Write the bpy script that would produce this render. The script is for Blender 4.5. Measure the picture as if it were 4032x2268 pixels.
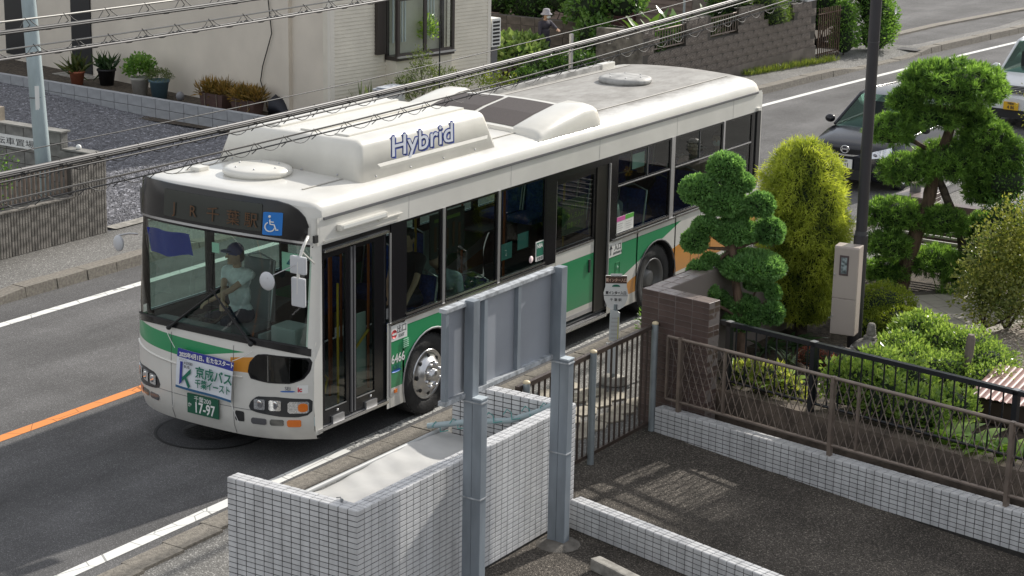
import bpy, bmesh, math, random
import numpy as np
from mathutils import Vector, Matrix
random.seed(7); RNG = np.random.default_rng(7)
for o in list(bpy.data.objects): bpy.data.objects.remove(o)
scene = bpy.context.scene
COL = scene.collection
rad = math.radians
# ------------------------------------------------------------------ camera
CAM = Vector((13.9056, -15.5955, 7.4528)); YAW, PIT, ROLL = rad(122.5143), rad(14.9779), rad(1.0697)
fwd = Vector((math.cos(YAW)*math.cos(PIT), math.sin(YAW)*math.cos(PIT), -math.sin(PIT)))
rgt = fwd.cross(Vector((0, 0, 1))).normalized(); upv = rgt.cross(fwd)
r2 = rgt*math.cos(ROLL)+upv*math.sin(ROLL); u2 = upv*math.cos(ROLL)-rgt*math.sin(ROLL)
cd = bpy.data.cameras.new('camera'); cam = bpy.data.objects.new('camera', cd); COL.objects.link(cam)
cd.sensor_width = 36; cd.sensor_fit = 'HORIZONTAL'; cd.lens = 70.322; cd.clip_start = 0.5; cd.clip_end = 2000
cam.matrix_world = Matrix(((r2.x, u2.x, -fwd.x, CAM.x), (r2.y, u2.y, -fwd.y, CAM.y), (r2.z, u2.z, -fwd.z, CAM.z), (0, 0, 0, 1)))
scene.camera = cam
# ------------------------------------------------------------------ sky and sun
SUN = Vector((0.25, 1.72, 1.03)).normalized()
sun_el = math.asin(SUN.z); sun_az = math.atan2(SUN.x, SUN.y)
w = bpy.data.worlds.new('World'); scene.world = w; w.use_nodes = True
nt = w.node_tree; bg = nt.nodes['Background']
sky = nt.nodes.new('ShaderNodeTexSky'); sky.sky_type = 'NISHITA'; sky.sun_disc = False
sky.sun_elevation = sun_el; sky.sun_rotation = sun_az; sky.air_density = 1.0; sky.dust_density = 1.2; sky.ozone_density = 1.0
# broken thin cloud over the whole sky
ctc = nt.nodes.new('ShaderNodeTexCoord'); cmp_ = nt.nodes.new('ShaderNodeMapping'); cmp_.inputs['Scale'].default_value = (1, 1, 2.5); nt.links.new(ctc.outputs['Generated'], cmp_.inputs[0])
cno = nt.nodes.new('ShaderNodeTexNoise'); cno.inputs['Scale'].default_value = 2.2; cno.inputs['Detail'].default_value = 7; cno.inputs['Roughness'].default_value = .6; nt.links.new(cmp_.outputs[0], cno.inputs[0])
crm = nt.nodes.new('ShaderNodeMapRange'); crm.inputs['From Min'].default_value = .32; crm.inputs['From Max'].default_value = .62; crm.inputs['To Min'].default_value = .25; crm.inputs['To Max'].default_value = .95; nt.links.new(cno.outputs['Fac'], crm.inputs[0])
cmx = nt.nodes.new('ShaderNodeMix'); cmx.data_type = 'RGBA'; nt.links.new(crm.outputs[0], cmx.inputs[0]); nt.links.new(sky.outputs[0], cmx.inputs[6]); cmx.inputs[7].default_value = (6.2, 6.15, 6.1, 1)
nt.links.new(cmx.outputs[2], bg.inputs[0]); bg.inputs[1].default_value = 0.11
sl = bpy.data.lights.new('sun', 'SUN'); sl.energy = 3.9; sl.angle = rad(0.9); sl.color = (1.0, 0.95, 0.87)
so = bpy.data.objects.new('sun', sl); COL.objects.link(so)
so.rotation_euler = (-SUN).to_track_quat('-Z', 'Y').to_euler(); so.location = (10, 40, 30)
vs = scene.view_settings; vs.view_transform = 'Standard'; vs.look = 'None'; vs.gamma = 1; vs.use_curve_mapping = False
vs.exposure = 0.46
scene.render.resolution_x = 1024; scene.render.resolution_y = 576
scene.render.engine = 'CYCLES'
try:
    scene.cycles.max_bounces = 8; scene.cycles.transparent_max_bounces = 12
except Exception: pass

# ------------------------------------------------------------------ materials
MATS = {}
def mat(name, col=(.5, .5, .5), rough=.6, metal=0., spec=.5, noise=0., nscale=20., bump=0., bscale=60., col2=None, detail=4, coat=0., stretch=None, nthr=(.35, .65)):
    """Principled material; colour varies between col and col2 (or lighter/darker col) by noise, with fine relief."""
    if name in MATS: return MATS[name]
    m = bpy.data.materials.new(name); m.use_nodes = True; n = m.node_tree.nodes; l = m.node_tree.links
    p = n['Principled BSDF']; p.inputs['Base Color'].default_value = (*col, 1); p.inputs['Roughness'].default_value = rough
    p.inputs['Metallic'].default_value = metal; p.inputs['Specular IOR Level'].default_value = spec
    if coat: p.inputs['Coat Weight'].default_value = coat; p.inputs['Coat Roughness'].default_value = .08
    if noise or col2 or bump:
        tc = n.new('ShaderNodeTexCoord'); src = tc.outputs['Object']
        if stretch:
            mp = n.new('ShaderNodeMapping'); mp.inputs['Scale'].default_value = stretch; l.new(src, mp.inputs[0]); src = mp.outputs[0]
    if noise or col2:
        t = n.new('ShaderNodeTexNoise'); t.inputs['Scale'].default_value = nscale; t.inputs['Detail'].default_value = detail; l.new(src, t.inputs[0])
        r = n.new('ShaderNodeValToRGB'); c2 = col2 or tuple(min(1, c*(1+noise)) for c in col); c1 = col if col2 else tuple(c*(1-noise) for c in col)
        r.color_ramp.elements[0].position = nthr[0]; r.color_ramp.elements[1].position = nthr[1]
        r.color_ramp.elements[0].color = (*c1, 1); r.color_ramp.elements[1].color = (*c2, 1)
        l.new(t.outputs['Fac'], r.inputs[0]); l.new(r.outputs[0], p.inputs['Base Color'])
    if bump:
        t2 = n.new('ShaderNodeTexNoise'); t2.inputs['Scale'].default_value = bscale; t2.inputs['Detail'].default_value = 3; l.new(src, t2.inputs[0])
        b = n.new('ShaderNodeBump'); b.inputs['Strength'].default_value = bump; b.inputs['Distance'].default_value = .02; l.new(t2.outputs['Fac'], b.inputs['Height']); l.new(b.outputs[0], p.inputs['Normal'])
    MATS[name] = m; return m
def glass(name, tint=(.7, .85, .8), refl=.9, base=.04, rough=.02):
    """window pane: tinted transparency with Fresnel reflection"""
    if name in MATS: return MATS[name]
    m = bpy.data.materials.new(name); m.use_nodes = True; n = m.node_tree.nodes; l = m.node_tree.links; n.remove(n['Principled BSDF'])
    tr = n.new('ShaderNodeBsdfTransparent'); tr.inputs[0].default_value = (*tint, 1)
    gl = n.new('ShaderNodeBsdfGlossy'); gl.inputs['Roughness'].default_value = rough; gl.inputs[0].default_value = (refl, refl, refl, 1)
    lw_ = n.new('ShaderNodeLayerWeight'); lw_.inputs['Blend'].default_value = .5
    fr = n.new('ShaderNodeMath'); fr.operation = 'POWER'; fr.inputs[1].default_value = 5; l.new(lw_.outputs['Facing'], fr.inputs[0])
    ad = n.new('ShaderNodeMath'); ad.operation = 'MULTIPLY_ADD'; ad.inputs[1].default_value = .92; ad.inputs[2].default_value = .045+base; l.new(fr.outputs[0], ad.inputs[0])
    mx = n.new('ShaderNodeMixShader'); l.new(ad.outputs[0], mx.inputs[0]); l.new(tr.outputs[0], mx.inputs[1]); l.new(gl.outputs[0], mx.inputs[2])
    l.new(mx.outputs[0], n['Material Output'].inputs[0]); MATS[name] = m; return m
def leafmat(name, c1, c2, rough=.5, trans=.35, spec=.3, scale=3.):
    """foliage: colour differs leaf by leaf and in soft patches, a little light passes through"""
    if name in MATS: return MATS[name]
    m = bpy.data.materials.new(name); m.use_nodes = True; n = m.node_tree.nodes; l = m.node_tree.links
    p = n['Principled BSDF']; p.inputs['Roughness'].default_value = rough; p.inputs['Specular IOR Level'].default_value = spec
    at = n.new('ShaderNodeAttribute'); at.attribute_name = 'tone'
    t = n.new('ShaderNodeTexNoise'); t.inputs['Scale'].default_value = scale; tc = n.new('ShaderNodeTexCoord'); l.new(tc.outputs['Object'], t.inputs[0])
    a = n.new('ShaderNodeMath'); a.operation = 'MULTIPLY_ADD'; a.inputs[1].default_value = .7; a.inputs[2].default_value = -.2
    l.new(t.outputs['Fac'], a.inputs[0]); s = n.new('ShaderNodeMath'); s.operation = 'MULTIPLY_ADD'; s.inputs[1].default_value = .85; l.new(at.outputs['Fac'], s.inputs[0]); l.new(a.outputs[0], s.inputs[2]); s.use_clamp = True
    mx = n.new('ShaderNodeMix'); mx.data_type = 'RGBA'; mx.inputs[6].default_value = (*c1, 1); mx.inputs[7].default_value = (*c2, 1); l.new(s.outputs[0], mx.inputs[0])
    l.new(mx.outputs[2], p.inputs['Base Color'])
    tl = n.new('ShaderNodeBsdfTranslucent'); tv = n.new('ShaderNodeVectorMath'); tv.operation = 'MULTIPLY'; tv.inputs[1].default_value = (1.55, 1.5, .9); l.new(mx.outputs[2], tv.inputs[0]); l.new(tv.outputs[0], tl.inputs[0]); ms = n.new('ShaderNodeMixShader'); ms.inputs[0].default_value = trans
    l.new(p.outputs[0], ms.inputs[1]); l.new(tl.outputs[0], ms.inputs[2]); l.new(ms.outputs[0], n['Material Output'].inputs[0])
    MATS[name] = m; return m

# ------------------------------------------------------------------ mesh helpers
class MB:
    """collects shapes and links them as ONE mesh object"""
    def __init__(s): s.v = []; s.f = []; s.mi = []; s.sm = []; s.m = 0
    def add(s, vs, fs, smooth=False):
        o = len(s.v); s.v += [tuple(v) for v in vs]
        for f in fs: s.f.append(tuple(i+o for i in f)); s.mi.append(s.m); s.sm.append(smooth)
        return s
    def box(s, x0, x1, y0, y1, z0, z1):
        return s.add([(x0, y0, z0), (x1, y0, z0), (x1, y1, z0), (x0, y1, z0), (x0, y0, z1), (x1, y0, z1), (x1, y1, z1), (x0, y1, z1)],
                     [(3, 2, 1, 0), (4, 5, 6, 7), (0, 1, 5, 4), (1, 2, 6, 5), (2, 3, 7, 6), (3, 0, 4, 7)])
    def bbox(s, x0, x1, y0, y1, z0, z1, b=.01):
        """box with chamfered edges"""
        bm = bmesh.new(); bmesh.ops.create_cube(bm, size=1)
        for v in bm.verts: v.co = Vector(((x0+x1)/2+v.co.x*(x1-x0), (y0+y1)/2+v.co.y*(y1-y0), (z0+z1)/2+v.co.z*(z1-z0)))
        bmesh.ops.bevel(bm, geom=bm.edges[:], offset=min(b, (x1-x0)*.45, (y1-y0)*.45, (z1-z0)*.45), segments=2, affect='EDGES', profile=.7)
        bm.verts.index_update(); s.add([v.co[:] for v in bm.verts], [[v.index for v in f.verts] for f in bm.faces]); bm.free(); return s
    def quad(s, a, b, c, d): return s.add([a, b, c, d], [(0, 1, 2, 3)])
    def poly(s, pts): return s.add(pts, [tuple(range(len(pts)))])
    def prism(s, pts, vec):
        """flat polygon pts (3D) extruded by vec"""
        n = len(pts); v = Vector(vec); P = [Vector(p) for p in pts]
        return s.add([p[:] for p in P]+[(p+v)[:] for p in P], [tuple(range(n-1, -1, -1)), tuple(range(n, 2*n))]+[(i, (i+1) % n, n+(i+1) % n, n+i) for i in range(n)])
    def tube(s, pts, r, seg=8, cap=True, smooth=True):
        """tube along points; r a number or one per point"""
        P = [Vector(p) for p in pts]; n = len(P); rs = [r]*n if not hasattr(r, '__len__') else list(r); o = len(s.v); vs = []
        ref = None
        for i, p in enumerate(P):
            d = (P[min(i+1, n-1)]-P[max(i-1, 0)]).normalized()
            if ref is None: ref = Vector((0, 0, 1)) if abs(d.z) < .9 else Vector((1, 0, 0))
            a = d.cross(ref); a = a.normalized() if a.length > 1e-6 else Vector((1, 0, 0)); b = a.cross(d).normalized(); ref = b if abs(b.dot(d)) < .9 else ref
            for k in range(seg):
                t = 2*math.pi*k/seg; vs.append((p+(a*math.cos(t)+b*math.sin(t))*rs[i])[:])
        fs = [(i*seg+k, i*seg+(k+1) % seg, (i+1)*seg+(k+1) % seg, (i+1)*seg+k) for i in range(n-1) for k in range(seg)]
        s.add(vs, fs, smooth)
        if cap: s.add([vs[k] for k in range(seg)], [tuple(range(seg))]); s.add([vs[(n-1)*seg+k] for k in range(seg)], [tuple(range(seg-1, -1, -1))])
        return s
    def lathe(s, prof, c=(0, 0, 0), axis='z', seg=24, smooth=True):
        """profile [(radius, height)] turned about an axis through c"""
        vs = []
        for (r, h) in prof:
            for k in range(seg):
                t = 2*math.pi*k/seg; a, b = r*math.cos(t), r*math.sin(t)
                vs.append({'z': (c[0]+a, c[1]+b, c[2]+h), 'x': (c[0]+h, c[1]+a, c[2]+b), 'y': (c[0]+b, c[1]+h, c[2]+a)}[axis])
        fs = [(i*seg+k, i*seg+(k+1) % seg, (i+1)*seg+(k+1) % seg, (i+1)*seg+k) for i in range(len(prof)-1) for k in range(seg)]
        return s.add(vs, fs, smooth)
    def grid(s, rows, smooth=True, closed=False):
        """surface through rows of points"""
        n = len(rows[0]); vs = [tuple(p) for r in rows for p in r]; m = n if closed else n-1
        return s.add(vs, [(i*n+k, i*n+(k+1) % n, (i+1)*n+(k+1) % n, (i+1)*n+k) for i in range(len(rows)-1) for k in range(m)], smooth)
    def ball(s, c, r, seg=12, rings=8, smooth=True):
        rx, ry, rz = r if hasattr(r, '__len__') else (r, r, r)
        rows = [[(c[0]+rx*math.sin(math.pi*i/rings)*math.cos(2*math.pi*k/seg), c[1]+ry*math.sin(math.pi*i/rings)*math.sin(2*math.pi*k/seg), c[2]+rz*math.cos(math.pi*i/rings)) for k in range(seg)] for i in range(rings+1)]
        return s.grid(rows, smooth, True)
    def build(s, name, m, parent=None, loc=None, rot=None, world=True):
        me = bpy.data.meshes.new(name); vs = s.v
        if parent is not None and world:
            inv = parent_matrix(parent).inverted(); vs = [(inv @ Vector(v))[:] for v in vs]
        me.from_pydata(vs, [], s.f); ms = m if isinstance(m, (list, tuple)) else [m]
        for x in ms: me.materials.append(x)
        me.polygons.foreach_set('material_index', s.mi); me.polygons.foreach_set('use_smooth', s.sm)
        me.validate(); me.update()
        return link(name, me, parent, loc, rot)
def parent_matrix(o):
    M = Matrix.LocRotScale(o.location, o.rotation_euler, o.scale)
    return parent_matrix(o.parent) @ M if o.parent else M
def link(name, me, parent=None, loc=None, rot=None):
    o = bpy.data.objects.new(name, me); COL.objects.link(o)
    if parent is not None: o.parent = parent
    if loc is not None: o.location = loc
    if rot is not None: o.rotation_euler = rot
    return o
def thing(name, label, cat, loc=(0, 0, 0), rotz=0., group=None, rot=None):
    o = bpy.data.objects.new(name, None); COL.objects.link(o); o.location = loc; o.rotation_euler = rot or (0, 0, rotz); o.empty_display_size = .2
    return tag(o, label, cat, group)
def tag(o, label=None, cat=None, group=None, kind=None):
    if label: o['label'] = label
    if cat: o['category'] = cat
    if group: o['group'] = group
    if kind: o['kind'] = kind
    return o
def npmesh(name, V, F, m, parent=None, tone=None, smooth=False, world=True):
    """mesh from numpy arrays: V (n,3), F (m,3 or 4)"""
    V = np.asarray(V, np.float64); F = np.asarray(F, np.int32)
    if parent is not None and world:
        M = np.array(parent_matrix(parent).inverted()); V = V @ M[:3, :3].T+M[:3, 3]
    me = bpy.data.meshes.new(name); k = F.shape[1]
    me.vertices.add(len(V)); me.vertices.foreach_set('co', V.astype(np.float32).ravel()); me.loops.add(F.size); me.loops.foreach_set('vertex_index', F.ravel())
    me.polygons.add(len(F)); me.polygons.foreach_set('loop_start', np.arange(0, F.size, k, dtype=np.int32)); me.polygons.foreach_set('loop_total', np.full(len(F), k, np.int32))
    me.polygons.foreach_set('use_smooth', np.full(len(F), smooth)); me.update(calc_edges=True)
    if tone is not None:
        a = me.attributes.new('tone', 'FLOAT', 'POINT'); a.data.foreach_set('value', np.asarray(tone, np.float32))
    me.materials.append(m); return link(name, me, parent)
TMP = bpy.data.scenes.new('lettering_bench')
def text(name, s, size, m, origin, right, up, parent=None, align='LEFT', depth=.002, sx=1., shear=0., valign='BOTTOM_BASELINE', bold=0.):
    """flat lettering: built from the font's own outlines, laid on the plane (right, up) at origin"""
    cu = bpy.data.curves.new(name, 'FONT'); cu.body = s; cu.size = size; cu.align_x = align; cu.align_y = valign; cu.extrude = depth/2; cu.shear = shear; cu.offset = bold; cu.resolution_u = 3
    t = bpy.data.objects.new(name, cu); TMP.collection.objects.link(t)
    with bpy.context.temp_override(scene=TMP, view_layer=TMP.view_layers[0]):
        dg = bpy.context.evaluated_depsgraph_get(); me = bpy.data.meshes.new_from_object(t.evaluated_get(dg))
    bpy.data.objects.remove(t); bpy.data.curves.remove(cu)
    R_ = Vector(right).normalized(); U_ = Vector(up).normalized(); N_ = R_.cross(U_)
    M = Matrix(((R_.x*sx, U_.x, N_.x, origin[0]), (R_.y*sx, U_.y, N_.y, origin[1]), (R_.z*sx, U_.z, N_.z, origin[2]), (0, 0, 0, 1)))
    if parent is not None: M = parent_matrix(parent).inverted() @ M
    me.transform(M); me.materials.clear(); me.materials.append(m); me.name = name
    return link(name, me, parent)
# ================================================================== THE SETTING
def curve(y): return .00155*max(0., y-8)**2                 # the road bends a little beyond the bus
def asphalt(name, c, speck, scale=220., rough=.9, bump=.25, patch=.12, pscale=.8):
    m = bpy.data.materials.new(name); m.use_nodes = True; n = m.node_tree.nodes; l = m.node_tree.links; p = n['Principled BSDF']
    p.inputs['Roughness'].default_value = rough; p.inputs['Specular IOR Level'].default_value = .25
    g = n.new('ShaderNodeNewGeometry')
    v = n.new('ShaderNodeTexVoronoi'); v.inputs['Scale'].default_value = scale; l.new(g.outputs['Position'], v.inputs[0])
    big = n.new('ShaderNodeTexNoise'); big.inputs['Scale'].default_value = pscale; big.inputs['Detail'].default_value = 6; l.new(g.outputs['Position'], big.inputs[0])
    hs = n.new('ShaderNodeSeparateColor'); l.new(v.outputs['Color'], hs.inputs[0])
    r = n.new('ShaderNodeValToRGB'); e = r.color_ramp.elements; e[0].position = 0.; e[0].color = (*[x*(1-speck) for x in c], 1); e[1].position = .86; e[1].color = (*[x*(1+speck*.5) for x in c], 1)
    e2 = r.color_ramp.elements.new(.99); e2.color = (*[min(.6, x*(1+speck*4)) for x in c], 1); l.new(hs.outputs[0], r.inputs[0])
    mm = n.new('ShaderNodeMapRange'); mm.inputs['To Min'].default_value = 1-patch; mm.inputs['To Max'].default_value = 1+patch; mm.inputs['From Min'].default_value = .3; mm.inputs['From Max'].default_value = .7; l.new(big.outputs['Fac'], mm.inputs[0])
    mx = n.new('ShaderNodeVectorMath'); mx.operation = 'SCALE'; l.new(r.outputs[0], mx.inputs[0]); l.new(mm.outputs[0], mx.inputs['Scale']); l.new(mx.outputs[0], p.inputs['Base Color'])
    b = n.new('ShaderNodeBump'); b.inputs['Strength'].default_value = bump; b.inputs['Distance'].default_value = .01; l.new(v.outputs['Distance'], b.inputs['Height']); l.new(b.outputs[0], p.inputs['Normal'])
    MATS[name] = m; return m
M_road = asphalt('road_asphalt', (.112, .110, .110), .28, 130., patch=.18, pscale=.9)
def wheel_paths(m):
    """polished wheel tracks along the lanes and dark drip stains between them"""
    n = m.node_tree.nodes; l = m.node_tree.links; p = n['Principled BSDF']; old = p.inputs['Base Color'].links[0].from_socket
    g = n.new('ShaderNodeNewGeometry'); sp = n.new('ShaderNodeSeparateXYZ'); l.new(g.outputs['Position'], sp.inputs[0])
    mp = n.new('ShaderNodeMapping'); mp.inputs['Scale'].default_value = (1.1, .16, 1); l.new(g.outputs['Position'], mp.inputs[0])
    t = n.new('ShaderNodeTexNoise'); t.inputs['Scale'].default_value = 1.6; t.inputs['Detail'].default_value = 7; t.inputs['Roughness'].default_value = .65; l.new(mp.outputs[0], t.inputs[0])
    w1 = n.new('ShaderNodeMath'); w1.operation = 'MULTIPLY_ADD'; w1.inputs[1].default_value = 3.75; w1.inputs[2].default_value = 1.2; l.new(sp.outputs[0], w1.inputs[0]); sn = n.new('ShaderNodeMath'); sn.operation = 'SINE'; l.new(w1.outputs[0], sn.inputs[0])
    a = n.new('ShaderNodeMath'); a.operation = 'MULTIPLY_ADD'; a.inputs[1].default_value = .07; a.inputs[2].default_value = 1.; l.new(sn.outputs[0], a.inputs[0])
    mr = n.new('ShaderNodeMapRange'); mr.inputs['From Min'].default_value = .3; mr.inputs['From Max'].default_value = .7; mr.inputs['To Min'].default_value = .80; mr.inputs['To Max'].default_value = 1.18; l.new(t.outputs['Fac'], mr.inputs[0])
    mu = n.new('ShaderNodeMath'); mu.operation = 'MULTIPLY'; l.new(a.outputs[0], mu.inputs[0]); l.new(mr.outputs[0], mu.inputs[1]); sc_ = n.new('ShaderNodeVectorMath'); sc_.operation = 'SCALE'; l.new(old, sc_.inputs[0]); l.new(mu.outputs[0], sc_.inputs['Scale']); l.new(sc_.outputs[0], p.inputs['Base Color'])
wheel_paths(M_road)
M_walk = asphalt('footway_asphalt', (.19, .185, .175), .4, 90., patch=.16, bump=.4)
M_lot = asphalt('lot_asphalt', (.082, .072, .061), .6, 95., patch=.3, pscale=1.3, bump=.8)
M_grav = asphalt('gravel_ground', (.15, .15, .165), .5, 22., patch=.15, bump=1.)
M_gravel_light = asphalt('garden_gravel', (.26, .22, .19), .4, 40., bump=.9)
M_soil = mat('garden_soil', (.07, .055, .04), .95, noise=.5, nscale=14, bump=.6, bscale=60)
def paint(name, c, wear=.3, scale=7.):
    """road paint, worn so that asphalt shows in cracks and specks"""
    m = bpy.data.materials.new(name); m.use_nodes = True; n = m.node_tree.nodes; l = m.node_tree.links; p = n['Principled BSDF']; p.inputs['Roughness'].default_value = .75
    g = n.new('ShaderNodeNewGeometry'); a = n.new('ShaderNodeTexNoise'); a.inputs['Scale'].default_value = scale*4; a.inputs['Detail'].default_value = 8; a.inputs['Roughness'].default_value = .75; l.new(g.outputs['Position'], a.inputs[0])
    r = n.new('ShaderNodeValToRGB'); e = r.color_ramp.elements; e[0].position = wear; e[0].color = (.13, .13, .13, 1); e[1].position = wear+.06; e[1].color = (*c, 1); l.new(a.outputs['Fac'], r.inputs[0])
    vo = n.new('ShaderNodeTexVoronoi'); vo.feature = 'DISTANCE_TO_EDGE'; vo.inputs['Scale'].default_value = 2.6; l.new(g.outputs['Position'], vo.inputs[0])
    gt_ = n.new('ShaderNodeMath'); gt_.operation = 'GREATER_THAN'; gt_.inputs[1].default_value = .012; l.new(vo.outputs['Distance'], gt_.inputs[0])
    mx = n.new('ShaderNodeMix'); mx.data_type = 'RGBA'; l.new(gt_.outputs[0], mx.inputs[0]); mx.inputs[6].default_value = (*[x*.45 for x in c], 1); l.new(r.outputs[0], mx.inputs[7]); l.new(mx.outputs[2], p.inputs['Base Color'])
    return m
M_line = paint('white_road_paint', (.72, .72, .69), .3)
M_line_worn = paint('worn_white_road_paint', (.55, .55, .52), .47, 6.)
M_orange = paint('orange_road_paint', (.72, .25, .06), .33)
M_conc = mat('concrete', (.30, .285, .255), .9, noise=.3, nscale=9, bump=.5, bscale=90)
M_conc_dark = mat('stained_concrete', (.17, .155, .135), .92, noise=.4, nscale=5, bump=.5, bscale=80)
def strip(name, y0, y1, xa, xb, z, m, step=1., bend=True, parent=None):
    b = MB(); n = max(1, int(abs(y1-y0)/step)); rows = []
    for i in range(n+1):
        y = y0+(y1-y0)*i/n; c = curve(y) if bend else 0
        rows.append([(xa+c, y, z), (xb+c, y, z)])
    b.grid([[r[0] for r in rows], [r[1] for r in rows]], False)
    b.f = [f[::-1] for f in b.f]
    return tag(b.build(name, m, parent), kind=None if parent else 'structure')
b = MB(); b.quad((-400, -300, -.03), (400, -300, -.03), (400, 500, -.03), (-400, 500, -.03)); tag(b.build('ground', M_walk), kind='structure')
strip('road', -60, 120, -6.25, 1.52, 0., M_road)
for nm, xa, xb, m_, y0, y1 in (('lane_edge_line', -5.56, -5.41, M_line, -60, 120), ('lane_edge_line', 1.12, 1.27, M_line, -60, 1.0), ('lane_edge_line', 1.11, 1.25, M_line_worn, 1.0, 60), ('centre_line', -2.21, -2.05, M_orange, -60, 7.5)):
    strip(nm, y0, y1, xa, xb, .004, m_)
# far footway, its kerb of single stones, the drops for the driveways
def kerb_h(y):
    pts = [(-60, .02), (2.3, .02), (3.3, .15), (6.6, .15), (7.4, .03), (13., .03), (14, .15), (29.6, .15), (30.6, .03), (33.6, .03), (34.6, .16), (200, .16)]
    for (a, ha), (c, hc) in zip(pts, pts[1:]):
        if a <= y <= c: return ha+(hc-ha)*(y-a)/(c-a)
    return .15
M_kerb = mat('kerb_concrete', (.22, .20, .17), .92, noise=.22, nscale=26, bump=.7, bscale=70)
kr = MB(); kr.box(-6.5, -6.24, -60, 1, -.02, .012); kerb = tag(kr.build('kerb', M_kerb), kind='structure')
y = 1.02
while y < 47:
    y1 = y+.585; b = MB(); h0, h1 = kerb_h(y)+random.uniform(-.006, .006), kerb_h(y1)+random.uniform(-.006, .006); c0, c1 = curve(y)+random.uniform(-.006, .006), curve(y1)
    b.add([(-6.22+c0, y, -.01), (-6.22+c1, y1, -.01), (-6.24+c1, y1, h1), (-6.24+c0, y, h0), (-6.5+c0, y, h0), (-6.5+c1, y1, h1), (-6.5+c0, y, -.01), (-6.5+c1, y1, -.01)], [(0, 1, 2, 3), (3, 2, 5, 4), (0, 3, 4, 6), (1, 7, 5, 2)])
    if not 7.2 < y < 12.8 or True: b.build('kerb_stone', M_kerb, kerb)
    y += .6
b = MB(); rows = []
for i in range(0, 221):
    yy = -20+i*.5; c = curve(yy); h = kerb_h(yy)-.008; rows.append([(-6.5+c, yy, h), (-7.0+c, yy, .125), (-7.74+c*.8, yy, .125), (-7.75+c*.8, yy, .1)])
b.grid(rows, True); tag(b.build('far_pavement', M_walk), kind='structure')
# strip of concrete where the driveway meets the footway
strip('driveway_edging', 6.75, 13.4, -7.95, -7.70, .142, M_conc, parent=None, bend=False)
# second carriageway area beyond the bend
b = MB(); rows = [[(-6.35+curve(34), 34, .118), (-30, 34, .118)], [(-6.30+curve(35.3), 35.3, .131), (-30, 36, .131)], [(-7.4+curve(43.9), 43.9, .131), (-30, 44, .131)], [(-6.2+curve(60), 60, .131), (-30, 60, .131)], [(5, 90, .131), (-40, 90, .131)]]
b.grid(rows, False); tag(b.build('side_road', M_road), kind='structure')
b = MB(); pts = [(-7.15, 34.6), (-6.9, 36), (-6.75, 39), (-6.15, 44), (-4.9, 50)]
for (xa, ya), (xb, yb) in zip(pts, pts[1:]):
    b.prism([(xa-.14, ya, .13), (xa+.14, ya, .13), (xb+.14, yb, .13), (xb-.14, yb, .13)], (0, 0, .05))
tag(b.build('side_road_kerb', M_kerb), kind='structure')
# near footway
tag(MB().quad((1.5, -60, -.012), (40, -60, -.012), (40, 60, -.012), (1.5, 60, -.012)).build('near_pavement', M_walk), kind='structure')
kn = MB(); kn.box(1.36, 1.62, -60, -5.2, -.02, .014); nk = tag(kn.build('near_kerb', M_kerb), kind='structure')
yy = -5.18
while yy < 16:
    dx = .02+.05*max(0, -1.6-yy)**1.2 if yy < -1.6 else 0.
    b = MB(); hh = .022+random.uniform(-.004, .004); b.bbox(1.345+dx, 1.615+dx, yy, yy+.588, -.02, hh, .006); b.build('kerb_stone', M_kerb, nk); yy += .6
# the lot beside the wall, gravel lot across the road
tag(MB().quad((3.5, -30, -.003), (30, -30, -.003), (30, 8, -.003), (3.5, 8, -.003)).build('parking_lot', M_lot), kind='structure')
b = MB(); rows = []
for i in range(0, 41):
    x = -7.72-i*.5; rows.append([(x, yv, .13+.034*max(0, -9-x)+.02*math.sin(yv*1.7+x*.9)) for yv in np.linspace(5.9, 14.6, 14)])
b.grid(rows, True); tag(b.build('gravel_lot', M_grav), kind='structure')
# loose gravel scattered on the lot (nobody could count it)
def pebbles(name, n, sampler, size, m, parent=None):
    V = []; F = []; T = np.array([(1, 0, -.3), (-.5, .87, -.3), (-.5, -.87, -.3), (.1, .1, .5)])
    P = sampler(n); S = size*RNG.uniform(.5, 1.3, (n, 1, 1)); A = RNG.uniform(0, 6.28, n); ca, sa = np.cos(A), np.sin(A)
    Tm = np.repeat(T[None], n, 0)*RNG.uniform(.6, 1.3, (n, 4, 3)); X = Tm[..., 0]*ca[:, None]-Tm[..., 1]*sa[:, None]; Y = Tm[..., 0]*sa[:, None]+Tm[..., 1]*ca[:, None]
    V = (np.stack([X, Y, Tm[..., 2]], -1)*S+P[:, None]).reshape(-1, 3)
    F = (np.array([(0, 1, 3), (1, 2, 3), (2, 0, 3)])[None]+4*np.arange(n)[:, None, None]).reshape(-1, 3)
    return tag(npmesh(name, V, F, m, parent), kind='stuff')
M_peb = mat('grey_gravel', (.2, .2, .215), .9, noise=.55, nscale=11, nthr=(.3, .7))
def lotsamp(n):
    x = RNG.uniform(-20, -7.8, n); yv = RNG.uniform(6.8, 14.3, n); z = .135+.034*np.maximum(0, -9-x)+.02*np.sin(yv*1.7+x*.9); return np.stack([x, yv, z], 1)
tag(pebbles('loose_gravel', 42000, lotsamp, .022, M_peb), 'loose grey gravel spread over the empty lot by the house', 'gravel')
M_peb2 = mat('lot_chips', (.15, .13, .11), .9, noise=.6, nscale=40, nthr=(.3, .7))
def lot2(n):
    x = RNG.uniform(3.6, 9, n); yv = RNG.uniform(-3.2, 3.4, n); return np.stack([x, yv, np.full(n, .0)], 1)
tag(pebbles('loose_stone_chips', 15000, lot2, .008, M_peb2), 'fine stone chips on the rough paved lot', 'stone chips')
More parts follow.
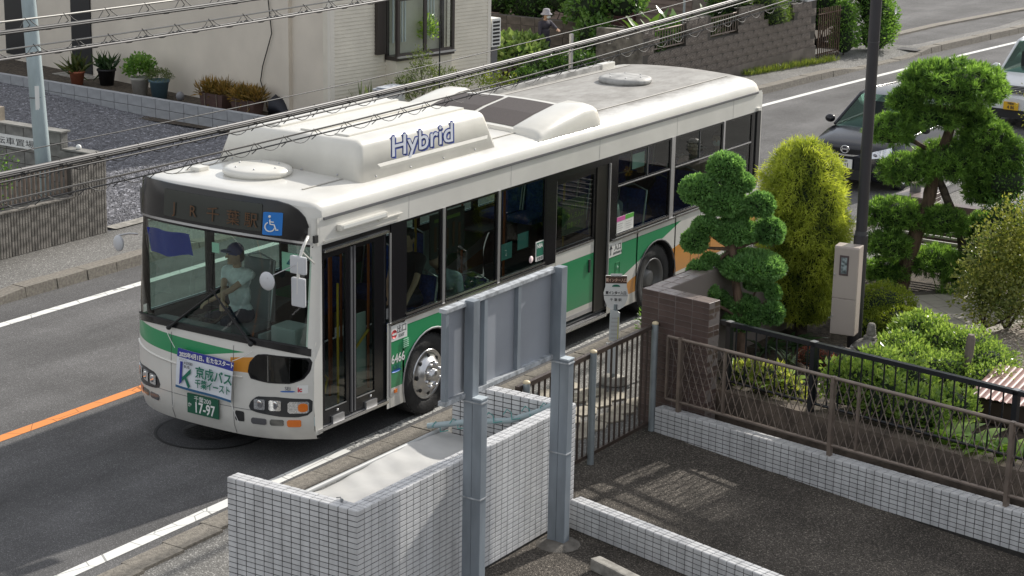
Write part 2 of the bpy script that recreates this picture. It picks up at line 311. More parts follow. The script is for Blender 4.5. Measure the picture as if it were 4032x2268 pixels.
# manhole in the lane
M_rub0 = mat('bitumen_seam', (.012, .012, .012), .7)
mh = thing('manhole_cover', 'round iron manhole cover with a patch ring in front of the bus', 'manhole', (-.42, .62, .004))
M_iron = mat('cast_iron', (.035, .035, .036), .55, metal=.6, noise=.4, nscale=30, bump=.6, bscale=120); M_patch = asphalt('dark_patch', (.05, .05, .052), .3, 160.)
b = MB(); b.lathe([(.0, .0), (.62, .0), (.62, -.003)], (-.42, .62, .004), seg=48); b.build('patch_ring', M_patch, mh); b = MB(); b.lathe([(.605, .0022), (.63, .0024), (.64, .0)], (-.42, .62, .004), seg=48); b.build('patch_seam', M_rub0, mh)
b = MB(); b.lathe([(0, .006), (.31, .006), (.33, .001)], (-.42, .62, .004), seg=40); b.build('lid', M_iron, mh)
b = MB()
for i in range(-6, 7):
    for j in range(-6, 7):
        if i*i+j*j < 36: b.box(-.42+i*.047-.015, -.42+i*.047+.015, .62+j*.047-.015, .62+j*.047+.015, .0085, .0145)
b.build('lid_studs', M_iron, mh)
# ================================================================== THE BUS
XS = 1.245
def cx(x): t = min(1., abs(x)/XS); return .30*t**4+.08*t*t
def yp(z):
    pts = [(.28, .07), (.36, .015), (.5, 0), (.95, 0.), (1.3, .02), (1.42, .035), (2.44, .125), (2.5, .115), (2.84, .15), (2.9, .17), (3.2, .3)]
    for (a, ya), (c, yc) in zip(pts, pts[1:]):
        if z <= c: return ya+(yc-ya)*max(0, (z-a))/(c-a)
    return .3
def fp(x, z, d=0.): return (x, yp(z)+cx(x)-d, z)
bus = thing('city_bus', 'white hybrid city bus with green and yellow stripes stopped at the kerb', 'bus', (0, 0, 0))
def paintmat(name, base, dirt=False):
    """white coachwork with the livery's green wedge and yellow swoosh painted on"""
    m = bpy.data.materials.new(name); m.use_nodes = True; n = m.node_tree.nodes; l = m.node_tree.links; p = n['Principled BSDF']
    p.inputs['Roughness'].default_value = .33; p.inputs['Coat Weight'].default_value = .35; p.inputs['Coat Roughness'].default_value = .12
    tc = n.new('ShaderNodeTexCoord'); sp = n.new('ShaderNodeSeparateXYZ'); l.new(tc.outputs['Object'], sp.inputs[0])
    def half(u, v, a, b_, c):
        m1 = n.new('ShaderNodeMath'); m1.operation = 'MULTIPLY'; m1.inputs[1].default_value = a; l.new(sp.outputs[u], m1.inputs[0])
        m2 = n.new('ShaderNodeMath'); m2.operation = 'MULTIPLY_ADD'; m2.inputs[1].default_value = b_; l.new(sp.outputs[v], m2.inputs[0]); l.new(m1.outputs[0], m2.inputs[2])
        g = n.new('ShaderNodeMath'); g.operation = 'GREATER_THAN'; l.new(m2.outputs[0], g.inputs[0]); g.inputs[1].default_value = -c; return g.outputs[0]
    def conv(u, pts, extra):
        out = extra; k = len(pts); cxm = sum(q[0] for q in pts)/k; cym = sum(q[1] for q in pts)/k
        for i in range(k):
            (x0, y0), (x1, y1) = pts[i], pts[(i+1) % k]; a, b_ = -(y1-y0), (x1-x0); c = -(a*x0+b_*y0)
            if a*cxm+b_*cym+c < 0: a, b_, c = -a, -b_, -c
            h = half(u, 2, a, b_, c); mu = n.new('ShaderNodeMath'); mu.operation = 'MULTIPLY'; l.new(out, mu.inputs[0]); l.new(h, mu.inputs[1]); out = mu.outputs[0]
        return out
    side = half(1, 2, 1, 0, -.53); front = half(1, 2, -1, 0, .53)
    G = (.025, .27, .105); Yl = (.62, .26, .03)
    layers = [(conv(1, [(1.6, .515), (6.32, .53), (8.64, 1.19), (1.6, 1.2)], side), G), (conv(1, [(6.5, .42), (7.26, .64), (8.6, .86), (11.2, 1.16), (11.2, .53)], side), Yl),
              (conv(0, [(-1.3, 1.29), (.58, 1.245), (-.32, 1.06), (-1.3, 1.10)], front), G), (conv(0, [(.40, 1.165), (.80, 1.22), (.80, 1.03), (.40, 1.02)], front), Yl)]
    prev = None
    t = n.new('ShaderNodeTexNoise'); t.inputs['Scale'].default_value = 1.7; t.inputs['Detail'].default_value = 7; l.new(tc.outputs['Object'], t.inputs[0])
    r = n.new('ShaderNodeValToRGB'); r.color_ramp.elements[0].position = .3; r.color_ramp.elements[1].position = .62; r.color_ramp.elements[0].color = (*[c*.86 for c in base], 1); r.color_ramp.elements[1].color = (*base, 1); l.new(t.outputs['Fac'], r.inputs[0]); prev = r.outputs[0]
    for o_, c in layers:
        mx = n.new('ShaderNodeMix'); mx.data_type = 'RGBA'; l.new(o_, mx.inputs[0]); l.new(prev, mx.inputs[6]); mx.inputs[7].default_value = (*c, 1); prev = mx.outputs[2]
    # road grime on the skirts, thrown up in uneven fans
    gz = n.new('ShaderNodeMapRange'); gz.inputs['From Min'].default_value = .78; gz.inputs['From Max'].default_value = .28; l.new(sp.outputs[2], gz.inputs[0])
    gn = n.new('ShaderNodeTexNoise'); gn.inputs['Scale'].default_value = 3.2; gn.inputs['Detail'].default_value = 8; l.new(tc.outputs['Object'], gn.inputs[0]); gm = n.new('ShaderNodeMath'); gm.operation = 'MULTIPLY'; l.new(gz.outputs[0], gm.inputs[0]); l.new(gn.outputs['Fac'], gm.inputs[1]); gm2 = n.new('ShaderNodeMath'); gm2.operation = 'MULTIPLY'; gm2.inputs[1].default_value = .62; l.new(gm.outputs[0], gm2.inputs[0])
    mx = n.new('ShaderNodeMix'); mx.data_type = 'RGBA'; l.new(gm2.outputs[0], mx.inputs[0]); l.new(prev, mx.inputs[6]); mx.inputs[7].default_value = (.19, .175, .15, 1); prev = mx.outputs[2]
    if dirt:      # soot and dust on the rear roof, streaked along the bus, gutters left clean
        mp = n.new('ShaderNodeMapping'); mp.inputs['Scale'].default_value = (2.2, 1.0, 1); l.new(tc.outputs['Object'], mp.inputs[0])
        t2 = n.new('ShaderNodeTexNoise'); t2.inputs['Scale'].default_value = 2.2; t2.inputs['Detail'].default_value = 9; t2.inputs['Roughness'].default_value = .7; l.new(mp.outputs[0], t2.inputs[0])
        r2_ = n.new('ShaderNodeMapRange'); r2_.inputs['From Min'].default_value = .38; r2_.inputs['From Max'].default_value = .66; r2_.inputs['To Min'].default_value = 1; r2_.inputs['To Max'].default_value = .72; l.new(t2.outputs['Fac'], r2_.inputs[0])
        ym = n.new('ShaderNodeMapRange'); ym.inputs['From Min'].default_value = 4.2; ym.inputs['From Max'].default_value = 6.0; l.new(sp.outputs[1], ym.inputs[0])
        ab = n.new('ShaderNodeMath'); ab.operation = 'ABSOLUTE'; l.new(sp.outputs[0], ab.inputs[0])
        xm = n.new('ShaderNodeMapRange'); xm.inputs['From Min'].default_value = 1.16; xm.inputs['From Max'].default_value = 1.0; 
        jj = n.new('ShaderNodeMath'); jj.operation = 'MULTIPLY_ADD'; jj.inputs[1].default_value = .35; l.new(t2.outputs['Fac'], jj.inputs[0]); l.new(ab.outputs[0], jj.inputs[2]); l.new(jj.outputs[0], xm.inputs[0]); xm.inputs['From Min'].default_value = 1.24; xm.inputs['From Max'].default_value = 1.05
        q = n.new('ShaderNodeMath'); q.operation = 'MULTIPLY'; l.new(ym.outputs[0], q.inputs[0]); l.new(xm.outputs[0], q.inputs[1]); q2 = n.new('ShaderNodeMath'); q2.operation = 'MULTIPLY'; l.new(q.outputs[0], q2.inputs[0]); l.new(r2_.outputs[0], q2.inputs[1])
        mx = n.new('ShaderNodeMix'); mx.data_type = 'RGBA'; l.new(q2.outputs[0], mx.inputs[0]); l.new(prev, mx.inputs[6]); mx.inputs[7].default_value = (.235, .225, .21, 1); prev = mx.outputs[2]
        ro = n.new('ShaderNodeMapRange'); ro.inputs['To Min'].default_value = .33; ro.inputs['To Max'].default_value = .8; l.new(q2.outputs[0], ro.inputs[0]); l.new(ro.outputs[0], p.inputs['Roughness'])
        cw = n.new('ShaderNodeMapRange'); cw.inputs['To Min'].default_value = .35; cw.inputs['To Max'].default_value = 0.; l.new(q2.outputs[0], cw.inputs[0]); l.new(cw.outputs[0], p.inputs['Coat Weight'])
    l.new(prev, p.inputs['Base Color']); return m
WHT = (.70, .685, .64)
M_body = paintmat('bus_paint', WHT); M_roof = paintmat('bus_roof_paint', WHT, True)
M_white = mat('bus_white', WHT, .35, coat=.35, noise=.05, nscale=2)
M_black = mat('black_gloss', (.012, .012, .014), .18, spec=.5)
M_rub = mat('black_rubber', (.018, .018, .019), .7)
M_chrome = mat('bright_aluminium', (.82, .82, .82), .22, metal=1.)
M_alu = mat('satin_aluminium', (.5, .5, .51), .4, metal=.8)
M_greyr = mat('grey_rubber', (.13, .13, .135), .6)
M_glass = glass('bus_glass', (.42, .52, .48), base=.02); M_ws = glass('windscreen_glass', (.70, .84, .79), base=.015)
M_dark = mat('bus_interior_dark', (.06, .062, .065), .8); M_floor = mat('bus_floor', (.11, .115, .12), .8); M_lining = mat('bus_lining', (.42, .43, .42), .7)
M_yel = mat('yellow_rail', (.6, .36, .03), .4); M_or = mat('orange_rail', (.55, .12, .02), .4)
# ---- sides
def arch(yc, r, z0=.29, zc=.485, n=18):
    a0 = math.asin(max(-1, (z0-zc)/r)); return [(yc-r*math.cos(a0+(math.pi-2*a0)*i/n), zc+r*math.sin(a0+(math.pi-2*a0)*i/n)) for i in range(n+1)]
YF, YR, RA = 2.55, 7.92, .56
def side_lower(x, segs):
    b = MB()
    for y0, y1, yc in segs:
        if yc is None: b.quad((x, y0, .29), (x, y1, .29), (x, y1, 1.29), (x, y0, 1.29)); continue
        A = arch(yc, RA); b.quad((x, y0, .29), (x, A[0][0], .29), (x, A[0][0], 1.29), (x, y0, 1.29)); b.quad((x, A[-1][0], .29), (x, y1, .29), (x, y1, 1.29), (x, A[-1][0], 1.29))
        for (ya, za), (yb, zb) in zip(A, A[1:]):
            b.quad((x, ya, za), (x, yb, zb), (x, yb, 1.29), (x, ya, 1.29))
    return b
side_lower(XS, [(1.76, 3.4, YF), (3.4, 5.26, None)]).build('kerb_side_panel', M_body, bus); side_lower(XS, [(6.60, 6.7, None), (6.7, 9.2, YR), (9.2, 11.02, None)]).build('kerb_side_panel', M_body, bus)
side_lower(-XS, [(.44, 1.5, None), (1.5, 3.6, YF), (3.6, 6.6, None), (6.6, 9.2, YR), (9.2, 11.02, None)]).build('off_side_panel', M_body, bus)
for sx, nm in ((1, 'kerb_side_cantrail'), (-1, 'off_side_cantrail')):
    MB().quad((sx*XS, .46, 2.42), (sx*XS, 11.02, 2.42), (sx*XS, 11.02, 2.72), (sx*XS, .46, 2.72)).build(nm, M_white, bus)
    MB().box(min(sx*1.244, sx*1.262), max(sx*1.244, sx*1.262), .56, 10.88, 2.685, 2.715).build('drip_rail', M_greyr, bus)
    for yc in (YF, YR):
        o = MB(); A = arch(yc, RA+.012); Bq = arch(yc, RA-.012)
        rows = [[(sx*(XS+.012), *q) for q in A], [(sx*(XS+.022), *q) for q in arch(yc, RA)], [(sx*(XS+.01), *q) for q in Bq], [(sx*(XS-.3), *q) for q in Bq]]
        o.grid(rows[:3]); o.build('wheel_arch_trim', M_alu if yc == YF else M_greyr, bus)
        w_ = MB(); w_.grid([[(sx*(XS-.012), *q) for q in Bq], [(sx*(XS-.42), *q) for q in Bq]]); w_.poly([(sx*(XS-.42), *q) for q in Bq]); w_.build('wheel_well', M_rub, bus)
MB().quad((XS-.003, 1.70, .29), (XS-.003, 1.76, .29), (XS-.003, 1.76, 1.29), (XS-.003, 1.70, 1.29)).build('door_pillar_panel', M_white, bus)
for y0, y1, z0 in ((.45, 1.72, .36), (5.26, 6.60, .28)):    # bright door steps with ribs
    st = MB(); st.box(XS-.3, XS+.012, y0, y1, z0, z0+.035); st.build('door_step', M_chrome, bus)
    rb = MB(); [rb.box(XS-.1+k*.035, XS-.085+k*.035, y0+.02, y1-.02, z0+.035, z0+.041) for k in range(3)]; rb.build('step_rib', M_greyr, bus)
MB().box(XS-.02, XS, 5.26, 6.6, .262, .28).build('step_skirt', M_white, bus)
# ---- window band, kerb side
def win(y0, y1, x=XS, z0=1.33, z1=2.395, split=None, nm='side_window', vsplit=None):
    s = 1 if x > 0 else -1; fr = MB(); t = .03; xa, xb = sorted((x-s*.03, x+s*.004))
    fr.box(xa, xb, y0, y1, z0-.04, z0); fr.box(xa, xb, y0, y1, z1, 2.42); fr.box(xa, xb, y0, y0+t, z0, z1); fr.box(xa, xb, y1-t, y1, z0, z1)
    if split: fr.box(xa, xb, y0+t, y1-t, split-.022, split+.022)
    f = fr.build(nm, M_black, bus)
    g = MB(); xg = x-s*.008; a, c = y0+t, y1-t
    if split:
        g.quad((xg, a, z0), (xg, c, z0), (xg, c, split-.022), (xg, a, split-.022)); g.quad((xg, a, split+.022), (xg, c, split+.022), (xg, c, z1), (xg, a, z1))
    else: g.quad((xg, a, z0), (xg, c, z0), (xg, c, z1), (xg, a, z1))
    g.build('pane', M_glass, f)
    ch = MB(); xc, xd = sorted((x+s*.004, x+s*.016)); ch.box(xc, xd, y0+.01, y1-.01, z0-.016, z0+.006); ch.build('bright_sill', M_chrome, f)
    if split: q = MB(); q.box(xc, xd-.004, y0+t, y1-t, split-.004, split+.008); q.build('bright_rail', M_alu, f)
    if vsplit: q = MB(); q.box(xa, xb, vsplit-.006, vsplit+.006, split+.022, z1); q.build('sash_bar', M_greyr, f)
    return f
win(2.03, 2.755); win(2.815, 3.915); win(3.975, 5.01); win(6.77, 8.245, split=1.985, vsplit=7.6); win(8.355, 9.80, split=1.985, vsplit=9.1); win(9.86, 10.75, split=1.985)
for ya in (2.76, 3.92, 8.25, 9.805):
    MB().box(XS-.02, XS+.012, ya, ya+.05 if ya != 8.25 else ya+.1, 1.285, 2.42).build('window_pillar', M_alu, bus)
    MB().box(XS-.028, XS+.002, ya-.012, ya+.062 if ya != 8.25 else ya+.115, 1.29, 2.42).build('pillar_backing', M_black, bus)
for y0, y1, z0 in ((1.76, 2.03, 1.25), (5.01, 5.26, 1.27), (6.60, 6.77, 1.27), (10.75, 10.99, 1.29)):
    MB().box(XS-.03, XS+.006, y0, y1, z0, 2.42).build('black_pillar_panel', M_black, bus)
MB().box(XS+.005, XS+.02, 1.72, 5.03, 1.268, 1.288).build('belt_moulding', M_chrome, bus)
MB().box(XS+.005, XS+.02, 6.70, 10.75, 1.262, 1.282).build('belt_moulding', M_chrome, bus)
MB().box(XS, XS+.035, 10.86, 10.97, 2.44, 2.475).build('corner_lamp_housing', M_white, bus)
MB().box(XS+.006, XS+.025, 10.86, 10.98, 1.35, 2.42).build('air_intake', M_rub, bus)
# off side windows
offw = [(.52, 1.55), (1.62, 2.9), (2.97, 4.3), (4.37, 5.7), (5.77, 7.1), (7.17, 8.5), (8.57, 9.9), (9.97, 10.8)]
for y0, y1 in offw: win(y0, y1, -XS, z0=1.30)
for (a, c), (d, e) in zip(offw, offw[1:]): MB().box(-XS-.006, -XS+.03, c, d, 1.29, 2.42).build('window_pillar', M_black, bus)
MB().box(-XS-.006, -XS+.03, 10.8, 11.0, 1.29, 2.42).build('black_pillar_panel', M_black, bus)
# ---- front door, two black leaves with glass
MB().box(XS-.05, XS+.004, .53, 1.74, 2.335, 2.42).build('door_header', M_black, bus)
MB().box(XS+.004, XS+.03, .56, 1.70, 2.335, 2.362).build('door_rain_rail', M_chrome, bus)
def leaf(y0, y1, gx0, gx1, z0, z1, g0, g1, x=XS-.03, m=M_black, nm='door_leaf'):
    b = MB(); t = .035; b.box(x-t, x, y0, gx0, z0, z1); b.box(x-t, x, gx1, y1, z0, z1); b.box(x-t, x, gx0, gx1, z0, g0); b.box(x-t, x, gx0, gx1, g1, z1)
    f = b.build(nm, m, bus); MB().quad((x-.012, gx0, g0), (x-.012, gx1, g0), (x-.012, gx1, g1), (x-.012, gx0, g1)).build('pane', M_glass, f)
    MB().box(x, x+.006, gx0, gx1, g0-.006, g0+.006).build('pane_trim', M_alu, f); return f
f1 = leaf(.54, 1.085, .61, .985, .41, 2.33, .57, 2.25); f2 = leaf(1.10, 1.72, 1.17, 1.50, .41, 2.33, .56, 2.265)
for f, y in ((f1, 1.06), (f2, 1.115)): MB().box(XS-.03, XS-.012, y, y+.02, .43, 2.3).build('edge_seal', M_greyr, f)
for f, y in ((f1, .72), (f2, 1.32)): 
    MB().box(XS-.03, XS-.004, y, y+.2, .395, .47).build('foot_guard', M_alu, f); MB().ball((XS-.024, y+.1, .52), .015, 8, 6).build('bolt', M_chrome, f)
MB().box(XS-.005, XS+.012, 1.735, 1.76, .42, 2.32).build('door_edge_strip', M_alu, bus)
MB().quad((XS-.06, .5, .4), (XS-.06, .545, .4), (XS-.06, .545, 2.4), (XS-.06, .5, 2.4)).build('door_jamb', M_black, bus)
# ---- middle sliding door: glass above, painted panel below, dark guide post behind it
dm = MB(); xd = XS-.035; dm.quad((xd, 5.28, .40), (xd, 6.28, .40), (xd, 6.28, 1.36), (xd, 5.28, 1.36)); d2 = dm.build('sliding_door', M_body, bus)
b = MB(); b.box(xd-.03, xd, 5.28, 5.33, 1.36, 2.33); b.box(xd-.03, xd, 6.24, 6.30, 1.36, 2.33); b.box(xd-.03, xd, 5.33, 6.24, 2.24, 2.33); b.box(xd-.03, xd, 5.33, 6.24, 1.36, 1.41); b.build('door_frame', M_black, d2)
MB().quad((xd-.015, 5.33, 1.41), (xd-.015, 6.24, 1.41), (xd-.015, 6.24, 2.24), (xd-.015, 5.33, 2.24)).build('pane', M_glass, d2)
MB().box(xd, xd+.008, 5.30, 6.26, 1.35, 1.37).build('pane_trim', M_chrome, d2); MB().box(xd, xd+.02, 5.27, 5.30, .42, 2.3).build('edge_strip', M_alu, d2)
MB().box(xd, xd+.018, 6.15, 6.18, .95, 1.12).build('door_pull', M_rub, d2); MB().box(xd, xd+.003, 5.30, 6.27, .41, .46).build('kick_strip', M_alu, d2)
MB().box(XS-.12, XS-.02, 6.30, 6.58, .38, 2.35).build('door_guide_post', mat('dark_bronze', (.045, .042, .036), .35, metal=.5), bus)
MB().box(XS-.05, XS+.004, 5.26, 6.60, 2.33, 2.42).build('door_header', M_black, bus); MB().box(XS-.01, XS+.014, 6.575, 6.60, .40, 2.33).build('door_edge_strip', M_alu, bus)
# ---- roof
RP = [(-1., 2.72), (-.995, 2.78), (-.96, 2.845), (-.90, 2.885), (-.80, 2.908), (-.55, 2.932), (-.25, 2.947), (0, 2.952), (.25, 2.947), (.55, 2.932), (.80, 2.908), (.90, 2.885), (.96, 2.845), (.995, 2.78), (1., 2.72)]
rows = []
for dy, dz, kk in ((0, -.055, 1), (.02, -.02, 1), (.07, -.004, 1), (.2, 0, 1), (.6, 0, .3), (1., 0, 0)):
    rows.append([(px*XS, .165+cx(px*XS)*kk+(.36*(1-kk))+dy, max(2.72, pz+dz*min(1, (1.02-abs(px))*8)) if abs(px) < .99 else pz) for px, pz in RP])
for y_ in np.linspace(2, 10.6, 12): rows.append([(px*XS, y_, pz) for px, pz in RP])
for dy, dz, sc in ((10.85, -.004, 1.), (10.98, -.03, .995), (11.06, -.09, .985), (11.10, -.2, .975)):
    rows.append([(px*XS*sc, dy-.09*abs(px)**4+.03, max(2.6, pz+dz)) for px, pz in RP])
rb_ = MB(); rb_.grid(rows); roof = rb_.build('roof', M_roof, bus)
for sx in (-.82, .82): MB().box(sx-.012, sx+.012, .75, 10.7, 2.926, 2.932).build('roof_seam', mat('seam_sealant', (.5, .48, .44), .8), roof)
# rear cap
rr = MB(); prof = [(px*XS*.975, 11.13-.09*abs(px)**4, max(2.6, pz-.2)) for px, pz in RP]
rr.grid([prof, [(px*XS, 11.15-.09*abs(px)**4, 1.3) for px, pz in RP], [(px*XS, 11.13-.09*abs(px)**4, .3) for px, pz in RP]])
rr.quad((XS, 10.98, .29), (XS, 11.06, .29), (XS*.995, 11.06, 2.68), (XS, 10.98, 2.72)); rr.build('rear_panel', M_white, bus)
for y_ in (3.45, 4.55, 9.2, 10.3): MB().box(XS, XS+.0015, y_, y_+.006, .30, 1.26).build('panel_seam', M_greyr, bus)
for y_ in (2.1, 4.2, 6.3, 8.4, 10.1): MB().box(XS, XS+.0015, y_, y_+.005, 2.43, 2.68).build('panel_seam', mat('pale_seam', (.42, .41, .39), .6), bus)
MB().box(XS, XS+.0015, 3.46, 5.25, .545, .55).build('panel_seam', M_greyr, bus)
# ---- front shell in bands
def band(z0, z1, x0, x1, nx=24, nz=3, d=0.):
    return [[fp(x, z, d) for x in np.linspace(x0, x1, nx)] for z in np.linspace(z0, z1, nz)]
def zwb(x): return 1.415-.11*min(1., abs(x)/XS)**4           # lower edge of the windscreen
def zwt(x): return 2.495-.085*min(1., abs(x)/XS)**4          # upper edge
def bandf(f0, f1, x0, x1, nx=30, nz=3, d=0.): return [[fp(x, f0(x)+(f1(x)-f0(x))*t, d) for x in np.linspace(x0, x1, nx)] for t in np.linspace(0, 1, nz)]
b = MB(); b.grid(bandf(lambda x: .30, lambda x: zwb(x)-.02, -XS, XS, 40, 10)); b.grid([[fp(x, .30) for x in np.linspace(-XS, XS, 40)], [(x*.97, yp(.3)+cx(x)+.12, .27) for x in np.linspace(-XS, XS, 40)]]); b.build('front_panel', M_body, bus)
b = MB(); b.grid([[fp(XS*t, z) for t in (.945, .97, 1.)]+[(XS+.001, .53, z)] for z in np.linspace(1.2, 2.70, 8)])
b.grid([[fp(XS, z), (XS+.001, .53, z)] for z in np.linspace(.34, 1.38, 4)])
b.quad((XS+.001, .50, 2.4), (XS+.001, .56, 2.4), (XS+.001, .56, 2.72), (XS+.001, .50, 2.72)); b.build('corner_post', M_white, bus)
b = MB(); b.grid([[fp(-XS*t, z) for t in (.955, 1.)]+[(-XS-.001, .53, z)] for z in np.linspace(1.38, 2.86, 8)]); b.grid([[fp(-XS, z), (-XS-.001, .46, z)] for z in np.linspace(.34, 1.38, 4)]); b.build('corner_post', M_black, bus)
def patch(nm, outline, m, d=.006, n=14, parent=None, thick=0.):
    """curved plate on the bus front: outline [(x,z)] filled column by column"""
    xs = [q[0] for q in outline]; x0, x1 = min(xs), max(xs); top = []; bot = []
    for x in [x0+(x1-x0)*(1-math.cos(math.pi*(k+.02)/(n-.96)))/2 for k in range(n)]:
        zs = []
        for (xa, za), (xb, zb) in zip(outline, outline[1:]+outline[:1]):
            if (xa-x)*(xb-x) <= 0 and xa != xb: zs.append(za+(zb-za)*(x-xa)/(xb-xa))
        top.append((x, max(zs))); bot.append((x, min(zs)))
    b = MB(); b.grid([[fp(x, z0+(z1-z0)*t, d) for (x, z0), (_, z1) in zip(bot, top)] for t in (0, .25, .5, .75, 1)])
    if d > .003:
        b.grid([[fp(x, z, d) for x, z in top], [fp(x, z, 0) for x, z in top]], False); b.grid([[fp(x, z, 0) for x, z in bot], [fp(x, z, d) for x, z in bot]], False)
    return b.build(nm, m, parent or bus)
def rrect(x0, x1, z0, z1, r=.04, n=4):
    pts = []
    for cxx, czz, a0 in ((x1-r, z1-r, 0), (x0+r, z1-r, 90), (x0+r, z0+r, 180), (x1-r, z0+r, 270)):
        for i in range(n+1): a = rad(a0+90*i/n); pts.append((cxx+r*math.cos(a), czz+r*math.sin(a)))
    return pts
top0 = [(px*XS, .165+cx(px*XS), max(2.72, pz-.055*min(1, (1.02-abs(px))*8)) if abs(px) < .99 else pz) for px, pz in RP]
b = MB(); b.grid([[fp(q[0], zwt(q[0])+.03, .0) for q in top0], [tuple(Vector(fp(q[0], zwt(q[0])+.03)).lerp(Vector(q), .5)) for q in top0], top0], True); b.build('hood_surround', M_white, bus)
# hood with the blind box
patch('destination_hood', [(x, zwt(x)+.035) for x in np.linspace(-1.228, 1.165, 24)]+[(1.165, 2.62), (1.13, 2.73), (1.08, 2.80), (1.0, 2.86), (.85, 2.90), (.5, 2.915), (-.7, 2.915), (-1.05, 2.90), (-1.18, 2.87), (-1.228, 2.80)], M_black, .02, 40)
dsp = patch('destination_display', rrect(-.60, .735, 2.565, 2.855, .015), mat('display_panel', (.028, .032, .028), .25), .026, 16)
M_led = mat('dim_led', (.10, .045, .015), .6)
for ch, x in zip('JR千葉駅', (-.42, -.15, .13, .40, .62)): text('display_character', ch, .17, M_led, (x, yp(2.6)+cx(x)-.036, 2.615), (1, .12 if x > 0 else -.05, 0), (0, .06, 1), dsp, 'CENTER')
M_bluesign = mat('sign_blue', (.01, .17, .55), .5); M_wsign = mat('sign_white', (.78, .78, .76), .5)
wc = patch('wheelchair_sign', rrect(.75, .95, 2.535, 2.775, .005), M_bluesign, .028, 6)
def onf(pts, d): return [fp(x, z, d) for x, z in pts]
b = MB(); wx, wz = .825, .015; b.tube(onf([(wx, 2.685+wz), (wx+.006, 2.635+wz), (wx+.045, 2.633+wz), (wx+.068, 2.575+wz), (wx+.09, 2.58+wz)], .032), .0085, 5); b.tube(onf([(wx+.003+.05*math.cos(rad(a)), 2.607+wz+.048*math.sin(rad(a))) for a in range(115, 350, 18)], .032), .0075, 5); b.tube(onf([(wx, 2.66+wz), (wx+.042, 2.66+wz)], .032), .007, 5); b.ball(fp(wx-.003, 2.715+wz, .032), .016, 8, 6); b.build('wheelchair_symbol', M_wsign, wc)
MB().grid(bandf(lambda x: zwt(x)+.008, lambda x: zwt(x)+.034, -1.22, 1.2, 30, 2, .018), False).build('hood_trim', M_alu, bus); MB().grid(bandf(lambda x: zwt(x)-.02, lambda x: zwt(x)+.012, -1.22, 1.2, 30, 2, .008), False).build('windscreen_header', M_black, bus)
MB().grid(bandf(lambda x: zwb(x)-.06-.02*(x/XS)**2, lambda x: zwb(x)+.004, -XS+.005, 1.225, 34, 3, .01)).build('windscreen_base_panel', M_black, bus)
ws = MB(); ws.grid(bandf(zwb, zwt, -1.215, 1.19, 36, 8, .002)); ws = ws.build('windscreen', M_ws, bus)
MB().grid(bandf(lambda x: zwb(x)-.004, lambda x: zwb(x)+.018, -1.215, 1.2, 30, 2, .016), False).build('windscreen_rubber', M_rub, ws)
LW = [(.72, 1.24), (.82, 1.255), (1.07, 1.235), (1.215, 1.215), (1.232, 1.17), (1.22, 1.07), (1.17, .985), (1.07, .94), (.86, .94), (.66, .97), (.625, 1.04), (.64, 1.14)]
lw = patch('lower_side_window', LW, M_black, .007, 26); patch('pane', [(.93+(x-.93)*.93, 1.1+(z-1.1)*.9) for x, z in LW], glass('dark_pane', (.16, .22, .20), base=.02), .0095, 26, lw)
# headlamps
M_lens = mat('lamp_glass', (.75, .76, .77), .12, metal=.75, noise=.25, nscale=60, coat=.8); M_amber = mat('amber_lens', (.75, .18, .015), .2, coat=.8); M_lampbox = mat('lamp_bezel', (.04, .042, .045), .25)
for s in (1, -1):
    q = lambda pts: [(s*x, z) for x, z in pts]
    hl = patch('headlamp', q([(.635, .66), (.66, .72), (.73, .78), (.93, .79), (1.215, .765), (1.237, .74), (1.235, .63), (1.20, .585), (1.12, .565), (.97, .57), (.72, .60), (.65, .62)]), M_lampbox, .006, 26)
    for x0, x1 in ((.70, .82), (.86, .98)):
        patch('reflector', q(rrect(x0, x1, .635, .75, .012)), M_lens, .016, 6, hl)
        b = MB(); c = fp(s*(x0+x1)/2, .70, .018); b.lathe([(.0, -.002), (.03, -.004), (.042, 0)], c, 'y', 14); b.build('bulb_dome', mat('lamp_inner', (.9, .9, .92), .05, metal=1.), hl)
    patch('turn_lens', q(rrect(1.04, 1.215, .61, .74, .02)), M_lens, .014, 6, hl); patch('amber_bulb', q(rrect(1.13, 1.208, .625, .72, .03)), M_amber, .018, 6, hl)
    for x0, x1, nm, m_ in ((.66, .83, 'fog_lamp', mat('fog_glass', (.2, .2, .21), .2, metal=.6)), (.865, 1.0, 'fog_lamp', mat('fog_glass2', (.16, .16, .15), .25, metal=.5)), (1.03, 1.15, 'side_indicator', M_amber)):
        patch(nm, q(rrect(x0, x1, .455 if nm == 'side_indicator' else .465, .535, .015)), m_, .008, 6)
patch('tow_hook_hole', rrect(.46, .575, .47, .585, .02), M_rub, .004, 6)
for x in (-.44, .44): MB().tube([fp(x, z, .002) for z in np.linspace(.31, 1.30, 10)], .003, 4).build('panel_seam', M_greyr, bus)
MB().tube([fp(x, .615, .002) for x in np.linspace(-1.2, 1.2, 24)], .003, 4).build('panel_seam', M_greyr, bus)
MB().tube([fp(x, .985-.03*math.cos(x*2), .004) for x in np.linspace(-1.22, .56, 24)], .012, 6).build('front_crease', M_white, bus)
# plate
pl = MB(); pl.box(-.175, .265, -.035, -.02, .45, .67); pl = pl.build('number_plate', mat('plate_green', (.012, .10, .055), .45), bus)
text('plate_text', '千葉200', .07, M_wsign, (.045, -.037, .60), (1, 0, 0), (0, 0, 1), pl, 'CENTER'); text('plate_text', 'か', .055, M_wsign, (-.14, -.037, .525), (1, 0, 0), (0, 0, 1), pl, 'CENTER'); text('plate_number', '17-97', .165, M_wsign, (.07, -.037, .473), (1, 0, 0), (0, 0, 1), pl, 'CENTER', sx=.78, bold=.003)
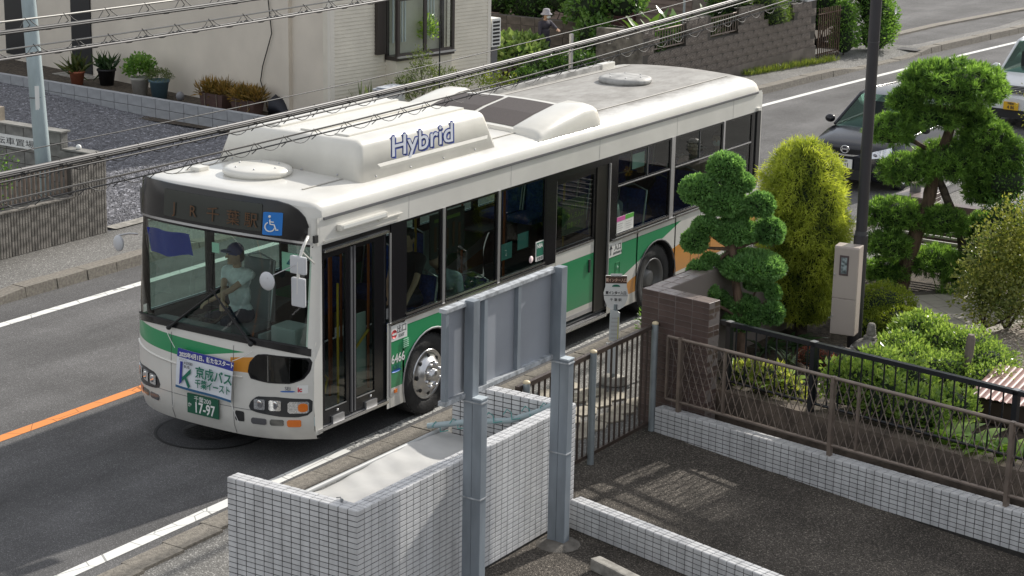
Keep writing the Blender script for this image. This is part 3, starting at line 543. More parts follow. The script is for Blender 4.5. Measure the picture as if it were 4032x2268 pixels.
# stickers on the front
patch('operator_sticker', rrect(.97, 1.10, .845, .86, .005), mat('sticker_blue', (.02, .12, .45), .5), .004, 5)
text('operator_lettering', "K'SEI", .055, mat('sticker_dark', (.03, .04, .06), .5), (.965, yp(.87)+cx(1.03)-.03, .868), (1, .42, 0), (0, 0, 1), bus)
ic = patch('ticket_sticker', rrect(1.115, 1.205, .83, .92, .004), M_wsign, .004, 5); text('sticker_lettering', 'ic', .075, mat('sticker_red', (.55, .03, .06), .5), (1.125, yp(.87)+cx(1.125)-.012, .85), (1, 1.1, 0), (0, 0, 1), ic, bold=.003)
# wipers
for xb, xt, zt in ((-.44, .16, 1.83), (.68, .22, 1.80)):
    wb = MB(); base = Vector(fp(xb, 1.36, .05)); tip = Vector(fp(xt, zt, .04)); mid = base.lerp(tip, .55)
    wb.tube([base, mid, tip], [.016, .012, .008], 6); wo = wb.build('wiper_arm', M_rub, bus)
    bl = MB(); a_ = base.lerp(tip, .18)+Vector((0, -.01, 0)); e_ = base.lerp(tip, 1.18); bl.tube([a_, e_], .011, 5); bl.build('wiper_blade', M_rub, wo); MB().ball(base, .03, 8, 6).build('wiper_pivot', M_rub, wo)
MB().tube([fp(.10, z, .03) for z in (1.5, 2.0, 2.25)], .005, 4).build('aerial_wire', M_rub, bus)
# mirrors
mr = MB(); mr.tube([(1.20, .36, 2.54), (1.30, .22, 2.56), (1.33, .12, 2.50), (1.31, .06, 2.34), (1.30, .06, 2.0)], .017, 8); mr.tube([(1.24, .42, 2.24), (1.31, .1, 2.46)], .008, 6); ma = mr.build('mirror_arm', M_white, bus)
for zc, hh, ww in ((2.31, .095, .10), (2.02, .155, .085)):
    b = MB(); b.bbox(1.305-ww, 1.305+ww, .045, .09, zc-hh, zc+hh, .03); o = b.build('mirror_head', mat('mirror_back_grey', (.55, .56, .58), .4), ma)
b = MB(); b.tube([(1.28, .04, 2.31), (1.07, -.16, 2.18)], .006, 5); b.build('round_mirror_stalk', M_alu, ma); b = MB(); b.lathe([(0, 0), (.07, .004), (.095, .02), (.1, .03)], (1.05, -.16, 2.14), 'y', 20); b.lathe([(0, .028), (.1, .03)], (1.05, -.16, 2.14), 'y', 20); b.build('round_mirror', MATS['mirror_back_grey'], ma)
b = MB(); b.tube([(-1.2, .36, 2.22), (-1.27, .30, 2.23), (-1.36, .22, 2.21)], .011, 6); m2_ = b.build('mirror_arm', M_alu, bus); b = MB(); b.ball((-1.36, .22, 2.12), (.075, .035, .095), 14, 8); b.build('mirror_head', MATS['mirror_back_grey'], m2_)
MB().box(XS-.0, XS+.03, .38, .44, 2.47, 2.55).build('mirror_bracket', M_rub, bus)
# wheels
M_tyre = mat('tyre', (.02, .02, .021), .8, noise=.3, nscale=8, bump=.3, bscale=40); M_rim = mat('steel_rim', (.62, .62, .63), .28, metal=.95, noise=.1, nscale=6)
M_rimd = mat('dull_rim', (.2, .2, .2), .5, metal=.6)
def wheel(y, s, front):
    w_ = MB(); c = (s*(XS-.03), y, .485); e = s
    w_.lathe([(.30, -.26*e), (.40, -.28*e), (.465, -.26*e), (.483, -.23*e), (.485, -.13*e), (.483, -.04*e), (.462, -.012*e), (.42, 0), (.34, -.002*e), (.295, -.015*e), (.29, -.05*e)], c, 'x', 40); wo = w_.build('wheel', M_tyre, bus)
    t_ = MB()
    for k in range(44):
        a = 2*math.pi*k/44; ca, sa = math.cos(a), math.sin(a); t_.prism([(c[0]-.03*e, c[1]+ca*.485-sa*.022, c[2]+sa*.485+ca*.022), (c[0]-.03*e, c[1]+ca*.485+sa*.022, c[2]+sa*.485-ca*.022), (c[0]-.03*e, c[1]+ca*.474+sa*.022, c[2]+sa*.474-ca*.022), (c[0]-.03*e, c[1]+ca*.474-sa*.022, c[2]+sa*.474+ca*.022)], (.018*e, 0, 0))
    t_.build('tread_block', M_tyre, wo)
    r_ = MB()
    if front: r_.lathe([(.30, -.03*e), (.295, -.008*e), (.285, 0), (.275, -.018*e), (.25, -.02*e), (.19, .02*e), (.172, .05*e), (.165, .056*e), (.10, .058*e), (.095, .02*e), (.075, .025*e), (.072, .095*e), (.06, .108*e), (0, .112*e)], c, 'x', 36)
    else: r_.lathe([(.30, -.03*e), (.295, -.008*e), (.28, -.01*e), (.27, -.06*e), (.255, -.16*e), (.19, -.17*e), (.17, -.14*e), (.12, -.13*e), (.115, -.06*e), (.08, -.05*e), (0, -.045*e)], c, 'x', 32)
    ro = r_.build('rim', M_rim if front else M_rimd, wo)
    nb, rn, xn = (8, .138, .06) if front else (8, .15, -.13)
    for k in range(nb):
        a = 2*math.pi*(k+.5)/nb; b = MB(); b.lathe([(.02, 0), (.02, .022*e), (.012, .034*e), (0, .035*e)], (c[0]+(xn-.005)*e, c[1]+rn*math.cos(a), c[2]+rn*math.sin(a)), 'x', 6, False); b.build('wheel_nut', M_rim if front else M_rimd, wo)
    if front:
        for k in range(8):
            a = 2*math.pi*k/8; b = MB(); b.ball((c[0]-.002*e, c[1]+.222*math.cos(a), c[2]+.222*math.sin(a)), (.012, .03, .03), 10, 6); b.build('hand_hole', M_rub, wo)
for y_, fr in ((YF, True), (YR, False)):
    for s in (1, -1): wheel(y_, s, fr)
MB().box(-1.1, 1.1, .5, 1.9, .27, .34).build('underfloor', M_rub, bus); MB().box(-.8, .8, 1.9, 10.9, .2, .34).build('underfloor', M_rub, bus)
MB().box(XS-.005, XS+.012, 1.83, 1.88, .45, .49).build('side_marker', M_amber, bus); MB().box(XS-.005, XS+.012, 8.86, 8.93, .43, .48).build('side_marker', M_amber, bus)
# roof fittings
M_fit = mat('roof_fitting_white', (.70, .68, .62), .35, coat=.3, noise=.05, nscale=3); M_fitd = mat('dusty_fitting', (.36, .355, .34), .6, noise=.3, nscale=6)
for y_, m_, x_ in ((1.02, M_fit, -.02), (9.12, M_fitd, 0.)):
    b = MB(); b.lathe([(.33, -.02), (.37, .0), (.385, .03), (.37, .062), (.31, .08), (0, .092)], (x_, y_, 2.955), 'z', 36); v = b.build('roof_ventilator', m_, bus)
    for k in range(6): a = k*1.05; MB().ball((x_+.25*math.cos(a), y_+.25*math.sin(a), 3.04), .012, 6, 4).build('screw', M_alu, v)
b = MB(); b.bbox(-.74, -.6, .72, .9, 2.92, 2.985, .03); an = b.build('roof_aerial', M_fit, bus); MB().tube([(-.68, .72, 2.94), (-.8, .55, 2.93)], .008, 5).build('aerial_cable', M_fit, an)
def rounded_shell(nm, x0, x1, y0, y1, z0, z1, ins, r, m, seg=6, insx=None):
    bm = bmesh.new(); bmesh.ops.create_cube(bm, size=1)
    for v in bm.verts:
        t = v.co.z > 0; ix = (insx if insx is not None else ins) if t else 0; iy = ins if t else 0
        v.co = Vector((x1-ix if v.co.x > 0 else x0+ix, y1-iy if v.co.y > 0 else y0+iy, z1 if t else z0))
    bmesh.ops.bevel(bm, geom=[e for e in bm.edges if max(e.verts[0].co.z, e.verts[1].co.z) > z0+.01], offset=r, segments=seg, affect='EDGES', profile=.5)
    bm.verts.index_update(); b = MB(); b.add([v.co[:] for v in bm.verts], [[v.index for v in f.verts] for f in bm.faces], True); bm.free(); return b.build(nm, m, bus)
hb = rounded_shell('hybrid_battery_cover', -1.0, 1.07, 1.42, 4.2, 2.85, 3.335, .15, .085, M_fit, insx=.12)
for x0, x1 in ((.50, .70), (.02, .22), (-.46, -.26)):
    b = MB(); b.bbox(x0, x1, 1.72, 3.98, 3.328, 3.356, .012); b.build('cover_rib', M_fit, hb)
sl_ = .12/.485
def hbx(z): return 1.07-(z-2.85)*sl_
b = MB(); za, zb = 3.02, 3.055; b.add([(hbx(za)+.010, 1.85, za), (hbx(za)+.010, 3.98, za), (hbx(zb)+.001, 4.02, zb), (hbx(zb)+.001, 1.81, zb), (hbx(za-.03), 1.85, za-.03), (hbx(za-.03), 3.98, za-.03)], [(0, 1, 2, 3), (4, 5, 1, 0), (0, 3, 4), (1, 5, 2)]); b.build('cover_moulding', M_fit, hb)
upd = Vector((-sl_, 0, 1)).normalized(); ox = hbx(3.10)
M_lblue = mat('letter_blue', (.02, .05, .28), .5)
for dy_, dz_ in ((.026, -.022), (.014, -.012), (-.014, .0), (.0, .013), (-.006, -.014), (.016, .006)): text('lettering_outline', 'Hybrid', .315, M_lblue, (ox+.002-dz_*sl_, 2.068+dy_, 3.09+dz_), (0, 1, 0), upd, hb, sx=1.42, shear=.22, bold=.004)
text('cover_lettering', 'Hybrid', .315, mat('letter_silver', (.52, .55, .62), .45), (ox+.006, 2.068, 3.09), (0, 1, 0), upd, hb, sx=1.42, shear=.22, depth=.006, bold=.002)
for y_ in (1.75, 2.4, 3.05, 3.7): MB().ball((hbx(2.93)+.002, y_, 2.93), .012, 6, 4).build('screw', M_alu, hb)
for x_ in (-.75, -.25, .25, .75): MB().ball((x_, 1.42+.16*(.11/.485)-.01, 2.96), .012, 6, 4).build('screw', M_alu, hb)
# cooling unit behind it: a white tray with two dark grilles and rounded cheeks
M_ac = M_fit; M_grille = mat('cooler_grille', (.055, .042, .038), .6, noise=.2, nscale=60)
ac = MB(); rows = [[(x, y_, z_+(-.045*abs(x)**2)) for x in np.linspace(-.8, .8, 9)] for y_, z_ in ((4.92, 2.90), (4.95, 2.99), (5.5, 3.09), (6.08, 3.15), (6.14, 3.13), (6.2, 2.9))]
ac.grid(rows, False); acu = ac.build('cooling_unit', M_ac, bus)
for x0, x1 in ((-.74, -.03), (.03, .74)):
    b = MB(); b.grid([[(x, y_, z_+.006-.045*x*x) for x in np.linspace(x0, x1, 5)] for y_, z_ in ((5.02, 3.003), (5.5, 3.09), (6.0, 3.142))], False); b.build('grille', M_grille, acu)
for s in (1, -1):
    pr = [(4.90, 2.86), (4.93, 2.955), (5.02, 3.0), (5.5, 3.085), (6.0, 3.15), (6.22, 3.155), (6.33, 3.12), (6.38, 3.04), (6.39, 2.86)]
    rows = [[(s*x, y_, max(2.80, z_-dz*(1 if 2.9 < z_ else 0))) for y_, z_ in pr] for x, dz in ((.74, .02), (.80, .0), (1.02, .005), (1.10, .02), (1.16, .055), (1.19, .11), (1.197, .3))]
    b = MB(); b.grid(rows); b.build('cooler_cheek', M_ac, acu)
b = MB(); b.bbox(-1.06, -.97, 6.5, 10.1, 2.90, 2.985, .015); cb = b.build('roof_conduit', M_fitd, bus); MB().bbox(-1.07, -.96, 10.12, 10.5, 2.9, 2.99, .015).build('conduit_cap', M_fit, cb)
# side display/air duct above the door
b = MB(); b.bbox(XS, XS+.07, .78, 1.62, 2.53, 2.60, .02); sd = b.build('door_lamp_bar', M_fit, bus); MB().box(XS+.07, XS+.074, .82, 1.58, 2.55, 2.585).build('lamp_lens', mat('lamp_lens_white', (.8, .8, .76), .3), sd)
MB().box(XS, XS+.02, .56, 1.9, 2.445, 2.465).build('door_gutter', M_fit, bus); MB().box(XS+.002, XS+.03, 1.5, 1.95, 2.505, 2.52).build('rain_strip', M_fit, bus)
# lettering and signs on the side
def sidesign(nm, y0, y1, z0, z1, m, x=XS, d=.004): return MB().box(x, x+d, y0, y1, z0, z1).build(nm, m, bus)
M_txt = mat('print_dark', (.03, .03, .035), .5); M_red = mat('print_red', (.6, .02, .03), .5); M_green = mat('print_green', (.01, .16, .10), .5)
SR, SU = (0, 1, 0), (0, 0, 1); xt = XS+.005
ex = sidesign('exit_sign', 1.765, 2.075, 1.06, 1.235, M_wsign); text('sign_lettering', '出口', .10, M_txt, (xt, 1.875, 1.145), SR, SU, ex, sx=.95); text('sign_lettering', 'EXIT', .055, M_txt, (xt, 1.91, 1.085), SR, SU, ex)
b = MB(); b.lathe([(0, 0), (.05, 0), (.05, .002)], (xt, 1.825, 1.14), 'x', 20); o = b.build('no_entry_disc', M_red, ex); MB().box(xt+.002, xt+.004, 1.785, 1.865, 1.128, 1.152).build('no_entry_bar', M_wsign, ex)
en = sidesign('entrance_sign', 6.61, 6.95, 1.05, 1.24, M_wsign); text('sign_lettering', '入口', .10, M_txt, (xt, 6.75, 1.13), SR, SU, en, sx=.95); text('sign_lettering', 'ENTRANCE', .045, M_txt, (xt, 6.73, 1.075), SR, SU, en)
b = MB(); b.box(xt, xt+.002, 6.658, 6.672, 1.08, 1.21); b.poly([(xt+.001, 6.625, 1.16), (xt+.001, 6.705, 1.16), (xt+.001, 6.665, 1.22)]); b.build('arrow', M_txt, en)
text('fleet_number', '6466', .145, M_wsign, (xt, 1.77, .80), SR, SU, bus, sx=.9, bold=.002); text('operator_lettering', "K'SEI", .075, mat('print_teal', (.01, .11, .16), .5), (xt, 1.80, .725), SR, SU, bus)
b = MB(); b.lathe([(0, 0), (.09, 0), (.09, .003)], (XS+.001, 1.87, .705), 'x', 20); b.v = [(x, y_, .705+(z_-.705)*.2) for x, y_, z_ in b.v]; b.build('operator_mark', MATS['sticker_blue'], bus)
b = MB(); b.lathe([(0, .006), (.06, .006), (.075, 0)], (XS+.001, 2.045, .99), 'x', 24); b.build('speaker_vent', mat('vent_green', (.02, .24, .09), .4), bus)
for k in range(5): MB().box(XS+.007, XS+.014, 1.995, 2.095, .945+k*.022, .953+k*.022).build('vent_slot', mat('vent_light', (.35, .6, .45), .4), bus)
b = MB(); [b.box(XS, XS+.004, *q) for q in ((6.80, 6.92, .945, .953), (6.80, 6.92, .787, .795), (6.80, 6.808, .79, .95), (6.912, 6.92, .79, .95))]; fl = b.build('filler_flap', MATS['vent_green'], bus); MB().ball((XS+.002, 6.86, .88), (.006, .02, .02), 8, 6).build('flap_latch', MATS['vent_light'], fl)
for k in range(3): b = MB(); [b.box(XS, XS+.003, *q) for q in ((8.95+k*.6, 9.5+k*.6, .995, 1.0), (8.95+k*.6, 8.956+k*.6, .56, .995), (8.95+k*.6, 9.5+k*.6, .555, .56))]; b.build('engine_hatch_outline', mat('hatch_shade', (.33, .15, .03), .5), bus)
ad = sidesign('advert_panel', 3.78, 5.02, .86, 1.225, mat('advert_blue', (.34, .60, .66), .5), XS+.004); b = MB(); [b.box(XS+.002, XS+.016, *q) for q in ((3.75, 5.05, 1.225, 1.245), (3.75, 3.78, .84, 1.245), (5.02, 5.05, .84, 1.245), (3.75, 5.05, .84, .86))]; b.build('advert_frame', M_alu, ad)
M_teal = mat('advert_teal', (.01, .25, .28), .5); text('advert_lettering', '船を手放す建物で', .10, M_teal, (XS+.009, 3.84, 1.085), SR, SU, ad, sx=.85, bold=.002); text('advert_lettering', '043-307-57', .11, mat('advert_num', (.25, .52, .62), .5), (XS+.009, 4.52, 1.115), SR, SU, ad, sx=.8)
xg = XS-.006
nb = sidesign('permit_sticker', 4.80, 4.99, 1.37, 1.62, M_wsign, xg); MB().box(xg+.004, xg+.006, 4.815, 4.975, 1.43, 1.605).build('sticker_field', M_green, nb); text('sticker_lettering', 'NBA', .075, M_wsign, (xg+.0065, 4.822, 1.535), SR, SU, nb, bold=.002, sx=.9); text('sticker_lettering', '受賞車', .045, M_txt, (xg+.0045, 4.83, 1.38), SR, SU, nb)
b = MB(); b.lathe([(0, .003), (.045, .003), (.045, 0)], (xg, 4.70, 1.42), 'x', 20); b.build('round_sticker', mat('pink_sticker', (.75, .6, .62), .5), bus)
pn = sidesign('notice_sticker', 6.80, 7.03, 1.345, 1.56, M_wsign, xg); pn2 = sidesign('notice_sticker', 7.035, 7.26, 1.345, 1.56, M_wsign, xg); MB().box(xg+.004, xg+.006, 6.80, 7.03, 1.50, 1.56).build('notice_heading', mat('notice_pink', (.65, .12, .38), .5), pn); MB().box(xg+.004, xg+.006, 7.035, 7.26, 1.50, 1.56).build('notice_heading', mat('notice_green', (.10, .42, .05), .5), pn2)
for o_, y_ in ((pn, 6.83), (pn2, 7.06)):
    for k in range(4): MB().box(xg+.004, xg+.0055, y_, y_+.12+.03*(k % 2), 1.37+k*.03, 1.376+k*.03).build('print_line', M_alu, o_)
sidesign('window_notice', 7.22, 7.55, 2.14, 2.34, mat('notice_pale', (.6, .72, .70), .6), XS-.03)
# interior
M_seat = mat('seat_blue', (.02, .05, .22), .8, noise=.4, nscale=30); M_seatf = mat('seat_shell', (.05, .05, .055), .6)
MB().box(-.8, .8, .45, 11.0, .34, .36).build('floor', M_floor, bus); MB().box(.8, 1.2, .5, 1.9, .34, .36).build('door_floor', M_floor, bus); MB().box(.8, 1.2, 3.3, 7.2, .34, .36).build('door_floor', M_floor, bus); MB().box(-.8, .8, 6.75, 11.0, .36, .62).build('raised_floor', M_floor, bus); MB().box(.8, 1.2, 6.75, 11.0, 1.06, 1.09).build('seat_deck', M_floor, bus); MB().box(-1.2, -.8, 6.75, 11.0, 1.06, 1.09).build('seat_deck', M_floor, bus)
MB().box(-1.21, 1.21, .5, 11.0, 2.63, 2.66).build('ceiling', M_lining, bus); MB().box(-1.15, 1.15, 10.9, 10.93, .4, 2.6).build('rear_bulkhead', M_dark, bus)
MB().box(1.205, 1.22, 1.78, 5.24, 1.07, 1.28).build('side_lining', M_dark, bus); MB().box(1.205, 1.22, 6.62, 11, 1.07, 1.28).build('side_lining', M_dark, bus); MB().box(-1.225, -1.21, .6, 11, 1.07, 1.28).build('side_lining', M_dark, bus)
b = MB(); b.bbox(-.80, .45, .17, .42, .8, 1.30, .05); b.bbox(-1.12, -.1, .44, .66, 1.0, 1.26, .04); b.build('dashboard', mat('dash_grey', (.12, .13, .13), .7), bus)
st = MB(); ctr = Vector((-.62, .74, 1.27)); ax1 = Vector((1, 0, 0)); ax2 = Vector((0, .85, .35)).normalized()
st.tube([ctr+(ax1*math.cos(t)+ax2*math.sin(t))*.23 for t in np.linspace(0, 2*math.pi, 25)], .014, 6, False); st.tube([ctr-ax1*.22, ctr+ax1*.22], .012, 5); st.tube([ctr, ctr+Vector((0, -.15, -.3))], .03, 8); st.build('steering_wheel', M_rub, bus)
def seat(x, y, z=.36, w_=.42, m=M_seat, hi=.55, nm='passenger_seat'):
    b = MB(); b.bbox(x-w_/2, x+w_/2, y-.22, y+.22, z+.36, z+.46, .04); so_ = b.build(nm, m, bus)
    q = MB(); q.grid([[(x+(w_/2)*math.sin(t)*(1 if k < 4 else .8), y+.24+.05*k/4-.03*math.cos(t), z+.42+hi*k/5) for t in np.linspace(-1.4, 1.4, 7)] for k in range(6)]); q.grid([[(x+(w_/2)*math.sin(t)*(1 if k < 4 else .8), y+.29+.05*k/4-.03*math.cos(t), z+.42+hi*k/5) for t in np.linspace(1.4, -1.4, 7)] for k in range(6)]); q.build('backrest', m, so_)
    r_ = MB(); r_.tube([(x-w_/2, y+.2, z+.45), (x-w_/2, y+.30, z+.42+hi), (x, y+.32, z+.48+hi), (x+w_/2, y+.30, z+.42+hi), (x+w_/2, y+.2, z+.45)], .013, 6); r_.build('grab_frame', M_alu, so_)
    l_ = MB(); l_.box(x-.1, x+.1, y-.1, y+.1, z, z+.36); l_.build('seat_base', M_seatf, so_); return so_
for y_ in (3.35, 4.2, 5.0): seat(-.95, y_)
for y_ in (2.5, 3.55): seat(.95, y_, .36+(.25 if y_ < 3 else 0))
for y_ in (7.4, 8.15, 8.9, 9.65, 10.35):
    for x_ in (-.98, -.52, .52, .98): seat(x_, y_, .80)
dvs = seat(-.62, 1.42, .62, .5, mat('driver_seat_grey', (.23, .24, .25), .8), .72, 'driver_seat')
b = MB(); b.bbox(.15, .5, 1.0, 1.3, .36, 1.25, .03); b.build('fare_box', mat('fare_box_grey', (.4, .43, .42), .5), bus); b = MB(); b.box(.05, .09, .9, 1.5, .36, 1.15); b.build('driver_partition', mat('partition', (.3, .33, .33), .5), bus)
for (x_, y_, m_, z1) in ((.55, 1.55, M_or, 2.5), (.80, 1.62, M_yel, 2.5), (.72, 2.05, M_or, 2.5), (.7, 3.0, M_yel, 2.5), (-.4, 3.0, M_or, 2.5), (.45, 5.3, M_or, 2.5), (.6, 6.3, M_or, 2.5), (-.4, 5.6, M_or, 2.5), (.25, 7.1, M_yel, 2.5), (.3, 1.9, M_or, 2.5)): MB().tube([(x_, y_, .36), (x_, y_, z1)], .016, 8).build('stanchion', m_, bus)
MB().tube([(1.12, .62, 1.05), (1.0, .75, .95), (.95, 1.0, .78), (1.15, .66, .70)], .016, 6).build('door_handrail', M_yel, bus); MB().tube([(1.13, 1.2, 1.05), (1.13, 1.5, 1.25)], .016, 6).build('door_handrail', M_yel, bus); MB().tube([(1.13, .95, .5), (1.13, .95, 1.9)], .014, 6).build('door_handrail', M_yel, bus)
MB().tube([(.45, .55, 1.0), (.45, .62, 1.15), (.6, .62, 1.17), (.75, .62, 1.13), (.75, .55, .7)], .02, 6).build('front_guard_rail', M_or, bus)
MB().box(.35, .95, .60, .62, .75, 1.05).build('front_notice_board', M_lining, bus)
MB().box(1.06, 1.08, 1.14, 1.52, .60, 1.45).build('door_side_screen', mat('pale_screen', (.32, .38, .36), .6), bus); MB().box(.6, .62, 3.3, 3.75, 1.0, 1.95).build('inner_screen', MATS['pale_screen'], bus)
fs = MB(); fs.box(.93, .95, 2.95, 3.65, 1.72, 2.25); fs = fs.build('fare_display', mat('fare_panel', (.03, .045, .04), .4), bus)
for k in range(5): MB().box(.951, .953, 3.02+k*.125, 3.07+k*.125, 1.80, 2.10-.03*(k % 3)).build('display_digits', MATS['dim_led'], fs)
MB().box(.952, .954, 3.02, 3.55, 2.15, 2.19).build('display_digits', mat('led_green', (.16, .26, .05), .6), fs)
nd = MB(); nd.box(XS-.06, XS-.058, 5.5, 6.1, 1.55, 2.0); nd = nd.build('door_notice', mat('notice_film', (.03, .06, .035), .5), d2)
for k, s_ in enumerate(('このドアは', 'うしろ入口', '自動ドア')): text('notice_lettering', s_, .085, mat('print_lime', (.22, .36, .04), .5), (XS-.056, 5.62, 1.86-k*.115), SR, SU, nd)
for y0, z0 in ((3.98+.1, 1.52), (4.45, 1.58)): MB().box(XS-.05, XS-.045, y0, y0+.24, z0, z0+.2).build('window_card', mat('card_teal', (.10, .32, .30), .6), bus)
g4 = MB(); g4.box(.83, 1.05, .38, .39, 2.12, 2.32); g4 = g4.build('route_card', mat('card_green', (.42, .66, .52), .6), bus); text('card_number', '4', .16, mat('card_teal_ink', (.01, .13, .17), .5), (.94, .377, 2.16), (1, 0, 0), (0, 0, 1), g4, 'CENTER', bold=.004)
fl_ = MB(); fl_.grid([[(-.95+.6*t, .30+.03*math.sin(t*9)-.06*(1-k/4), 2.36-.28*k/4-.03*math.sin(t*5)*(k/4)) for t in np.linspace(0, 1, 9)] for k in range(5)]); tag(fl_.build('windscreen_pennant', mat('pennant_blue', (.01, .03, .30), .7), bus))
MB().box(.05, .15, .165, .17, 2.24, 2.35).build('inspection_card', MATS['card_green'], bus)
# banner tied below the windscreen (hangs from the bus)
bn = thing('cloth_banner', 'white and blue announcement banner tied across the bus front', 'banner', (.0, -.05, .70))
def bpnt(u, v, d=0): return (-.33+.79*u+.055*(v), -.045+cx(.1)-.008*math.sin(u*7)-.012*math.sin(v*3)-d, .715+.455*v-.03*u)
M_ban = mat('banner_white', (.72, .75, .80), .7, noise=.05, nscale=5); M_bban = mat('banner_blue', (.035, .045, .30), .7)
def bgrid(nm, u0, u1, v0, v1, m, d=0): return MB().grid([[bpnt(u, v, d) for u in np.linspace(u0, u1, 12)] for v in np.linspace(v0, v1, 6)]).build(nm, m, bn)
bgrid('cloth', 0, 1, 0, 1, M_ban); bgrid('top_band', 0, 1, .79, 1, M_bban, .003); bgrid('bottom_band', 0, 1, 0, .06, mat('banner_teal', (.03, .12, .25), .7), .003)
def btext(s_, size, u, v, m, sx=1., bold=0.): p_ = bpnt(u, v, .02); return text('banner_lettering', s_, size, m, p_, (1, 0, 0), (.06, -.02, 1), bn, sx=sx, bold=bold)
btext('2025年4月1日、新たなスタート', .066, .06, .83, M_wsign, .83, .002); btext('京成バス', .145, .37, .42, M_green, .9, .003); btext('千葉イースト', .105, .37, .17, M_green, .8, .002); btext('KEISEI', .045, .165, .66, M_txt); btext('BUS', .045, .165, .57, M_txt); btext('私たちは', .028, .06, .73, MATS['mirror_back_grey'])
def bpoly(nm, uv, m): return MB().prism([bpnt(u, v, .012) for u, v in uv], (0, -.002, 0)).build(nm, m, bn)
bpoly('logo_bar', [(.08, .10), (.125, .18), (.125, .70), (.08, .70)], M_bban); bpoly('logo_stroke', [(.13, .20), (.13, .30), (.28, .58), (.28, .46)], M_green); bpoly('logo_stroke', [(.175, .30), (.205, .345), (.28, .13), (.25, .06)], M_green)
for a_, c_ in (((-.34, -.03, 1.15), (-.52, .02, 1.33)), ((.46, -.02, 1.14), (.70, .02, 1.28)), ((-.36, -.04, .69), (-.42, .0, .45)), ((.43, -.03, .69), (.52, .0, .46))): MB().tube([a_, tuple((p+q)/2-(.01 if i == 2 else 0) for i, (p, q) in enumerate(zip(a_, c_))), c_], .004, 4).build('cord', M_wsign, bn)
# ================================================================== FOREGROUND WALLS, FENCES, SIGN BOARD
def facing(M):
    """how large a piece laid out by matrix M shows from the street's viewing side: used only to pick which pieces become parts"""
    p = M.translation; n = (M.to_3x3() @ Vector((0, 0, 1))).normalized(); v = CAM-p; d = v.length; q = v.dot(-fwd)
    sx_, sy_ = v.dot(-r2)/q, v.dot(-u2)/q
    if abs(sx_) > .27 or abs(sy_) > .155: return 0.
    return max(0., n.dot(v)/d)/d**2
def tile_mesh(nm, w_, h_, t, m, bev=.003, rough=0.):
    a, c = w_/2, h_/2; me = bpy.data.meshes.new(nm)
    vs = [(-a, -c, 0), (a, -c, 0), (a, c, 0), (-a, c, 0), (-a+bev, -c+bev, t), (a-bev, -c+bev, t), (a-bev, c-bev, t), (-a+bev, c-bev, t)]
    me.from_pydata(vs, [], [(4, 5, 6, 7), (0, 1, 5, 4), (1, 2, 6, 5), (2, 3, 7, 6), (3, 0, 4, 7)]); me.materials.append(m); return me
def lay(nm, parent, mesh, mats, limit=300):
    """lay one piece per matrix: the largest-showing ones as parts, the rest joined as one part"""
    mats = sorted(mats, key=facing, reverse=True); inv = parent_matrix(parent).inverted()
    for M in mats[:limit]:
        o = bpy.data.objects.new(nm, mesh); COL.objects.link(o); o.parent = parent; o.matrix_basis = inv @ M
    rest = mats[limit:]
    if rest:
        V0 = np.array([v.co[:] for v in mesh.vertices]); F0 = np.array([p.vertices[:] for p in mesh.polygons]); n = len(V0)
        V = np.concatenate([V0 @ np.array(M)[:3, :3].T+np.array(M)[:3, 3] for M in rest]); F = np.concatenate([F0+n*i for i in range(len(rest))])
        tag(npmesh(nm, V, F, mesh.materials[0], parent), kind='stuff')
def rect_layout(O, U, V, nu, nv, pu, pv, jit=.0008, tilt=.006, off=0., skip=None):
    """matrices for a nu x nv field of pieces; O the lower corner, U along, V up, normal U x V; off shifts every other course"""
    U = Vector(U).normalized(); V = Vector(V).normalized(); N = U.cross(V); out = []
    for j in range(nv):
        for i in range(nu):
            if skip and skip(i, j): continue
            p = Vector(O)+U*((i+.5)*pu+(off*pu if j % 2 else 0))+V*((j+.5)*pv)+N*random.uniform(-jit, jit)
            e = Matrix(((U.x, V.x, N.x, p.x), (U.y, V.y, N.y, p.y), (U.z, V.z, N.z, p.z), (0, 0, 0, 1)))
            out.append(e @ Matrix.Rotation(random.uniform(-tilt, tilt), 4, 'X') @ Matrix.Rotation(random.uniform(-tilt, tilt), 4, 'Y'))
    return out
M_tile = mat('pale_grey_glazed_tile', (.60, .60, .605), .28, spec=.5)
def weather(m, lo=.90, hi=1.06, streak=.16):
    """piece-by-piece tone and faint rain streaks"""
    n = m.node_tree.nodes; l = m.node_tree.links; p = n['Principled BSDF']; oi = n.new('ShaderNodeObjectInfo'); g = n.new('ShaderNodeNewGeometry')
    mp = n.new('ShaderNodeMapping'); mp.inputs['Scale'].default_value = (6, 6, .9); l.new(g.outputs['Position'], mp.inputs[0]); t = n.new('ShaderNodeTexNoise'); t.inputs['Scale'].default_value = 1.5; t.inputs['Detail'].default_value = 6; l.new(mp.outputs[0], t.inputs[0])
    a = n.new('ShaderNodeMapRange'); a.inputs['To Min'].default_value = lo; a.inputs['To Max'].default_value = hi; l.new(oi.outputs['Random'], a.inputs[0]); c = n.new('ShaderNodeMapRange'); c.inputs['From Min'].default_value = .35; c.inputs['From Max'].default_value = .6; c.inputs['To Min'].default_value = 1-streak; c.inputs['To Max'].default_value = 1.02; l.new(t.outputs['Fac'], c.inputs[0])
    mu = n.new('ShaderNodeMath'); mu.operation = 'MULTIPLY'; l.new(a.outputs[0], mu.inputs[0]); l.new(c.outputs[0], mu.inputs[1]); sc_ = n.new('ShaderNodeVectorMath'); sc_.operation = 'SCALE'; l.new(mu.outputs[0], sc_.inputs['Scale'])
    if p.inputs['Base Color'].links: l.new(p.inputs['Base Color'].links[0].from_socket, sc_.inputs[0])
    else: sc_.inputs[0].default_value = p.inputs['Base Color'].default_value[:3]
    l.new(sc_.outputs[0], p.inputs['Base Color'])
weather(M_tile)
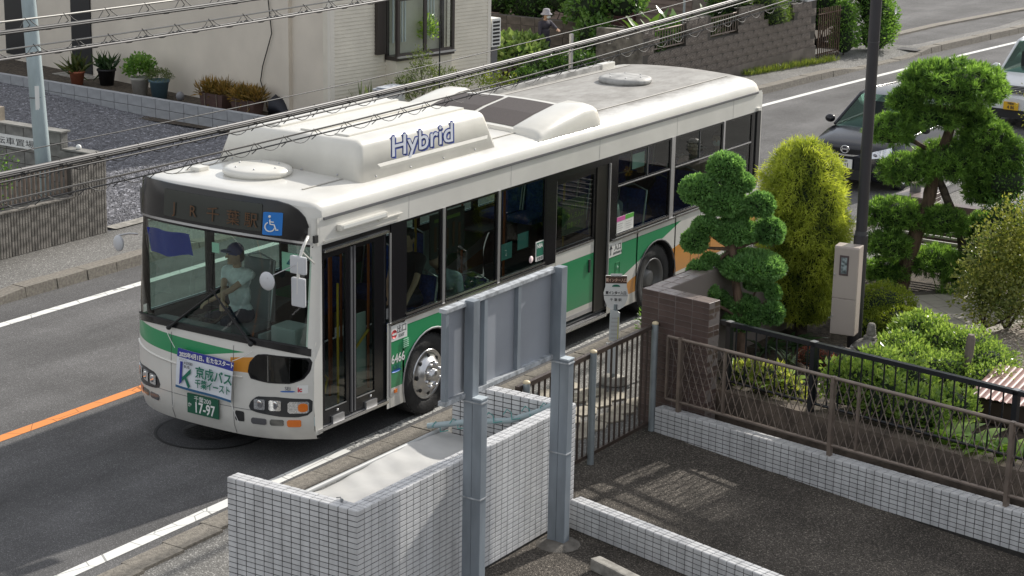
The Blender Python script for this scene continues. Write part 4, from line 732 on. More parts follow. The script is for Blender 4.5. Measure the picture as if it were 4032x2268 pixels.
M_grout = mat('dark_grout', (.035, .033, .03), .9, noise=.3, nscale=20)
TW, TH = .103, .05
ME_tile = tile_mesh('tile', TW-.0078, TH-.0068, .007, M_tile, .0025); ME_tcap = tile_mesh('cap_tile', TH-.0068, TW-.0078, .007, M_tile, .0025)
# -- the refuse enclosure: three tiled walls open to the road
en_ = thing('tiled_refuse_enclosure', 'pale tiled wall enclosure open to the road with a net inside', 'wall', (3.6, -1.1, 0))
x0, x1, y0, y1, zt, th = 2.86, 4.30, -2.90, .70, 1.222, .15
b = MB(); b.box(x0, x1-.006, y0+.006, y0+th-.006, -.05, zt-.006); b.build('end_wall_core', M_grout, en_)
b = MB(); b.box(x1-th+.006, x1-.006, y0+th-.006, y1-th+.006, -.05, zt-.006); b.build('long_wall_core', M_grout, en_)
b = MB(); b.box(x0+.05, x1-.006, y1-th+.006, y1-.006, -.05, zt-.006); b.build('end_wall_core', M_grout, en_)
nr = 24; zb = zt-nr*TH; L = []
L += rect_layout((x0, y0+.006, zb), (1, 0, 0), (0, 0, 1), 14, nr, (x1-x0)/14, TH)                  # faces the foot of the picture
L += rect_layout((x1-.006, y0, zb), (0, 1, 0), (0, 0, 1), 35, nr, (y1-y0)/35, TH)                   # long face to the lot
L += rect_layout((x1-th+.006, y1-th, zb), (0, -1, 0), (0, 0, 1), 32, nr, (y1-y0-2*th)/32, TH)       # long face, inside
L += rect_layout((x0+.05, y1-th+.006, zb), (1, 0, 0), (0, 0, 1), 12, nr, (x1-x0-th-.05)/12, TH)     # far end wall, inside
L += rect_layout((x0+.006, y0+th, zb), (0, -1, 0), (0, 0, 1), 1, nr, th, TH)
lay('tile', en_, ME_tile, L)
T_ = rect_layout((x0, y0, zt-.006), (1, 0, 0), (0, 1, 0), 14, 3, (x1-x0)/14, TH)+rect_layout((x0+.05, y1-th, zt-.006), (1, 0, 0), (0, 1, 0), 13, 3, (x1-x0-.05)/13, TH)
lay('cap_tile', en_, ME_tile, T_); T_ = rect_layout((x1-th, y0+th, zt-.006), (1, 0, 0), (0, 1, 0), 3, 32, TH, (y1-y0-2*th)/32); lay('cap_tile', en_, ME_tcap, T_)
# the white sheet spread in it, hung between the wall and a pipe
M_net = mat('white_sheet', (.47, .465, .45), .8, noise=.08, nscale=3)
rows = []
for i in range(61):
    v = i/60; yv = -2.70+3.1*v; row = []
    for j in range(22):
        u = j/21; x = 4.13-1.25*u; z = 1.13-.40*u-.20*math.sin(math.pi*u)*(.7+.3*math.sin(v*3))+.008*math.sin(u*11+v*13)+.005*math.sin(v*37+u*9)+.02*math.sin(v*7-u*4)+.004*math.sin(v*61-u*17)+.012*abs(math.sin(v*9+u*6))**3; row.append((x, yv, z))
    rows.append(row)
ns = MB(); ns.grid(rows); tag(ns.build('ground_sheet', M_net), 'white plastic sheet spread inside the tiled enclosure', 'sheet')
M_pipe = mat('pale_plastic_pipe', (.42, .43, .43), .5); M_pgreen = mat('green_hose', (.08, .30, .28), .5)
tag(MB().tube([(2.88, yv, .745) for yv in np.linspace(-2.7, .5, 9)], .024, 10).build('net_pipe', M_pipe), 'pale pipe running along the open side of the tiled enclosure', 'pipe')
hp = thing('wrapped_pipe', 'pale pipe wrapped in green cord across the enclosure corner', 'pipe', (3.5, .4, .8))
pp = [Vector((2.80, .28, .80)), Vector((3.2, .36, .90)), Vector((3.7, .42, 1.0)), Vector((4.02, .45, 1.15)), Vector((4.18, .47, 1.25))]; MB().tube(pp, .03, 10).build('pipe', mat('blue_grey_pipe', (.36, .44, .46), .5), hp)
for k in range(7):
    p = pp[0].lerp(pp[-1], k/7+.05); MB().tube([p+Vector((0, -.035, -.01)), p+Vector((.02, 0, .04)), p+Vector((.05, .035, 0)), p+Vector((.1, -.03, -.045)), p+Vector((.2, -.035, -.01))], .0055, 5).build('green_cord', M_pgreen, hp)
b = MB(); b.ball((4.06, -2.80, 1.24), .016, 8, 6); b.tube([(4.06, -2.8, 1.22), (4.03, -2.78, 1.255), (4.0, -2.8, 1.25)], .005, 5); tag(b.build('net_clip', mat('grey_clip', (.2, .21, .22), .5)), 'small grey clip on top of the enclosure corner', 'clip')
# -- low tiled wall running off from the enclosure, and the long one below the lattice fence
A14 = rad(-14.4); UD = Vector((math.cos(A14), math.sin(A14), 0)); ND = Vector((math.sin(A14), -math.cos(A14), 0))   # along, and the face looking down-lot
def tiled_low_wall(nm, lab, P, n, h, rows_, slope=0., thick=.15, back=True):
    U = Vector((UD.x, UD.y, slope)).normalized(); W = -ND
    t = thing(nm, lab, 'wall', tuple(P)); O = Vector(P); Lx = n*TW
    e = .006
    b = MB(); pts = [O+ND*-e+U*0, O+U*Lx+ND*-e, O+U*Lx+W*(thick-e), O+W*(thick-e)]; b.prism([(p+Vector((0, 0, -.25)))[:] for p in pts], (0, 0, h+.25-e)); b.build('wall_core', M_grout, t)
    zb_ = h-rows_*TH
    lay('tile', t, ME_tile, rect_layout(O-ND*e+Vector((0, 0, zb_)), U, (0, 0, 1), n, rows_, TW, TH))
    if thick > .12: lay('cap_tile', t, ME_tcap if False else ME_tile, rect_layout(O+Vector((0, 0, h-e)), U, W, n, 3, TW, TH))
    return t
tiled_low_wall('low_tiled_wall', 'knee-high pale tiled wall between the paved bays beside the steel posts', (4.40, .46, 0), 47, .30, 7)
tiled_low_wall('long_tiled_wall', 'long pale tiled wall carrying the brown lattice fence', (3.66, 3.55, 0), 54, .285, 8, slope=.034, thick=.155)
# -- brown lattice fence on it
M_brn = mat('bronze_aluminium', (.23, .185, .155), .4, metal=.4, noise=.15, nscale=8); M_blk = mat('black_fence_paint', (.012, .014, .018), .35)
lf = thing('lattice_fence', 'brown metal lattice fence on the long tiled wall', 'fence', (3.66, 3.55, .3))
def LP(s, z, o=.07): return Vector((3.66, 3.55, 0))+UD*s-ND*o+Vector((0, 0, z+.034*s))
smax = 5.6
MB().tube([LP(.10, 1.135), LP(smax, 1.135)], .021, 8).build('top_rail', M_brn, lf); MB().tube([LP(.10, .40), LP(smax, .40)], .019, 8).build('bottom_rail', M_brn, lf)
for s in (.30, 2.45, 4.62): b = MB(); p = LP(s, .27); q = LP(s, 1.135); b.prism([(p+UD*a+ND*c)[:] for a, c in ((-.022, -.022), (.022, -.022), (.022, .03), (-.022, .03))], (0, 0, .885)); b.build('post', M_brn, lf)
for s in (.1, .95, 2.78, 4.95): b = MB(); p = LP(s, .40); b.prism([(p+UD*a+ND*c)[:] for a, c in ((-.014, -.014), (.014, -.014), (.014, .014), (-.014, .014))], (0, 0, .735)); b.build('panel_stile', M_brn, lf)
inv = parent_matrix(lf).inverted(); dz = .715; ds = .30
for sg in (1, -1):
    b = MB(); a = Vector((0, 0, 0)); c = UD*ds*sg+Vector((0, 0, dz+.034*ds*sg)); b.tube([a, c], .0052, 4, False); ob_ = b.build('lattice_bar', M_brn); me = ob_.data; bpy.data.objects.remove(ob_)
    s = .12
    while s < smax-.1:
        s0 = s if sg > 0 else s+ds
        if s0+ds*sg < smax+.3:
            o = link('lattice_bar', me, lf); o.location = inv @ (LP(s0, .41)+ND*(.008*sg))
        s += .107
# -- garden retaining wall with the black railing on it
rw = MB(); OO = 0.52
def BP(s, z, o=OO): return Vector((3.66, 3.55, 0))+UD*s-ND*o+Vector((0, 0, z+.034*s))
rw.prism([BP(.0, -.1)[:], BP(6.5, -.1)[:], BP(6.5, -.1, OO+.16)[:], BP(0, -.1, OO+.16)[:]], (0, 0, .60)); tag(rw.build('garden_retaining_wall', mat('dark_brown_concrete', (.12, .095, .075), .9, noise=.4, nscale=5, bump=.5)), 'dark brown concrete retaining wall below the black railing', 'wall')
bf = thing('black_railing', 'black metal railing with upright bars along the garden edge', 'fence', tuple(BP(0, .5, OO+.08)))
def BR(s, z): return BP(s, z, OO+.08)
b = MB(); p = BR(.42, 1.245); b.prism([(p+ND*a+Vector((0, 0, c)))[:] for a, c in ((-.03, 0), (.03, 0), (.03, .05), (-.03, .05))], tuple(UD*5.8+Vector((0, 0, .034*5.8)))); b.build('top_rail', M_blk, bf)
MB().tube([BR(.42, .60), BR(6.2, .60)], .016, 6).build('bottom_rail', M_blk, bf)
for s in (.55, 1.75, 4.3): 
    b = MB(); p = BR(s, .48); b.prism([(p+UD*a+ND*c)[:] for a, c in ((-.03, -.03), (.03, -.03), (.03, .03), (-.03, .03))], (0, 0, .80)); b.build('post', M_blk, bf); b = MB(); p = BR(s, 1.295); b.prism([(p+UD*a+ND*c)[:] for a, c in ((-.035, -.035), (.035, -.035), (.035, .035), (-.035, .035))], (0, 0, .006)); b.build('post_cap', M_alu, bf)
b = MB(); b.tube([(0, 0, 0), (0, 0, .65)], .0095, 6); me = b.build('baluster', M_blk).data; bpy.data.objects.remove(bpy.data.objects['baluster']); s = .5; inv = parent_matrix(bf).inverted()
while s < 6.2: o = link('baluster', me, bf); o.location = inv @ BR(s, .60); s += .146
# -- brown tiled garden wall (turns the corner beside the gate) and the gate
M_btile = mat('brown_glazed_tile', (.115, .078, .068), .35, noise=.18, nscale=4); M_bgrout = mat('pale_grout', (.20, .17, .155), .9); M_bcap = mat('brown_cap_tile', (.22, .18, .165), .35, noise=.15, nscale=5)
weather(M_btile, .82, 1.15); PW, PH = .228, .0685; ME_bt = tile_mesh('brown_tile', PW-.006, PH-.006, .006, M_btile); ME_bh = tile_mesh('brown_tile', .10, PH-.006, .006, M_btile); ME_bc = tile_mesh('cap_tile', PW-.006, .10, .006, M_bcap)
bw = thing('brown_tiled_wall', 'brown tiled garden wall with a pale tiled top turning the corner by the gate', 'wall', (3.6, 3.7, 0))
a7 = rad(-8); WU = Vector((math.cos(a7), math.sin(a7), 0)); WN = Vector((math.sin(a7), -math.cos(a7), 0)); P0 = Vector((3.34, 3.74, 0)); ht = 1.60; nrow = 23; zb_ = ht-nrow*PH; wl = .93; th = .21
b = MB(); b.prism([(P0+WN*-.006)[:], (P0+WU*wl+WN*-.006)[:], (P0+WU*wl-WN*th)[:], (P0-WN*th)[:]], (0, 0, ht-.006)); b.build('wall_core', M_bgrout, bw)
g2_ = [Vector((3.34, 3.74, 0)), Vector((3.58, 3.74, 0)), Vector((3.705, 7.6, 0)), Vector((3.465, 7.6, 0))]; 
b = MB(); b.prism([(p+Vector((0, .02, 0)))[:] for p in g2_], (0, 0, ht-.012)); b.build('wall_core', M_bgrout, bw)
L = rect_layout(P0-WN*.006+Vector((0, 0, zb_)), WU, (0, 0, 1), 4, nrow, wl/4, PH, off=0.)
lay('brown_tile', bw, ME_bt, L); P1 = P0+WU*wl
lay('brown_tile', bw, ME_bh, rect_layout(P1-WU*.006+Vector((0, 0, zb_)), -WN, (0, 0, 1), 2, nrow, th/2, PH))
YU = (Vector((3.86, 12.4, 0))-Vector((3.58, 3.74, 0))).normalized()
lay('brown_tile', bw, ME_bt, rect_layout(Vector((3.459, 7.6, zb_)), -YU, (0, 0, 1), 16, nrow, 3.86/16, PH), 60)
lay('cap_tile', bw, ME_bc, rect_layout(P0+Vector((0, 0, ht-.006)), WU, -WN, 4, 2, wl/4, .105)); ME_bc2 = tile_mesh('cap_tile', .112, PW-.006, .006, M_bcap)
lay('cap_tile', bw, ME_bc2, rect_layout(Vector((3.345, 3.95, ht-.012)), Vector((YU.y, -YU.x, 0)), YU, 2, 15, .118, .24))
gt = thing('bar_fence', 'brown upright-bar fence between grey steel posts beside the tiled enclosure', 'fence', (3.58, 2.2, 0))
M_brd = mat('brown_painted_steel', (.055, .038, .03), .45); M_gal = mat('galvanised_steel', (.32, .36, .38), .45, metal=.5, noise=.12, nscale=6); M_cap = mat('cream_cap', (.62, .52, .34), .5)
yy0, yy1 = .75, 3.64
b = MB(); b.box(3.545, 3.595, yy0, yy1+.1, 1.20, 1.245); b.build('top_rail', M_brd, gt); b = MB(); b.box(3.55, 3.59, yy0, yy1, .06, .10); b.build('bottom_rail', M_brd, gt)
b = MB(); b.box(-.009, .009, -.009, .009, 0, 1.12); me = b.build('upright_bar', M_brd).data; bpy.data.objects.remove(bpy.data.objects['upright_bar']); yv = yy0+.08; inv = parent_matrix(gt).inverted()
while yv < yy1: o = link('upright_bar', me, gt); o.location = inv @ Vector((3.57, yv, .09)); yv += .115
for yv in (.85, 2.19, 3.56):
    MB().tube([(3.62, yv, -.05), (3.62, yv, 1.27)], .038, 14).build('post', M_gal, gt); b = MB(); b.ball((3.62, yv, 1.27), (.04, .04, .026), 14, 8); b.build('post_cap', M_cap, gt)
# -- the sign board seen from behind, on two pairs of square posts
M_steel = mat('grey_painted_steel', (.215, .245, .275), .45, noise=.16, nscale=5, stretch=(1, 1, .35)); M_steel2 = mat('worn_grey_steel', (.36, .38, .40), .6, noise=.35, nscale=14); M_bback = mat('sheet_metal_grey', (.29, .31, .345), .5, noise=.06, nscale=2)
sg = thing('sign_board', 'blank grey metal back of a large sign board on twin square posts', 'sign', (4.52, -.7, 0))
XB = 4.40
b = MB(); b.box(XB-.012, XB, -1.80, .02, 1.90, 2.76); b.build('back_sheet', M_bback, sg)
for y0_, y1_ in ((-1.81, -1.765), (-1.20, -1.15), (-.64, -.59), (.0, .035)): MB().box(XB+.001, XB+.045, y0_, y1_, 1.93, 2.735).build('stiffener', M_steel, sg)
MB().bbox(XB-.03, XB+.05, -1.815, .04, 2.735, 2.775, .006).build('top_edge', M_steel2, sg); MB().bbox(XB-.03, XB+.05, -1.815, .04, 1.885, 1.93, .006).build('bottom_edge', M_steel2, sg)
for yc in (-1.45, .04):
    b = MB(); b.bbox(XB+.03, XB+.125, yc-.05, yc+.05, -.02, 2.79, .006); o = b.build('tall_post', M_steel, sg); b = MB(); b.bbox(XB+.13, XB+.225, yc-.055, yc+.045, -.02, 1.895, .006); o2 = b.build('short_post', M_steel, sg); MB().bbox(XB+.126, XB+.229, yc-.059, yc+.049, 1.895, 1.91, .003).build('post_cap', mat('pale_cap', (.5, .56, .6), .4), o2)
    for z_ in (.95, 1.86): MB().box(XB+.026, XB+.232, yc-.062, yc+.052, z_, z_+.012).build('clamp_band', M_steel2, sg)
    b = MB(); b.lathe([(.0, .05), (.12, .045), (.2, .012), (.23, -.01)], (XB+.13, yc, 0), 'z', 14); b.build('footing', M_conc_dark, sg)
# -- wheel stop, concrete
ang = rad(-20); b = MB(); b.bbox(-.35, .35, -.06, .06, 0, .12, .02); o = b.build('wheel_stop', M_conc, None); o.location = (5.46, -.40, 0); o.rotation_euler = (0, 0, ang); tag(o, 'short concrete wheel stop lying beside the low tiled wall', 'wheel stop')
# -- bus stop sign on the footway
RV = Vector((.84, .54, 0)).normalized(); FV = Vector((.54, -.84, 0)).normalized()
bsn = thing('bus_stop_sign', 'white round-shouldered bus stop sign with a timetable board below', 'bus stop', (2.37, 4.85, 0)); B0 = Vector((2.37, 4.85, 0))
def bsp(u, z, d=0): return B0+RV*u+FV*d+Vector((0, 0, z))
MB().tube([bsp(0, 0), bsp(0, 1.0)], .022, 10).build('pole', M_gal, bsn); b = MB(); b.lathe([(0, .08), (.15, .07), (.17, 0)], tuple(B0), 'z', 18); b.build('base', M_conc, bsn)
outl = [(.13, 1.36), (.13, 1.22), (.15, 1.14), (.14, 1.06), (.10, .97), (.05, .935), (-.05, .935), (-.10, .97), (-.14, 1.06), (-.15, 1.14), (-.13, 1.22), (-.13, 1.36)]
b = MB(); b.prism([bsp(u, z)[:] for u, z in outl], tuple(FV*-.02)); pl_ = b.build('name_plate', M_wsign, bsn)
b = MB(); b.prism([bsp(u, z, .004)[:] for u, z in ((-.128, 1.265), (.128, 1.265), (.128, 1.358), (-.128, 1.358))], tuple(FV*-.003)); b.build('name_panel', mat('panel_brown', (.10, .055, .04), .5), pl_)
b = MB(); b.prism([bsp(u, z, .004)[:] for u, z in ((-.07, 1.345), (.07, 1.345), (.07, 1.385), (-.07, 1.385))], tuple(FV*-.003)); b.build('top_label', M_wsign, pl_)
b = MB(); b.prism([bsp(.05*math.cos(t)+.0, 1.222+.028*math.sin(t), .004)[:] for t in np.linspace(0, math.pi, 10)], tuple(FV*-.003)); b.build('emblem', M_green, pl_)
MB().prism([bsp(u, z, .004)[:] for u, z in ((-.145, 1.108), (.145, 1.108), (.145, 1.113), (-.145, 1.113))], tuple(FV*-.002)).build('rule_line', M_txt, pl_)
text('stop_lettering', '東インター入口', .046, mat('pale_orange', (.75, .5, .38), .5), tuple(bsp(0, 1.29, .007)), RV, (0, 0, 1), pl_, 'CENTER', sx=.8, bold=.001); text('stop_lettering', '東インター入口', .044, M_txt, tuple(bsp(0, 1.13, .005)), RV, (0, 0, 1), pl_, 'CENTER', sx=.82, bold=.001); text('stop_lettering', '千 葉 駅', .04, M_txt, tuple(bsp(0, 1.045, .005)), RV, (0, 0, 1), pl_, 'CENTER')
b = MB(); b.prism([bsp(u, z, .035)[:] for u, z in ((-.07, .55), (.05, .53), (.055, .90), (.02, .925), (-.065, .935))], tuple(FV*-.03)); tb = b.build('timetable_board', mat('paper_white', (.62, .65, .66), .5), bsn)
for k in range(6): MB().prism([bsp(-.05+.012*(k == 5), .58+k*.05, .037)[:], bsp(.03, .58+k*.05, .037)[:], bsp(.03, .59+k*.05, .037)[:], bsp(-.05, .59+k*.05, .037)[:]], tuple(FV*-.001)).build('timetable_line', M_alu, tb)
MB().prism([bsp(.03, .56, .037)[:], bsp(.042, .56, .037)[:], bsp(.042, .85, .037)[:], bsp(.03, .85, .037)[:]], tuple(FV*-.001)).build('timetable_strip', mat('pale_yellow', (.65, .6, .2), .5), tb)
b = MB(); b.prism([bsp(u, z, .03)[:] for u, z in ((-.10, .14), (.05, .12), (.05, .50), (-.10, .52))], tuple(FV*-.012)); b.build('lower_board', MATS['paper_white'], bsn)
# -- cracked flagstones by the gate, each its own stone
fgs = thing('flagstone_patch', 'patch of cracked beige flagstones on the footway behind the bar fence', 'paving', (2.7, 4.0, 0)); M_flag = mat('beige_flagstone', (.40, .36, .29), .85, noise=.25, nscale=4, bump=.3)
for i in range(4):
    for j in range(6):
        xx, yv = 2.0+i*.33+random.uniform(-.03, .03), 2.6+j*.36+random.uniform(-.03, .03); k = 6
        MB().prism([(xx+.18*math.cos(t)*random.uniform(.85, 1.05), yv+.2*math.sin(t)*random.uniform(.85, 1.05), -.01) for t in np.linspace(0, 2*math.pi, k, endpoint=False)], (0, 0, .018+random.uniform(0, .006))).build('flagstone', M_flag, fgs)
# ================================================================== THE GARDEN
def unit(a): return a/np.maximum(1e-9, np.linalg.norm(a, axis=-1, keepdims=True))
def sample_blob(n, c, r, shell=(.78, 1.06), up=.0, low=-.6, lump=.08):
    """points near the surface of an uneven ellipsoid, with outward normals"""
    d = unit(RNG.normal(size=(int(n*1.6)+8, 3))); d = d[d[:, 2] > low][:n]; n = len(d)
    k = 1+lump*np.sin(d[:, 0]*7+c[0]*5)*np.sin(d[:, 1]*6+c[1]*3)+lump*.7*np.sin(d[:, 2]*9+d[:, 0]*5+c[2]*7)
    rr = RNG.uniform(*shell, n)*k; r = np.array(r); p = np.array(c)+d*r*rr[:, None]; nn = unit(d/r); nn[:, 2] += up; return p, unit(nn), rr
def leaves(P, D, L, Wd, tone, curl=0.):
    """one rhombic leaf per point: P base, D direction, L length, Wd width"""
    n = len(P); side = unit(np.cross(D, RNG.normal(size=(n, 3)))); nor = np.cross(side, D); L = np.broadcast_to(np.asarray(L, float), (n,))[:, None]; Wd = np.broadcast_to(np.asarray(Wd, float), (n,))[:, None]
    m = P+D*L*.45+nor*curl*L
    V = np.stack([P, m-side*Wd/2, P+D*L, m+side*Wd/2], 1).reshape(-1, 3); F = np.arange(4*n).reshape(-1, 4)
    return V, F, np.repeat(tone, 4)
def join(parts):
    V = []; F = []; T = []; o = 0
    for v, f, t in parts: V.append(v); F.append(f+o); T.append(t); o += len(v)
    return np.concatenate(V), np.concatenate(F), np.concatenate(T)
def core(nm, c, r, m, parent, k=.8):
    b = MB(); seg, rings = 14, 9; rows = []
    for i in range(rings+1):
        th = math.pi*i/rings; rows.append([(c[0]+r[0]*k*math.sin(th)*math.cos(2*math.pi*j/seg)*(1+.12*math.sin(j*2.3+i)), c[1]+r[1]*k*math.sin(th)*math.sin(2*math.pi*j/seg)*(1+.12*math.sin(j*1.7+i*2)), c[2]+r[2]*k*math.cos(th)) for j in range(seg)])
    b.grid(rows, True, True); return b
def curvy(pts, r, nm, m, parent, seg=8):
    """tapered limb through points, roughened"""
    P = [Vector(p) for p in pts]; out = []; rs = []; n = len(P)
    for i in range(n-1):
        for k in range(4):
            t = k/4; q = P[i].lerp(P[i+1], t); out.append(q+Vector((random.uniform(-1, 1), random.uniform(-1, 1), 0))*r[i]*.18); rs.append((r[i]+(r[i+1]-r[i])*t)*random.uniform(.92, 1.1))
    out.append(P[-1]); rs.append(r[-1]); return MB().tube(out, rs, seg).build(nm, m, parent)
M_bark = mat('reddish_bark', (.115, .075, .052), .9, noise=.4, nscale=18, bump=.8, bscale=50, stretch=(1, 1, .25)); M_bark2 = mat('grey_brown_bark', (.075, .058, .045), .9, noise=.4, nscale=18, bump=.8, bscale=50)
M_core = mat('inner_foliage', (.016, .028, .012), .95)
M_hino = leafmat('cypress_leaf', (.045, .13, .04), (.24, .44, .15), trans=.42); M_gold = leafmat('golden_thread_leaf', (.09, .15, .022), (.46, .52, .085), trans=.48); M_podo = leafmat('podocarp_leaf', (.03, .085, .025), (.27, .46, .10), trans=.42, rough=.4)
M_azal = leafmat('azalea_leaf', (.08, .14, .018), (.30, .36, .05), trans=.45); M_gloss = leafmat('glossy_leaf', (.055, .14, .028), (.34, .46, .12), rough=.28, spec=.5, trans=.48); M_yel_l = leafmat('yellowing_leaf', (.08, .13, .025), (.36, .36, .09), trans=.35); M_red_l = leafmat('red_leaf', (.07, .018, .012), (.28, .075, .05)); M_broad = leafmat('broad_leaf', (.09, .22, .03), (.40, .55, .14), rough=.32, spec=.5, trans=.5); M_bush = leafmat('bush_leaf', (.03, .10, .02), (.22, .38, .09), rough=.4, trans=.42); M_grass = leafmat('grass_blade', (.05, .11, .02), (.26, .30, .06), trans=.3); M_dry = leafmat('dry_leaf', (.09, .08, .02), (.36, .22, .06)); M_strap = leafmat('strap_leaf', (.012, .035, .014), (.05, .10, .035), rough=.3, spec=.6)
tag(MB().poly([(3.5, 4.2, .44), (4.4, 3.95, .44), (12, 2.3, .62), (30, 0, .7), (30, 14.5, .5), (3.2, 14.5, .38), (3.35, 8, .42)]).build('garden_ground', M_soil), kind='structure')
tag(MB().poly([(5.9, 6.2, .585), (9, 5.2, .65), (16, 6, .7), (16, 11.5, .6), (6.4, 9.6, .56), (6.0, 7.6, .56)]).build('garden_gravel_path', M_gravel_light), kind='structure')
# paved corner of the garden: single slabs
pv = tag(MB().poly([(3.95, 8.9, .45), (5.6, 7.6, .45), (7.2, 9.6, .45), (5.4, 11.2, .45)]).build('garden_paving', mat('paving_joint', (.16, .14, .12), .9)), kind='structure'); M_slab = mat('pale_paving_slab', (.42, .39, .34), .8, noise=.12, nscale=3)
pu = Vector((.78, -.63, 0)).normalized(); pw = Vector((.63, .78, 0)).normalized()
for i in range(7):
    for j in range(6):
        p = Vector((4.05, 8.85, .452))+pu*i*.305+pw*j*.305; MB().prism([(p+pu*a+pw*c)[:] for a, c in ((.005, .005), (.298, .005), (.298, .298), (.005, .298))], (0, 0, .012+random.uniform(0, .003))).build('paving_slab', M_slab, pv)
def clump(nm, lab, cat, m, blobs, dens, L, Wd, base, parts=True, up=.25, shell=(.72, 1.08), spread=.6, group=None, trunk=None, dark=True, low=-.5, tonemul=1., curl=.08):
    """shrub: leaves over uneven mounds, on a dark inner mass, with stems"""
    t = thing(nm, lab, cat, base, group=group); A = []
    for (x, y, z, rx, ry, rz) in blobs:
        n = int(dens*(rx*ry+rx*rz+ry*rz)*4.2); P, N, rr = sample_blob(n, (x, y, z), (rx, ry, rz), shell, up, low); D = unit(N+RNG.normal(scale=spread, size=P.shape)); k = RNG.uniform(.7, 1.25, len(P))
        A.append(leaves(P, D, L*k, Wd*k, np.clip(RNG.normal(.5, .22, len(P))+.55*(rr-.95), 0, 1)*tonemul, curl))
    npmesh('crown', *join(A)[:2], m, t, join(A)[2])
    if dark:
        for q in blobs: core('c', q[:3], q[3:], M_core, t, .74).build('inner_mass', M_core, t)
    b = MB(); bx_, by_, bz_ = base
    for q in blobs[:5]: b.tube([(bx_, by_, bz_), ((bx_+q[0])/2+.02, (by_+q[1])/2, (bz_+q[2])/2-.02), q[:3]], [.02, .014, .006], 5)
    b.build('stem', M_bark2, t); return t
def strap(nm, lab, cat, m, base, n, L, Wd, arch_=.6, lean=.5, group=None, spreadr=.05, tone=(.2, .9), fan=None):
    """tuft of long arching leaves"""
    t = thing(nm, lab, cat, base, group=group); Vs = []; Fs = []; Ts = []; o = 0
    for k in range(n):
        a = random.uniform(0, 6.283) if fan is None else fan+random.uniform(-.6, .6); l = L*random.uniform(.6, 1.1); ln = lean*random.uniform(.3, 1.2); d = Vector((math.cos(a), math.sin(a), 0)); s_ = Vector((-d.y, d.x, 0)); p = Vector(base)+Vector((random.uniform(-1, 1), random.uniform(-1, 1), 0))*spreadr; prev = None; w_ = Wd*random.uniform(.8, 1.2); tn = random.uniform(*tone)
        for j in range(6):
            u = j/5; q = p+d*(l*ln*u+l*arch_*.35*u*u)+Vector((0, 0, l*(1-ln*.35)*u-l*arch_*.55*u*u)); ww = w_*math.sin(math.pi*min(.97, .12+.86*u))*.5; Vs += [(q-s_*ww)[:], (q+s_*ww+Vector((0, 0, ww*.3)))[:]]; Ts += [tn, tn]
            if j: Fs.append((o+2*j-2, o+2*j-1, o+2*j+1, o+2*j))
        o += 12
    npmesh('leaves', Vs, Fs, m, t, Ts); return t
# -- cloud-pruned cypress
def TP(p, k=.945): q = CAM+(Vector(p)-CAM)*k; return q
pads = [(3.04, 6.31, 2.55, .23, .17), (3.18, 6.40, 2.36, .20, .12), (2.78, 6.14, 2.25, .25, .18), (3.03, 6.30, 2.10, .31, .17), (3.41, 6.55, 2.09, .19, .15), (3.19, 6.41, 1.93, .14, .08), (2.87, 6.20, 1.80, .19, .12), (2.75, 6.12, 1.61, .17, .14), (3.17, 6.39, 1.73, .29, .16), (3.54, 6.63, 1.73, .19, .17), (3.37, 6.52, 1.28, .44, .18), (2.82, 6.17, 1.21, .16, .13), (2.93, 6.24, 1.36, .11, .07), (3.45, 6.57, 1.06, .18, .09), (3.60, 6.67, .97, .10, .09), (2.88, 6.21, .96, .18, .11), (3.04, 6.31, .83, .13, .12), (3.31, 6.48, .78, .20, .12), (3.59, 6.66, .71, .16, .15), (3.30, 6.47, .59, .23, .13)]
ct = thing('cloud_pruned_cypress', 'cloud-pruned green cypress with rounded foliage pads behind the tiled wall corner', 'tree', (3.95, 5.15, .44))
TB = [(3.95, 5.15, .40), (3.92, 5.17, 1.0), tuple(TP((3.15, 6.38, 1.5))), tuple(TP((3.1, 6.35, 2.1))), tuple(TP((3.06, 6.32, 2.5)))]
curvy(TB, [.075, .06, .05, .035, .015], 'trunk', M_bark, ct)
for i, (x, y, z, rx, rz) in enumerate(pads):
    c = TP((x, y, z)); off = Vector((.54, -.84, 0))*random.uniform(-.07, .12); c = c+off; r = (rx*.90, rx*.84, rz*.98)
    P, N, rr = sample_blob(int(12000*rx*rx*4+600), c, r, (.86, 1.04), .15, -.8, .04); D = unit(N+RNG.normal(scale=.45, size=P.shape)+np.array([0, 0, .15])); k = RNG.uniform(.7, 1.2, len(P))
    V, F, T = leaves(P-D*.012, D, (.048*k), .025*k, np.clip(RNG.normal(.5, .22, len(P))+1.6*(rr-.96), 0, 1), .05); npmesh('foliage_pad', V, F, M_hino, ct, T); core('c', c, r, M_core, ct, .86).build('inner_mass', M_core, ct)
    j = min(range(5), key=lambda q: abs(TB[q][2]-c.z+.1)); curvy([TB[j], tuple(Vector(TB[j]).lerp(c, .6)-Vector((0, 0, .04))), tuple(c-Vector((0, 0, r[2]*.5)))], [.025, .018, .01], 'branch', M_bark, ct, 6)
